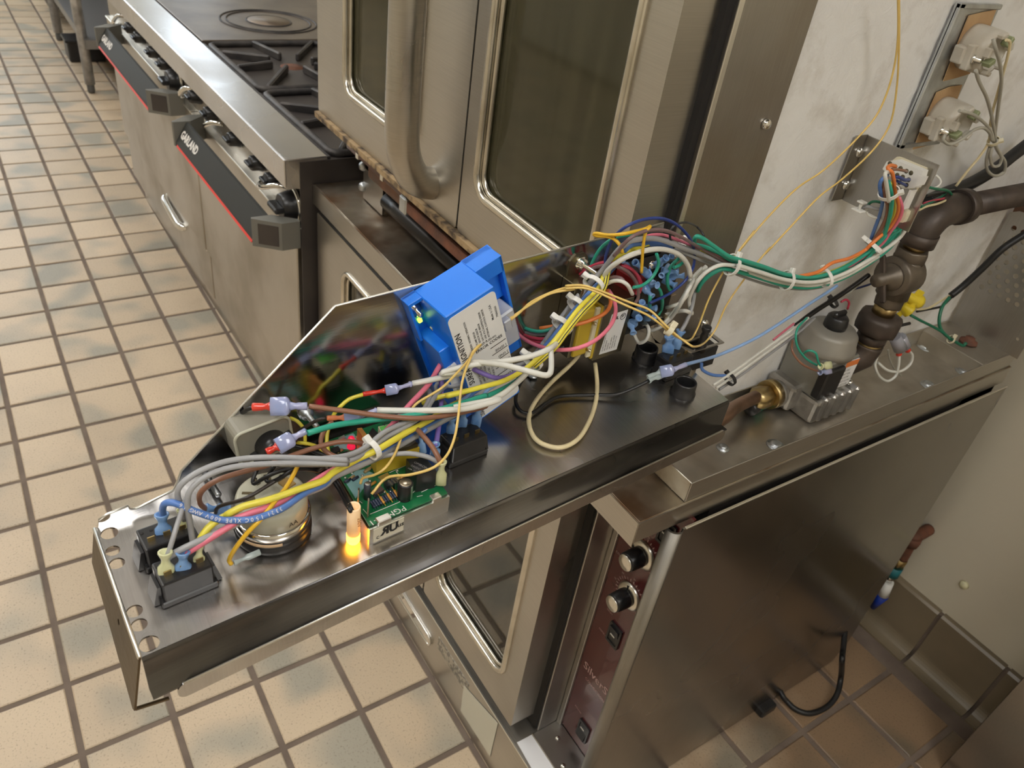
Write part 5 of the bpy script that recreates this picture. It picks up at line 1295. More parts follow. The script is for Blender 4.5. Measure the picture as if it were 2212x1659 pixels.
wire('black timer lead hooked on the drum top, wider hook', W_BLK, ['cT', (480, 90, .046), (405, 260, .041), (430, 325, .040), (600, 225, .046), (850, 120, .050), (1100, 75, .050), 'c5', (720, 960, .046), (860, 1000, .034), (930, 1090, .030), (990, 1200, .034), (1035, 1300, .0355)], 9)
wire('black timer lead hooked on the drum top, tighter hook', W_BLK, ['cT', (740, 50, .050), (660, 180, .044), (612, 265, .040), (680, 300, .041), (850, 225, .046), (1060, 110, .050), 'c5', (740, 985, .044), (850, 1030, .032), (920, 1120, .030), (975, 1220, .034), (1025, 1310, .0355)], 9)
# -- inline plugs above the buzzer
t = wire('black lead looping round the beige buzzer', W_BLK, ['cM', (400, 255, .072), (250, 315, .066), (120, 450, .052), (100, 620, .046), (200, 760, .042), (400, 840, .038), (700, 880, .036), 'c5', (480, 770, .034), (640, 800, .030), (780, 860, .024), (870, 970, .018)], 9)
t = wire('brown wire with a red-sleeved clear plug over the buzzer', W_BRN, ['c5', (690, 470, .076), (1000, 510, .072), (1300, 550, .068), (1600, 565, .064), (1900, 522, .058), (2100, 470, .054), 'c6', (640, 1420, .048), (720, 1400, .040)], 11, [('cM', 1350, 235, .076, 1395, 235, .076, 16, SPADE_C)])
inline_plug(t, 'cM', (390, 250, .072), (730, 240, .074), (1080, 230, .076), (1395, 235, .076), 41, SPADE_R, SPADE_C)
t = wire('long green wire from a red-sleeved clear plug into the harness', W_GRN, ['c5', (680, 685, .068), (900, 622, .067), (1200, 580, .063), (1500, 545, .064), (1800, 478, .063), (2100, 385, .060), 'c6', (520, 1380, .058), (700, 1330, .056), (900, 1240, .055), (1050, 1140, .056), (1150, 1040, .060), (1260, 890, .064), (1400, 720, .076)], 12, [('cM', 1330, 710, .067, 1370, 690, .068, 15, SPADE_B)])
inline_plug(t, 'cM', (640, 1080, .060), (840, 980, .062), (1140, 810, .065), (1370, 690, .068), 36, SPADE_R, SPADE_C)
t = wire('long white wire from an orange-sleeved clear plug into the harness', W_WHT, ['c5', (1235, 502, .064), (1500, 505, .066), (1800, 500, .066), (2000, 478, .065), (2212, 412, .064), 'c6', (480, 1402, .063), (700, 1372, .062), (850, 1305, .060), (950, 1232, .059), (1060, 1130, .060), (1200, 980, .066)], 13, [('c5', 1215, 507, .064, 1240, 500, .064, 13, SPADE_C)])
inline_plug(t, 'c5', (835, 565, .060), (970, 560, .061), (1110, 545, .062), (1235, 502, .064), 27, SPADE_O, SPADE_C)
wire('brown wire looping down from the orange plug sleeve', W_BRN, ['c5', (880, 590, .058), (815, 660, .054), (785, 750, .050), (815, 820, .046), (900, 870, .044), (1020, 895, .043), (1150, 880, .043)], 11)
t = wire('white wire from the red-sleeved plug crossing the blue module', W_WHT, ['c5', (1515, 290, .066), (1700, 252, .070), (1900, 205, .074), 'c6', (380, 1130, .078), (520, 1085, .080), (700, 1050, .083), (900, 1030, .086), (1100, 990, .088), (1240, 935, .090), (1320, 870, .080), (1415, 745, .082), (1530, 600, .090), (1660, 450, .100), 'c7', (480, 660, .108), (620, 540, .113), (780, 470, .116), (950, 435, .118), (1080, 445, .118), (1190, 495, .116), (1265, 590, .108), (1290, 700, .098)], 12, [('c5', 1490, 297, .066, 1515, 290, .066, 13, SPADE_C)])
inline_plug(t, 'c5', (1120, 375, .060), (1300, 345, .062), (1405, 325, .064), (1515, 290, .066), 24, SPADE_R, SPADE_C)
wire('yellow wire bending down from the red plug sleeve', W_YEL, ['c5', (1130, 375, .060), (1010, 415, .056), (925, 490, .050), (885, 545, .044), (845, 650, .036), (832, 740, .030), (845, 830, .024), (870, 910, .020)], 9)
wire('white wire kinked below the harness tie', W_WHT, ['c6', (420, 1075, .070), (600, 1042, .080), (750, 1046, .086), (900, 1068, .090), (1100, 1120, .092), (1215, 1146, .091), (1252, 1115, .090), (1257, 1020, .088), (1252, 930, .086)], 13)
wire('yellow wire rising from the buzzer housing', W_YEL, ['cM', (1080, 450, .045), (1210, 510, .045), (1320, 640, .042), (1352, 800, .038), (1345, 960, .030), (1330, 1060, .026)], 8)
wire('yellow wire lying across under the brown wire behind the board', W_YEL, ['cM', (1190, 900, .034), (1390, 920, .034), (1560, 970, .032), (1700, 1060, .028), (1800, 1120, .024)], 8)
wire('black sleeved lead passing behind the timer to the circuit board', W_BLK, ['cM', (1150, 960, .030), (1350, 1000, .030), (1550, 1080, .028), (1750, 1180, .024), 'c5', (760, 1010, .020)], 10)
wire('charcoal lead running up to the orange plug sleeve', W_UMB, ['cM', (1230, 690, .046), (1400, 590, .052), (1560, 500, .057), (1740, 445, .060)], 8)
# -- middle: the gold pair, purple, gray ends
GP1 = ['c5', (1190, 1170, .032), (1310, 1040, .040), (1500, 1015, .048), (1680, 960, .054), (1790, 860, .058), (1850, 720, .064), (1880, 550, .070), (1895, 400, .074), (1920, 240, .080), (1990, 60, .088), 'c6', (700, 900, .094), (850, 770, .098), (1000, 650, .103), (1100, 560, .107), (1280, 475, .112), (1440, 430, .116), 'c7', (100, 785, .118), (250, 780, .119), (400, 822, .119), (700, 940, .114), (900, 1018, .108), (1050, 1160, .100), (1180, 1275, .090), (1310, 1365, .084), (1430, 1325, 1.700), (1530, 1200, 1.695), (1640, 960, 1.690), (1850, 660, 1.685), (2050, 420, 1.680), 'c3', (690, 1490, 1.678), (830, 1340, 1.675), (1000, 1160, 1.672), (1130, 1060, 1.670), (1270, 935, 1.668), (1370, 820, 1.666), (1430, 700, 1.665), (1462, 500, 1.664), (1474, 250, 1.664), (1474, -60, 1.664)]
GP2 = ['c5', (1100, 1090, .030), (1120, 1042, .034), (1210, 1018, .040), (1300, 960, .046), (1385, 830, .050), (1450, 640, .056), (1500, 510, .062), (1560, 440, .066), (1740, 330, .074), (1860, 215, .080), (1970, 90, .086), 'c6', (640, 950, .093), (800, 795, .098), (960, 670, .102), (1080, 590, .106), (1250, 495, .111), (1440, 460, .115), 'c7', (100, 812, .117), (260, 805, .118), (400, 848, .118), (680, 975, .113), (880, 1065, .106), (1020, 1165, .098), (1150, 1265, .089), (1240, 1310, .085), (1310, 1280, 1.705), (1370, 1160, 1.700), (1470, 900, 1.695), (1600, 660, 1.690), (1700, 520, 1.686), (1900, 260, 1.682), 'c3', (530, 1480, 1.678), (700, 1280, 1.675), (870, 1110, 1.672), (1010, 1015, 1.670), (1120, 920, 1.668), (1240, 800, 1.667), (1340, 680, 1.666), (1405, 540, 1.665), (1448, 380, 1.664), (1468, 200, 1.664), (1467, -60, 1.664)]
wire('thin gold wire from the circuit board tab to the bulb wiring, outer strand', W_GLD, GP1, 5.0, group='thin gold wires', n=6)
wire('thin gold wire from the circuit board tab to the bulb wiring, inner strand', W_GLD, GP2, 5.0, group='thin gold wires', n=6)
wire('purple wire arched over the blue module label', W_PUR, ['c5', (1700, 800, .030), (1725, 620, .038), (1745, 440, .046), (1745, 280, .056), (1760, 190, .064), (1820, 140, .070), 'c6', (470, 1052, .074), (560, 1062, .074), (700, 1125, .070), (810, 1165, .066), (930, 1150, .062), (1050, 1080, .060)], 11, [('c5', 1695, 860, .020, 1700, 770, .034, 22, SPADE_B)])
wire('yellow wire crossing over the lower half of the blue module', W_YEL, ['c5', (1600, 450, .044), (1700, 405, .052), (1950, 345, .060), 'c6', (430, 1310, .064), (700, 1240, .066), (900, 1180, .066), (1080, 1070, .068), (1235, 920, .080), (1335, 800, .090), (1470, 620, .101), (1640, 440, .110), 'c7', (480, 590, .110), (620, 490, .114), (760, 420, .117), (860, 395, .118)], 11)
t = wire('yellow and black striped wire on the harness flank', W_YEL, SPTS := ['c6', (1120, 1080, .066), (1285, 930, .080), (1380, 805, .090), (1505, 650, .100), (1670, 470, .110), 'c7', (520, 620, .111), (650, 520, .114), (800, 440, .117), (890, 410, .118)], 10)
LAYER[0] -= 1; sp_ = spline(wpath(SPTS), .004); b = new()
tube(b, [p + toward_cam(p, (sp_[min(i + 1, len(sp_) - 1)] - sp_[max(i - 1, 0)]).normalized()) * (5 * depth(p) / F_PX - .0002) for i, p in enumerate(sp_)], .0005, 5); part('black_stripe', b, INK, t)
wire('gray wire doubled under the white wire beside the module', W_GRY, ['c6', (370, 1120, .050), (520, 1128, .054), (700, 1130, .056), (880, 1100, .058), (1040, 1050, .060)], 10)
wire('gray wire dropping behind the module to the middle switch', W_GRY, ['c5', (1790, 470, .030), (1740, 400, .040), (1700, 310, .048), (1760, 280, .050), (1870, 320, .048), (1900, 380, .040)], 9)
wire('brown wire from the circuit board terminal behind the harness', W_BRN, ['cP', (1880, 820, .040), (1830, 700, .046), (1740, 540, .050), (1600, 370, .052), (1500, 260, .052)], 12, [('cP', 1870, 1120, .020, 1890, 760, .043, 24, SPADE_Y)])
wire('gray wire from the circuit board terminal under the harness tie', W_GRY, ['cP', (1820, 770, .042), (1660, 690, .046), (1400, 640, .048), (1150, 650, .047), (960, 690, .044), (850, 740, .040), (740, 790, .036), (620, 830, .034)], 11)
wire('crimson wire passing under the yellow wire at the board edge', W_CRI, ['cP', (380, 860, .034), (450, 825, .036), (540, 790, .036), (640, 740, .034)], 10)
for k, (x0, y0, x1, y1) in enumerate(((1825, 700, 1832, 575), (1905, 645, 1925, 520), (2015, 630, 2045, 490))):
    wire(('sky blue', 'blue', 'pale blue')[k] + ' wire pushed on the middle switch, ' + ('rear', 'centre', 'front')[k] + ' blade', (W_SKY, W_BLU, W_SKY)[k], ['c5', (x1, y1, .036), (x1 + 10, y1 - 60, .044), (x1 + 60, y1 - 140, .048), (x1 + 150, y1 - 200, .048)], 8, [('c5', x0, y0, .018, x1, y1 - 20, .038, 23, SPADE_B)])
for k, (x0, y0, x1, y1) in enumerate(((1520, 540, 1560, 330), (1610, 800, 1570, 640))):
    p = PP('cP', x0, y0, .030)
wire('blue wire stub pushed on the coil block terminal', W_BLU, ['cP', (1560, 380, .044), (1600, 320, .048), (1650, 260, .050)], 8, [('cP', 1600, 630, .026, 1550, 350, .044, 16, SPADE_B)])

# -- module plug wires
wire('teal wire from the module plug into the harness', W_GRN, ['c6', (950, 700, .055), (1040, 765, .060), (1140, 795, .064), (1230, 785, .068), (1330, 740, .072)], 8)
wire('gray wire from the module plug into the harness', W_GRY, ['c6', (960, 750, .052), (1050, 800, .056), (1180, 822, .060), (1260, 800, .064)], 7)
wire('crimson wire from the module plug, upper of two', W_CRI, ['c6', (975, 780, .050), (1060, 832, .054), (1160, 855, .058), (1240, 850, .062)], 7)
wire('crimson wire from the module plug, lower of two', W_CRI, ['c6', (980, 810, .048), (1070, 860, .050), (1160, 880, .054), (1230, 870, .058)], 7)
wire('pink wire looping from the module plug out past the transformer label', W_PNK, ['c6', (908, 640, .060), (925, 720, .060), (990, 815, .058), (1080, 880, .060), (1200, 925, .066), (1330, 943, .074), (1470, 928, .080), (1610, 865, .086), (1720, 760, .090), (1768, 650, .094), (1758, 550, .098), (1715, 470, .100)], 9)
wire('orange wire curling round the transformer coil', W_ORG, ['c6', (1165, 772, .066), (1300, 752, .072), (1430, 745, .076), (1560, 710, .080), (1690, 645, .086), (1730, 560, .092), (1700, 460, .098)], 9)
wire('black wire from the transformer coil running along the plate to a clear plug', W_BLK, ['c6', (1582, 730, .050), (1560, 795, .048), (1480, 852, .044), (1350, 922, .038), (1240, 985, .030), (1130, 1060, .024), (1040, 1160, .016), (985, 1270, .009), (975, 1370, .006), (1030, 1440, .004), (1110, 1442, .004), (1210, 1370, .004), (1330, 1312, .004), (1600, 1302, .004), (1780, 1296, .006), (1930, 1240, .012), (2040, 1185, .018)], 8, [('c6', 2160, 1130, .022, 2030, 1190, .018, 15, mat('clear_crimp', (.50, .58, .58), .2))])
wire('cream wire looping on the bare plate below the transformer', W_CRM, ['c6', (1500, 915, .034), (1470, 990, .022), (1390, 1080, .010), (1260, 1200, .005), (1140, 1340, .004), (1082, 1460, .004), (1085, 1560, .004), (1130, 1650, .004), 'F', (1180, 962, .004), (1215, 966, .004), (1249, 948, .004), (1273, 910, .004), 'c6', (1610, 1360, .004), (1622, 1210, .006), (1606, 1050, .016)], 10)
# -- harness ties
zip_tie('white zip tie round the harness where it crosses the circuit board', 'c5', 1195, 815, .056, 1295, 745, .056, 40)
zip_tie('white zip tie on the harness beside the kinked white wire', 'c6', 1105, 1030, .064, 1180, 930, .070, 44)
zip_tie('white zip tie on the harness level with the module plug', 'c6', 1345, 745, .084, 1415, 655, .090, 44)
zip_tie('white zip tie on the harness over the transformer coil', 'c6', 1465, 590, .096, 1545, 500, .102, 44)
zip_tie('white zip tie on the harness over the transformer ear', 'c7', 365, 770, .112, 430, 680, .116, 44)
zip_tie('white zip tie at the crown of the harness arch', 'c7', 1195, 425, .114, 1300, 460, .112, 38)
# -- right end of the panel
wire('gray wire of the harness arch, topmost', W_MAU, ['c7', (560, 500, .112), (700, 340, .122), (850, 265, .128), (1000, 250, .130), (1120, 280, .126), (1240, 340, .120), (1380, 420, 1.690), (1560, 520, 1.698), (1690, 590, 1.700)], 8)
wire('pink wire on top of the harness arch', W_PNK, ['c7', (820, 330, .122), (920, 300, .126), (1030, 300, .126), (1150, 340, .122), (1280, 390, 1.686), (1420, 440, 1.690), (1560, 500, 1.696), (1700, 570, 1.700)], 7)
wire('gray wire on the outside of the harness arch', W_GRY, ['c6', (1195, 885, .060), (1315, 710, .080), (1460, 520, .096), (1650, 310, .108), 'c7', (620, 440, .118), (760, 360, .122), (900, 325, .124), (1050, 350, .122), (1200, 405, .118), (1330, 450, 1.688), (1480, 520, 1.694), (1640, 590, 1.700)], 9)
wire('gray wire along the underside of the harness arch', W_GRY, ['c7', (1130, 430, .112), (1250, 480, .108), (1400, 545, 1.685), (1540, 590, 1.692), (1640, 625, 1.698)], 8)
wire('yellow wire entering the arch from the bracket side', W_YEL, ['c7', (1390, 440, 1.684), (1500, 490, 1.690), (1600, 540, 1.696), (1690, 575, 1.700), 'c8', (480, 285, 1.702), (620, 330, 1.702), (800, 350, 1.702), (960, 322, 1.702), (1110, 262, 1.702), (1240, 165, 1.704), 'cB', (620, 1590, 1.706), (830, 1380, 1.710), (960, 1180, 1.714), (1005, 980, 1.716), (1000, 850, 1.718), (960, 700, 1.720), (930, 560, 1.722)], 7)
wire('dark blue wire in a big loop over the arch', W_DBL, ['c7', (480, 640, .080), (482, 500, .110), (560, 320, .132), (700, 205, .142), (880, 145, .146), (1050, 150, .144), (1190, 225, .138), (1290, 345, .126), (1328, 480, .112), (1312, 620, .096), (1240, 735, .080), (1110, 845, .066), (1000, 905, .058), (900, 950, .050)], 7)
wire('amber wire bent in a flat loop above the flange edge', W_AMB, ['c7', (908, 215, .142), (850, 245, .141), (640, 290, .138), (500, 300, .136), (390, 283, .135), (366, 293, .134), (400, 308, .133), (500, 315, .130), (570, 345, .122), (620, 405, .106), (640, 470, .095)], 8)
wire('amber wire dropping through the arch to a blue terminal', W_AMB, ['c7', (905, 222, .142), (862, 275, .134), (838, 400, .112), (828, 540, .090), (822, 660, .074)], 7)
wire('teal wire arching from the first harness tie', W_GRN, ['c7', (315, 690, .106), (350, 570, .116), (430, 430, .126), (540, 340, .132), (660, 302, .134), (770, 310, .130)], 8)
wire('crimson wire looped behind the harness, outer strand', W_CRI, ['c7', (105, 970, .070), (160, 790, .086), (270, 645, .096), (420, 570, .100), (560, 565, .100), (680, 600, .098), (770, 670, .094), (818, 770, .086), (800, 850, .078)], 8)
wire('crimson wire looped behind the harness, inner strand', W_CRI, ['c7', (620, 590, .095), (710, 620, .094), (780, 690, .090), (800, 790, .083), (770, 870, .074)], 7)
wire('mauve wire looped behind the harness', W_MAU, ['c7', (150, 900, .068), (220, 730, .082), (340, 625, .090), (480, 590, .094), (620, 610, .094), (720, 680, .090), (785, 790, .084), (790, 900, .072), (760, 950, .064)], 8)
wire('dark mauve wire tucked behind the white arch', W_MAU, ['c7', (490, 725, .085), (560, 700, .086), (630, 715, .082), (660, 760, .074)], 8)
wire('white wire arched over the transformer bracket', W_WHT, ['c7', (440, 800, .104), (530, 745, .106), (620, 738, .106), (690, 780, .100), (735, 865, .088)], 9)
for k, pts in enumerate(([(745, 800, .074), (830, 780, .084), (910, 720, .090), (965, 640, .092), (985, 560, .096), (965, 480, .104)], [(1195, 510, .100), (1110, 590, .090), (1070, 690, .080), (1075, 790, .068), (1105, 832, .062), (1135, 800, .062)],
                         [(960, 785, .070), (1000, 830, .070), (1020, 920, .064), (1012, 1010, .056), (980, 1065, .050)], [(905, 880, .066), (900, 960, .060), (915, 1040, .052), (940, 1100, .046)], [(1240, 545, .094), (1180, 590, .090), (1130, 610, .084)])):
    wire('teal wire ' + ('sweeping in front of the terminal screw', 'hooked between the blue terminals', 'bowed below the blue terminals', 'short and straight below the blue terminals', 'short behind the hooked teal wire')[k], W_GRN, ['c7'] + pts, 7.5)
for (x0, y0, x1, y1, w) in ((900, 700, 760, 560, 18), (950, 600, 1060, 515, 18), (1010, 640, 1175, 655, 18), (1040, 700, 1235, 690, 17), (1030, 720, 1150, 785, 18), (880, 760, 975, 780, 18), (840, 790, 925, 890, 18), (820, 990, 965, 1000, 17),
                            (750, 1080, 830, 940, 17), (710, 1180, 800, 1090, 19), (715, 1110, 745, 1240, 17), (850, 1090, 945, 1085, 17), (990, 560, 1115, 500, 15), (870, 640, 930, 760, 17), (700, 620, 640, 540, 15), (1090, 590, 1010, 690, 15)):
    t = thing('spade_terminal', 'blue insulated spade terminal crowded on the contactor', 'terminal', PP('c7', x0, y0, -.029), 'blue terminals on the contactor')
    spade(t, PP('c7', x0, y0, -.029), PP('c7', x1, y1, -.043), w, SPADE_B, 'terminal_sleeve')
wire('white wire ring hanging below the blue terminals', W_WHT, ['c7', (780, 1125, .040), (850, 1140, .044), (893, 1205, .042), (870, 1295, .032), (805, 1332, .024), (768, 1290, .026), (740, 1215, .032)], 8)
wire('white wire sweeping down beside the oven frame to a kink', W_WHT, ['c8', (560, 315, 1.704), (420, 272, 1.704), 'c7', (1690, 590, 1.706), (1590, 585, 1.706), (1480, 625, 1.704), (1390, 700, 1.702), (1310, 820, 1.698), (1275, 930, 1.695), (1290, 1010, 1.695), (1302, 1052, 1.696), (1250, 1026, .062), (1170, 1030, .056), (1060, 1060, .050), (960, 1090, .044)], 9)
wire('white wire sweeping under the arch to the plate, outer strand', W_WHT, ['c7', (1440, 600, 1.690), (1350, 680, 1.685), (1280, 800, .074), (1200, 950, .064), (1100, 1095, .050), (1000, 1178, .038), (905, 1212, .030), (870, 1170, .030)], 9)
wire('white wire sweeping under the arch to the plate, inner strand', W_WHT, ['c7', (1400, 615, 1.686), (1300, 720, .086), (1245, 840, .074), (1150, 1000, .060), (1050, 1125, .046), (980, 1170, .038)], 8)
wire('white wire running level behind the dark blue loop', W_WHT, ['c7', (1010, 1000, .044), (1110, 980, .052), (1200, 940, .060), (1270, 860, .070)], 8)
wire('white wire hanging from the crown tie beside the arch', W_WHT, ['c7', (1180, 480, .112), (1250, 560, .104), (1285, 660, .094), (1280, 760, .084)], 8)
wire('gray wire dropping to the switch beside the bushings', W_GRY, ['c7', (1330, 840, .070), (1300, 1000, .060), (1240, 1150, .046), (1190, 1230, .038)], 9, [('c7', 1070, 1440, .018, 1090, 1270, .038, 26, SPADE_B), ('c7', 1130, 1400, .018, 1200, 1210, .040, 24, SPADE_B)])
wire('black and white wire loop standing above the arch', mat('wire_black_white', (.03, .03, .032), .3), ['c7', (1135, 420, .120), (1095, 330, .130), (1110, 240, .138), (1170, 190, .142), (1260, 180, .142), (1350, 220, .138), (1410, 290, 1.690), (1425, 345, 1.688)], 5)
tt = zip_tie('cream knotted tie gathering the gold wires', 'c7', 1090, 1205, .095, 1170, 1260, .091, 22, CREAM)
# -- bundle between arch and connector bracket
def br(label, m, pts, w): return wire(label, m, pts, w, group='wires between the arch and the connector bracket')
br('green wire kinked above the second harness tie', W_GRN, ['c7', (1322, 385, 1.690), (1335, 325, 1.694), (1360, 312, 1.696), (1420, 340, 1.698), (1540, 425, 1.702), (1660, 505, 1.706), 'c8', (450, 240, 1.708), (580, 280, 1.708), (720, 328, 1.708), (880, 345, 1.708), (1060, 295, 1.708), (1260, 170, 1.710), (1370, 60, 1.712), 'cB', (1040, 1330, 1.714), (1060, 1230, 1.714), (1040, 1130, 1.712)], 9)
br('green wire along the top of the sagging bundle', W_GRN, ['c7', (1340, 395, 1.686), (1430, 415, 1.690), (1560, 470, 1.696), (1690, 545, 1.702), 'c8', (560, 300, 1.704), (720, 345, 1.704), (880, 360, 1.704), (1080, 300, 1.704), (1280, 180, 1.706), (1390, 70, 1.710), 'cB', (1090, 1330, 1.712), (1085, 1210, 1.712)], 9)
br('green wire along the bottom of the sagging bundle', W_GRN, ['c7', (1355, 835, 1.690), (1400, 755, 1.694), (1480, 680, 1.698), (1590, 625, 1.702), (1690, 635, 1.704), 'c8', (540, 345, 1.704), (720, 398, 1.704), (880, 408, 1.704), (1060, 360, 1.704), (1240, 260, 1.704), (1380, 150, 1.706), (1430, 60, 1.708)], 9)
br('white wire along the middle of the sagging bundle', W_WHT, ['c8', (420, 272, 1.710), (560, 315, 1.711), (720, 362, 1.712), (900, 376, 1.712), (1090, 320, 1.712), (1290, 205, 1.714), (1420, 110, 1.715), (1468, 50, 1.716), 'cB', (1195, 1300, 1.716), (1160, 1220, 1.716), (1100, 1190, 1.714)], 9)
br('white wire below the middle of the sagging bundle', W_WHT, ['c8', (480, 318, 1.704), (640, 365, 1.705), (780, 392, 1.705), (920, 392, 1.705), (1100, 335, 1.705), (1300, 215, 1.706)], 8)
br('gray wire below the sagging bundle', W_GRY, ['c8', (360, 305, 1.698), (500, 360, 1.698), (680, 410, 1.698), (860, 420, 1.698), (1000, 395, 1.698)], 6)
br('orange wire bulging above the sagging bundle', W_ORG, ['c8', (800, 340, 1.706), (920, 312, 1.708), (1010, 255, 1.710), (1120, 225, 1.710), (1220, 172, 1.710), 'cB', (600, 1580, 1.712), (760, 1440, 1.714), (930, 1280, 1.718), (1030, 1110, 1.722), (1062, 960, 1.724), (1040, 820, 1.724), (1005, 680, 1.724), (985, 520, 1.724), (955, 390, 1.724), (900, 350, 1.722), (890, 310, 1.720), (940, 280, 1.718), (1015, 300, 1.716)], 8)
br('pink wire dropping from the connector bracket', W_PNK, ['c8', (1100, 290, 1.704), (1230, 200, 1.706), 'cB', (790, 1560, 1.710), (930, 1360, 1.714), (1060, 1180, 1.718), (1118, 1020, 1.720), (1105, 900, 1.720), (1070, 800, 1.718)], 8)
br('brown wire dropping from the connector bracket', W_BRN, ['cB', (560, 1640, 1.706), (640, 1530, 1.708), (760, 1350, 1.712), (865, 1130, 1.718), (888, 950, 1.720), (850, 800, 1.720), (825, 640, 1.720), (860, 480, 1.720)], 9)
br('green wire dropping from the middle of the connector', W_GRN, ['c8', (1080, 320, 1.708), (1220, 240, 1.710), 'cB', (700, 1570, 1.712), (830, 1400, 1.716), (895, 1200, 1.720), (935, 1040, 1.724), (955, 850, 1.726), (935, 690, 1.726), (895, 540, 1.724)], 9)
br('green wire dropping behind the pink wire', W_GRN, ['cB', (800, 1620, 1.706), (950, 1470, 1.708), (1050, 1330, 1.710), (1060, 1230, 1.712)], 9)
br('blue wire dropping from the connector with a white neighbour', W_BLU, ['cB', (590, 1560, 1.702), (660, 1350, 1.706), (760, 1080, 1.712), (802, 870, 1.716), (775, 730, 1.718), (755, 610, 1.718), (790, 510, 1.718), (880, 440, 1.716)], 8)
br('thin white wire beside the blue connector wire', W_WHT, ['cB', (620, 1530, 1.704), (720, 1260, 1.708), (800, 1030, 1.712), (835, 900, 1.714)], 3.5)
br('white wire at the front of the connector drop', W_WHT, ['cB', (905, 870, 1.728), (890, 740, 1.729), (865, 580, 1.729), (845, 440, 1.728), (870, 390, 1.724), (920, 400, 1.716)], 8.5)
br('brown wire plugged in the upper connector row', W_BRN, ['cB', (950, 345, 1.722), (1050, 350, 1.720), (1150, 365, 1.718), (1195, 380, 1.714)], 6)
br('indigo wire plugged in the lower connector row', W_DBL, ['cB', (1000, 470, 1.722), (1080, 480, 1.722), (1160, 520, 1.720), (1230, 515, 1.714)], 8)
br('dark blue wire with white stripe plugged in the lower row', W_DBL, ['cB', (1030, 530, 1.720), (1110, 570, 1.719), (1190, 610, 1.714)], 6)
zip_tie('white zip tie on the bundle beside the oven frame', 'c7', 1685, 585, 1.704, 1800, 625, 1.704, 44)
zip_tie('white zip tie on the sagging bundle, nearer the oven frame', 'c8', 725, 365, 1.706, 830, 385, 1.706, 40)
zip_tie('white zip tie on the sagging bundle, nearer the gas valve', 'c8', 965, 350, 1.706, 1080, 300, 1.706, 40)
zip_tie('white zip tie where the bundle turns up to the connector', 'cB', 650, 1590, 1.710, 800, 1440, 1.712, 44)
zip_tie('white zip tie just below the connector', 'cB', 905, 730, 1.724, 930, 850, 1.724, 40)

# ------------------------------------------------------------------ connector bracket on the insulation
KY = .788
KF = frame((0, KY, 0), X, Z, -Y)
KB = thing('connector_bracket', 'bent stainless bracket plate carrying the white wire connectors', 'bracket', (1.64, KY, 1.10))
b = new(); bx(b, (1.638, KY, 1.1020), (1.7300, KY + .0014, 1.1805), None, .0004); part('plate', b, S_STRIP, KB)
b = new(); bx(b, (1.636, .7675, 1.1025), (1.6378, KY + .0014, 1.1812), None, .0004); fl = part('mounting_flange', b, S_STRIP, KB)
for (x, y) in ((410, 70), (195, 600)):
    q = onx(*cx('cB', x, y), 1.6380); b = new(); screw_head(b, q, X, .0058, .0045); part('screw', b, CHROME, fl)
def KQ(x, y, off=0.0):
    p = ony(*cx('cB', x, y), KY - off); return p.x, p.z
b = new(); prism(b, [KQ(*p) for p in ((1010, 190), (1080, 135), (1140, 155), (1540, 320), (1500, 470), (1360, 710), (1290, 690), (1200, 560))], 0, .0050, KF); cn = part('socket_housing', b, CREAM, KB)
b = new(); prism(b, [KQ(*p, .016) for p in ((870, 215), (1020, 195), (1455, 370), (1400, 560), (1330, 655), (1130, 660), (1010, 540), (800, 340))], .0050, .0160, KF); pl_ = part('plug_housing', b, NYLON, KB)
b = new(); prism(b, [KQ(*p, .020) for p in ((1385, 450), (1530, 460), (1460, 600), (1310, 640))], .0170, .0200, KF); bx(b, (1.7185, .7725, 1.128), (1.7215, .783, 1.150)); part('latch_tab', b, NYLON, pl_)
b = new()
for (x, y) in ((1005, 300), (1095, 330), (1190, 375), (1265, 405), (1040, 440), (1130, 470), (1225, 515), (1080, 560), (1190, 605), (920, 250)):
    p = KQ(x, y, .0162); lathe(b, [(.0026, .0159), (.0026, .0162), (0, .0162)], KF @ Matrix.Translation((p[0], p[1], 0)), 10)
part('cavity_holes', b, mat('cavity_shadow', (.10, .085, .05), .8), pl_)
b = new(); prism(b, [KQ(*p) for p in ((1080, 960), (1170, 950), (1265, 1025), (1250, 1080), (1215, 1150), (1190, 1200), (1090, 1190))], 0, .0075, KF); part('small_connector', b, CREAM, KB)
def loose(label, m, pts, w, terms=(), grp='loose wires at the oven side'): return wire(label, m, pts, w, terms, group=grp)
loose('green wire of the small tagged loop beside the bracket', W_DGR, ['cB', (790, 890, 1.712), (700, 870, 1.708), (620, 880, 1.704), (560, 930, 1.700)], 6)
loose('gray wire of the small tagged loop beside the bracket', W_GRY, ['cB', (790, 1000, 1.712), (680, 985, 1.708), (560, 950, 1.703), (490, 970, 1.700), (480, 1020, 1.698)], 8)
loose('white wire of the small tagged loop beside the bracket', W_WHT, ['cB', (780, 1140, 1.712), (680, 1130, 1.708), (590, 1100, 1.704), (550, 1050, 1.702), (560, 1010, 1.700)], 5)
b = new(); p = PP('cB', 420, 960, 1.700); q = PP('cB', 470, 880, 1.700)
box(b, (0, 0, 0), (.0022, .0105, .0125), axis_frame(PP('cB', 410, 1010, 1.700), X, Z), .0006); box(b, (0, 0, 0), (.0022, .0080, .0085), axis_frame(q, X, Z), .0006); cyl(b, PP('cB', 410, 1010, 1.700), q, .0018, 8)
solo('wire_tag', b, NYLON, 'white plastic wire tag beside the connector bracket', 'wire tag')
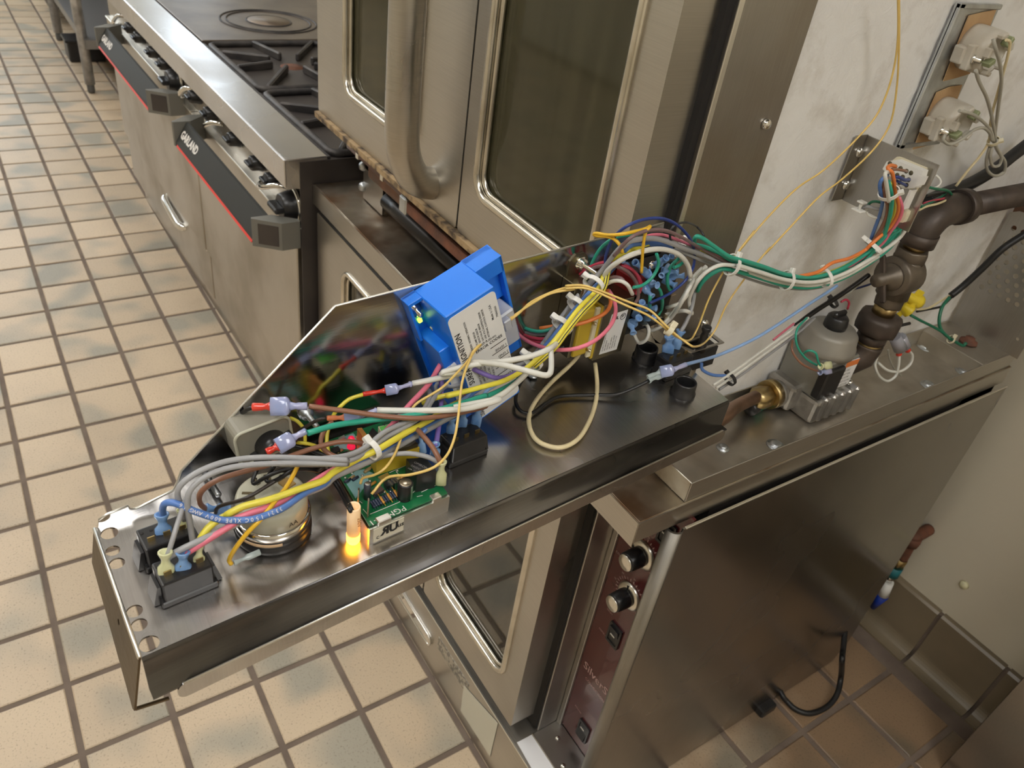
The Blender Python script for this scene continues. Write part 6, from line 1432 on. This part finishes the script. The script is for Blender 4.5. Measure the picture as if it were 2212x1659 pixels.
for lab, m_, pts, w in (('dark green wire looping behind the bracket edge', W_DGR, [(1560, 640, 1.690), (1700, 668, 1.692), (1850, 690, 1.690), (1925, 760, 1.684), (1890, 800, 1.680), (1780, 800, 1.678)], 6),
                        ('dark green wire running from the bracket under the pipe', W_DGR, [(1420, 960, 1.700), (1560, 900, 1.692), (1720, 820, 1.684), (1830, 740, 1.680)], 6),
                        ('red wire running from the bracket under the pipe', W_CRI, [(1480, 900, 1.690), (1650, 850, 1.688), (1780, 825, 1.686), (1920, 785, 1.680)], 5),
                        ('cream wire running from the bracket under the pipe', W_CRM, [(1395, 1010, 1.702), (1520, 950, 1.698), (1720, 900, 1.694), (1930, 805, 1.684)], 5),
                        ('white wire in a small loop behind the bracket corner', W_WHT, [(1560, 665, 1.690), (1690, 635, 1.690), (1750, 560, 1.688), (1725, 490, 1.684), (1670, 440, 1.680)], 5),
                        ('black wire passing behind the bracket', W_BLK, [(1500, 780, 1.684), (1650, 750, 1.682), (1800, 720, 1.680), (1960, 690, 1.674)], 7)):
    loose(lab, m_, ['cB'] + pts, w)

# ------------------------------------------------------------------ lamp socket plate
IX = 1.6365
LPo = [onx(*cx('cL', *p), IX + .004) for p in ((690, 25), (1040, 38), (490, 1240), (150, 1255))]
py0, py1 = .857, .944; pz0, pz1 = 1.160, 1.3215
LPL = thing('lamp_socket_plate', 'long gray zinc plate with raised rim on the white insulation', 'mounting plate', (IX, .9, pz0))
b = new(); bx(b, (IX - .002, py0, pz0), (IX + .003, py1, pz1), None, .0008)
for lo, hi in (((py0, pz0), (py0 + .010, pz1)), ((py0, pz0), (py1, pz0 + .006)), ((py0, pz1 - .006), (py1, pz1))):
    bx(b, (IX, lo[0], lo[1]), (IX + .006, hi[0], hi[1]), None, .0012)
part('plate', b, ZINC, LPL)
for k, (u, v, lab) in enumerate(((770, 395, 'upper ceramic lamp socket with tan gasket on the zinc plate'), (505, 1000, 'lower ceramic lamp socket with tan gasket on the zinc plate'))):
    c = onx(*cx('cL', u, v), IX + .006)
    t = thing('lamp_socket', lab, 'lamp socket', c, 'ceramic lamp sockets')
    T = frame(c, Y, Z, X) @ Matrix.Rotation(.10, 4, 'Z')
    b = new(); rr = random.Random(k)
    prism(b, [(p[0] + rr.uniform(-.0015, .0015), p[1] + rr.uniform(-.0015, .0015)) for p in ((-.026, -.037), (.0, -.035), (.026, -.034), (.028, 0), (.027, .036), (0, .036), (-.024, .034), (-.026, 0))], -.002, -.0008, T); part('gasket', b, PAPER, t)
    b = new(); lathe(b, [(.0245, -.001), (.0250, .004), (.0245, .022), (.0235, .030), (.0190, .0310), (.0180, .022), (0, .022)], T, 30)
    for a in (20, 100, 170, 250, 320):
        box(b, (.0205, 0, .033), (.006, .011, .009), T @ Matrix.Rotation(math.radians(a), 4, 'Z'), .0015)
    so = part('ceramic_body', b, CERAMIC, t)
    b = new(); bx(b, (-.033, -.013, .0), (-.019, .006, .014), T, .002, 2); bx(b, (-.030, -.018, .012), (-.012, .010, .022), T, .002, 2); part('side_lug', b, CERAMIC, t)
    b = new(); lathe(b, [(.0052, 0), (.0052, .003), (.0030, .0032), (.0030, .010), (0, .010)], T @ Matrix.Translation((-.024, -.005, .0215)), 10); part('terminal_screw', b, CHROME, t)
    for a in (60, 205):
        b = new(); T2 = T @ Matrix.Rotation(math.radians(a), 4, 'Z'); bx(b, (.010, -.003, .030), (.021, .003, .040), T2, .001); part('crimp', b, mat('green_crimp', (.27, .30, .16), .5), t)
def lampw(label, m, pts, w): return wire(label, m, ['cL'] + pts, w, group='lamp socket leads')
lampw('gray glass-fibre lead from the upper socket to the tie', W_LGR, [(970, 330, 1.690), (985, 400, 1.694), (1025, 540, 1.694), (1040, 700, 1.690), (1015, 900, 1.684), (992, 1080, 1.678), (980, 1210, 1.676), (1010, 1290, 1.676), (1070, 1380, 1.676), (1060, 1470, 1.676), (985, 1500, 1.676), (922, 1455, 1.676), (912, 1360, 1.676), (945, 1240, 1.676)], 7)
lampw('gray glass-fibre lead from the lower edge of the upper socket', W_LGR, [(820, 600, 1.690), (850, 700, 1.690), (915, 840, 1.686), (958, 1000, 1.680), (985, 1150, 1.678), (990, 1240, 1.678), (1040, 1340, 1.680), (1020, 1410, 1.680), (965, 1415, 1.680), (945, 1340, 1.680), (960, 1250, 1.678)], 7)
lampw('gray glass-fibre lead from the lower socket to the tie', W_LGR, [(680, 945, 1.686), (790, 975, 1.688), (890, 1045, 1.684), (950, 1120, 1.680), (972, 1210, 1.678)], 7)
lampw('gray glass-fibre lead curled under the lower socket', W_LGR, [(560, 1150, 1.684), (545, 1195, 1.686), (600, 1232, 1.688), (700, 1190, 1.688), (800, 1112, 1.686), (880, 1090, 1.684), (935, 1130, 1.680), (960, 1200, 1.678)], 7)
lampw('yellowed printed lead from the upper socket past the tie', W_CRM, [(1080, 340, 1.696), (1112, 360, 1.696), (1100, 450, 1.694), (1050, 640, 1.688), (1000, 820, 1.682), (965, 950, 1.678), (945, 1060, 1.676), (930, 1210, 1.674), (850, 1340, 1.672), (750, 1460, 1.670), (650, 1590, 1.668)], 6)
zip_tie('yellowed zip tie round the looped lamp leads', 'cL', 972, 1205, 1.678, 985, 1280, 1.678, 22, CREAM)

# ------------------------------------------------------------------ gas train
ab_ = onx(*cx('c8', 1395, 430), 1.688)
AX, AY = ab_.x, ab_.y
def zv(v):
    lo, hi = .7, 1.4
    for _ in range(40):
        m_ = (lo + hi) / 2
        if project((AX, AY, m_))[1] > v: lo = m_
        else: hi = m_
    return (lo + hi) / 2
zc = {k: zv(cx('c8', 0, y)[1]) for k, y in dict(elbow=20, e_end=115, hexa=165, hexb=235, valve=325, lhex=430, lhexb=515, ring=545, union=570, unionb=690, neck=740, end=800).items()}
GPp = thing('gas_pipe', 'black iron gas pipe with elbow, shut-off cock and union above the gas valve', 'gas pipe', (AX, AY, zc['end']))
pr_ = .0155
zE = zc['elbow'] + .012
hp = [Vector((AX + .008, 1.46, zE + .010)), Vector((AX + .006, 1.2, zE + .008)), Vector((AX + .002, AY + .060, zE + .006))]
b = new(); tube(b, hp, pr_, 20); part('pipe', b, IRON, GPp)
el = [Vector((AX + .002, AY + .060, zE + .006))] + [Vector((AX, AY + .036 - .036 * math.sin(a), zE + .004 - .036 * (1 - math.cos(a)))) for a in (math.pi / 2 * k / 8 for k in range(9))] + [Vector((AX, AY, zc['e_end']))]
b = new(); tube(b, el, .0198, 20)
cyl(b, el[0] - Y * .004, el[0] + Y * .014, .0225, 20); cyl(b, Vector((AX, AY, zc['e_end'] - .004)), Vector((AX, AY, zc['e_end'] + .012)), .0222, 20)
part('elbow', b, IRON, GPp)
V_ = lambda z: Vector((AX, AY, z))
b = new(); cyl(b, V_(zc['hexa'] - .004), V_(zc['e_end'] + .002), .0135, 16); part('nipple', b, BRASS, GPp)
b = new(); lathe(b, [(.0205, 0), (.0215, .002), (.0215, zc['hexa'] - zc['hexb'] - .002), (.0205, zc['hexa'] - zc['hexb'])], frame(V_(zc['hexb'])), 6); part('hex_collar', b, IRON2, GPp)
b = new(); lathe(b, [(.0215, zc['lhex'] - zc['valve'] - .006), (.0200, -.004), (.0175, .010), (.0200, zc['hexb'] - zc['valve'] + .002)], frame(V_(zc['valve'])), 20)
lathe(b, [(.0, -.024), (.0245, -.024), (.0265, -.020), (.0265, .012), (.0200, .020), (.0130, .022), (0, .022)], axis_frame(V_(zc['valve']), Y), 26)
vb = part('cock_body', b, IRON2, GPp)
b = new(); lathe(b, [(.0185, .024), (.0185, .028), (.0150, .029), (.0150, .034), (.0085, .035), (.0085, .056), (0, .057)], axis_frame(V_(zc['valve']), -Y), 20); part('stem', b, IRON2, vb)
b = new(); box(b, (0, 0, .0415), (.008, .062, .005), axis_frame(V_(zc['valve']), -Y, X) @ Matrix.Rotation(.45, 4, 'Z'), .0015); part('lever_tee', b, IRON, vb)
b = new(); lathe(b, [(.012, .0), (.012, .006), (.008, .007), (.008, .014), (0, .014)], axis_frame(V_(zc['valve']) + Y * .022, Y), 6); part('plug_nut', b, IRON2, vb)
b = new(); lathe(b, [(.0190, 0), (.0200, .002), (.0200, zc['lhex'] - zc['lhexb']), (.0185, zc['lhex'] - zc['lhexb'] + .002)], frame(V_(zc['lhexb'])), 6); part('lower_collar', b, IRON2, GPp)
b = new(); cyl(b, V_(zc['union']), V_(zc['lhexb']), .0150, 16); part('brass_thread', b, BRASS, GPp)
uh = zc['union'] - zc['unionb']
b = new(); lathe(b, [(.0200, 0), (.0285, uh * .12), (.0300, uh * .35), (.0300, uh * .75), (.0270, uh * .92), (.0205, uh)], frame(V_(zc['unionb'])), 8); part('union_nut', b, IRON, GPp)
b = new(); cyl(b, V_(zc['neck']), V_(zc['unionb']), .0200, 18); part('union_tail', b, IRON, GPp)
b = new(); cyl(b, V_(zc['neck'] - .008), V_(zc['neck']), .0175, 18); part('thread_ring', b, BRASS, GPp)
b = new(); tube(b, [V_(zc['neck'] - .004), V_(zc['end'] + .006), V_(zc['end'] - .008) - Y * .004, Vector((AX - .008, AY - .018, zc['end'] - .020)), Vector((AX - .014, AY - .040, zc['end'] - .024))], .0200, 18); part('street_elbow', b, IRON, GPp)
b = new(); q = onx(*cx('c8', 1405, 655), AX + .02); cyl(b, q, q + Vector((.006, .022, .004)), .0022, 8); part('sensor_stub', b, BLACK, GPp)

GX = 1.668
kp = onx(*cx('c8', 1035, 610), GX)
KYc = kp.y
GA = thing('gas_valve', 'gray combination gas valve with black control knob in the oven pan', 'gas valve', (GX, KYc, .799))
SILV = mat('cast_silver', (.52, .50, .47), .38, .85, (.36, .34, .31), 35, bump=.3, bscale=160)
b = new(); bx(b, (GX - .040, KYc - .030, .800), (GX + .042, KYc + .060, .838), None, .006, 2); bx(b, (GX - .036, KYc - .048, .806), (GX + .012, KYc - .020, .846), None, .006, 2)
lathe(b, [(.020, 0), (.020, .012), (.016, .014)], axis_frame((GX - .012, KYc - .044, .824), -Y), 18)
cs_ = part('casting', b, SILV, GA)
for k in range(5):
    b = new(); box(b, (GX + .038, KYc - .016 + k * .017, .824), (.016, .009, .040), None, .003); part('cooling_rib', b, SILV, cs_)
for k in range(4):
    b = new(); lathe(b, [(.005, 0), (.005, .005), (.003, .007), (0, .007)], frame((GX - .030 + .058 * (k % 2), KYc - .022 + .075 * (k // 2), .838)), 8); part('casting_screw', b, CHROME, cs_)
hz = kp.z
b = new(); bx(b, (GX - .034, KYc - .030, .838), (GX + .034, KYc + .036, hz - .044), None, .002); part('coil_housing', b, mat('valve_gray', (.30, .29, .26), .4, .5, (.24, .23, .20), 20), GA)
b = new(); lathe(b, [(.0385, hz - .046), (.0385, hz - .036), (.0365, hz - .033), (.0345, hz - .019), (.0300, hz - .013), (.0, hz - .011)], Matrix.Translation((GX, KYc + .003, 0)), 32); part('dome', b, mat('dome_gray', (.33, .31, .27), .45, .3, (.26, .24, .21), 15), GA)
b = new(); lathe(b, [(.0150, hz - .012), (.0155, hz - .006), (.0140, hz + .003), (.0110, hz + .006), (0, hz + .006)], Matrix.Translation((GX, KYc + .003, 0)), 20); kb = part('control_knob', b, BLACK, GA)
b = new(); box(b, (GX, KYc + .003, hz + .008), (.007, .024, .008), None, .002); part('knob_grip', b, BLACK, kb)
b = new(); bx(b, (GX + .026, KYc - .034, .842), (GX + .040, KYc + .004, hz - .052), None, .002); part('terminal_block', b, BLACK, GA)
b = new(); bx(b, (GX + .0345, KYc + .006, .850), (GX + .0360, KYc + .034, hz - .048)); lb = part('valve_label', b, WHITE_L, GA)
b = new(); bx(b, (GX + .0360, KYc + .006, hz - .057), (GX + .0363, KYc + .034, hz - .048)); part('orange_band', b, mat('label_orange', (.70, .20, .05), .5), lb)
b = new()
for k, s in enumerate(('24 VAC', 'NAT GAS', 'IN 1/2 PSI', 'OUT 3.5 WC', '60 HZ 0.5A')): text(b, s, .0042, frame((GX + .0364, KYc + .0075, hz - .065 - k * .0062), Y, Z, X))
part('label_lettering', b, INK, lb, fix=False)
nz = Vector((GX - .012, KYc - .056, .826))
b = new(); cyl(b, nz, nz - Y * .012, .0205, 24); part('brass_seat', b, BRASS, GA)
CT_ = thing('copper_tube', 'tarnished copper gas tube with brass flare nut running out under the control panel', 'gas tube', (1.66, .68, .80))
b = new(); lathe(b, [(.0150, 0), (.0165, .003), (.0165, .020), (.0130, .026), (.0105, .028)], axis_frame(nz - Y * .012, -Y), 6); part('flare_nut', b, BRASS, CT_)
tp_ = [nz - Y * .030, onz(*cx('c8', 560, 1085), .828), onz(*cx('c8', 400, 1160), .838), onz(1561, 903, .846), onz(1500, 938, .846), onz(1430, 977, .842), onz(1380, 990, .815)]
b = new(); tube(b, spline(tp_, .01), .0092, 14); part('tube', b, COPPER, CT_)
gp_ = onz(*cx('c8', 500, 1170), .812); gq_ = onz(*cx('c8', 620, 1108), .812)
GT = thing('green_cap_fitting', 'small green fitting with black cap lying beside the copper tube', 'fitting', (gp_ + gq_) / 2 - Z * .012)
b = new(); lathe(b, [(.0085, 0), (.0095, .004), (.0080, .010), (.0095, .014), (.0095, .020), (.007, .024), (.007, (gq_ - gp_).length)], axis_frame(gp_ * .75 + gq_ * .25, gq_ - gp_), 14); part('green_body', b, mat('fitting_green', (.01, .22, .13), .4), GT)
b = new(); lathe(b, [(.0, -.004), (.0095, -.004), (.0105, 0), (.0105, .010), (.008, .012)], axis_frame(gp_, gq_ - gp_), 14); part('black_cap', b, BLACK, GT)
b = new(); p = onz(*cx('c8', 1040, 1148), .800); lathe(b, [(.011, 0), (.009, .003), (.003, .005), (0, .005)], frame(p) @ Matrix.Scale(.5, 4, X), 9); solo('orange_debris', b, mat('debris_orange', (.55, .22, .03), .6), 'small orange scrap lying in the pan beside the gas valve', 'scrap')

# ------------------------------------------------------------------ loose leads around the gas valve
t = loose('blue wire stretching from a clear plug on the panel corner to the pipe', W_SKY, ['c8', (85, 893, .030), (300, 832, 1.700), (520, 732, 1.698), (700, 622, 1.696), (850, 522, 1.694), (960, 452, 1.692), (1040, 398, 1.690)], 7)
inline_plug(t, 'c7', (880, 1660, .020), (1000, 1610, .024), (1130, 1585, .028), (1250, 1535, .030), 26, mat('clear_crimp', (.50, .58, .58), .2), SPADE_C)
loose('cream white lead from the zip-tied pair toward the gas valve, upper', W_WHT, ['c8', (262, 1022, 1.690), (420, 915, 1.685), (600, 785, 1.680), (740, 688, 1.676), (860, 600, 1.672)], 6)
loose('cream white lead from the zip-tied pair toward the gas valve, lower', W_WHT, ['c8', (280, 1040, 1.688), (440, 930, 1.684), (620, 800, 1.679), (760, 700, 1.675)], 6)
loose('gray lead beside the zip-tied white pair', W_GRY, ['c8', (300, 1050, 1.684), (450, 950, 1.680), (640, 810, 1.676), (800, 690, 1.672), (900, 600, 1.668)], 6)
loose('blue lead curling under the toggle switch to the black tie', W_BLU, ['c8', (190, 880, 1.672), (195, 925, 1.676), (260, 958, 1.682), (340, 962, 1.686)], 7)
loose('black bundle sheath rising to the gas cock', BLACK_T, ['c8', (780, 650, 1.668), (900, 560, 1.668), (1040, 470, 1.668), (1150, 395, 1.670), (1240, 330, 1.672)], 11)
loose('pink wire showing above the white pair', W_PNK, ['c8', (640, 738, 1.672), (700, 690, 1.670), (770, 635, 1.668)], 5)
loose('red wire hooked at the upper black tie', W_CRI, ['c8', (1065, 500, 1.668), (1095, 485, 1.668), (1115, 505, 1.668), (1105, 545, 1.668)], 5)
loose('gray wire passing behind the shut-off cock', W_LGR, ['c8', (1040, 480, 1.664), (1120, 440, 1.662), (1180, 390, 1.660), (1240, 330, 1.658)], 4)
loose('navy wire passing behind the shut-off cock', W_DBL, ['c8', (1100, 430, 1.660), (1180, 410, 1.658), (1260, 385, 1.656)], 5)
zip_tie('black zip tie round the white pair beside the panel corner', 'c8', 370, 985, 1.688, 450, 930, 1.684, 26, BLACK)
zip_tie('black zip tie on the sheath above the gas valve dome', 'c8', 1015, 505, 1.668, 1090, 455, 1.668, 22, BLACK)
loose('green wire bowed beside the gas valve housing', W_GRN, ['c8', (850, 600, 1.672), (790, 670, 1.682), (785, 760, 1.690), (830, 840, 1.696), (900, 890, 1.702), (950, 905, 1.706)], 5)
loose('green wire arched to the gas valve terminals', W_GRN, ['c8', (820, 830, 1.690), (860, 805, 1.698), (905, 820, 1.704), (920, 870, 1.708), (940, 910, 1.710)], 5)
loose('brown wire bowed below the gas valve housing', W_BRN, ['c8', (760, 740, 1.680), (760, 810, 1.690), (810, 880, 1.700), (880, 920, 1.706), (950, 940, 1.710)], 5, [('c8', 1000, 895, 1.712, 935, 905, 1.712, 17, SPADE_Y), ('c8', 1000, 930, 1.712, 930, 942, 1.712, 15, SPADE_C)])
W1_ = 1.700
loose('white wire looped below the clear red connectors, outer loop', W_WHT, ['c8', (1290, 845, 1.690), (1278, 900, 1.700), (1305, 965, 1.704), (1358, 996, 1.706), (1408, 962, 1.706), (1425, 900, 1.704), (1430, 835, 1.700)], 6, [('c8', 1420, 760, 1.696, 1428, 830, 1.700, 14, SPADE_R)])
loose('white wire looped below the clear red connectors, wide loop', W_WHT, ['c8', (1295, 880, 1.692), (1360, 930, 1.702), (1440, 933, 1.704), (1498, 890, 1.702), (1512, 835, 1.700), (1485, 800, 1.698)], 6, [('c8', 1450, 750, 1.694, 1485, 805, 1.698, 14, SPADE_R)])
loose('thin white wire behind the looped white wires', W_LGR, ['c8', (1360, 800, 1.690), (1370, 860, 1.692), (1400, 920, 1.694), (1440, 960, 1.696)], 4)
for (q0, q1, lab) in (((1400, 715, 1.692), (1435, 790, 1.698), 'clear gray splice cap on the outer looped white wire'), ((1435, 720, 1.688), (1460, 780, 1.694), 'clear gray splice cap on the wide looped white wire')):
    b = new(); cyl(b, PP('c8', *q0), PP('c8', *q1), .0085, 10, .0100)
    solo('splice_cap', b, mat('clear_gray_cap', (.45, .46, .52), .2, trans=.3), lab, 'splice cap', 'splice caps beside the union')
for k, (x, y, x2, y2, lab) in enumerate(((1475, 460, 1555, 500, 'yellow wire nut behind the shut-off cock, upper'), (1450, 520, 1495, 560, 'yellow wire nut behind the shut-off cock, lower'))):
    p0, p1 = PP('c8', x, y, 1.655), PP('c8', x2, y2, 1.665); d_ = p1 - p0
    b = new(); L_ = d_.length; M_ = axis_frame(p0, d_)
    lathe(b, [(.005, 0), (.0068, L_ * .1), (.0085, L_ * .6), (.0105, L_ * .85), (.0105, L_)], M_, 10)
    for s in (-1, 1): box(b, (.011 * s, 0, L_ * .6), (.010, .004, L_ * .5), M_, .0015)
    solo('wire_nut', b, mat('nut_yellow', (.78, .60, .03), .4), lab, 'wire nut', 'yellow wire nuts')
loose('dark green ground wire from the wire nut to the pan ledge', W_DGR, ['c8', (1500, 582, 1.664), (1560, 615, 1.672), (1640, 655, 1.680), (1700, 690, 1.688), (1755, 738, 1.700)], 6)
loose('green ground wire from the black cable down to the pan ledge', W_DGR, ['c8', (1745, 470, 1.664), (1700, 530, 1.668), (1680, 610, 1.676), (1690, 670, 1.684), (1730, 715, 1.694), (1790, 755, 1.700), (1830, 775, 1.704), (1850, 755, 1.704)], 7)
loose('cream wire from the black cable to the wire nuts', W_CRM, ['c8', (1530, 548, 1.662), (1610, 540, 1.660), (1680, 500, 1.658), (1755, 455, 1.658)], 5)
loose('black wire from the black cable to the wire nuts', W_BLK, ['c8', (1540, 560, 1.662), (1620, 545, 1.661), (1700, 525, 1.660), (1760, 470, 1.660)], 5)
b = new(); p = onz(*cx('c8', 1862, 752), .828); lathe(b, [(.015, 0), (.014, .003), (.008, .004), (.008, .009), (0, .009)], frame(p), 8); solo('ground_screw', b, RUST, 'rusty ground screw on the pan ledge', 'screw')
zip_tie('cream tie on the ground wires at the pan ledge', 'c8', 1755, 735, 1.700, 1800, 760, 1.702, 16, CREAM)
loose('thick black cable rising from the wire nuts past the perforated plate', BLACK_R, ['c8', (1752, 462, 1.660), (1830, 400, 1.664), (1950, 290, 1.672), (2080, 165, 1.680), (2240, 60, 1.690)], 15)
loose('black conduit cable above the gas pipe', BLACK_R, ['c3', (1640, 1180, 1.660), (1760, 1130, 1.660), (1900, 1075, 1.660), (2050, 985, 1.660), (2160, 900, 1.660), (2290, 800, 1.660)], 27)
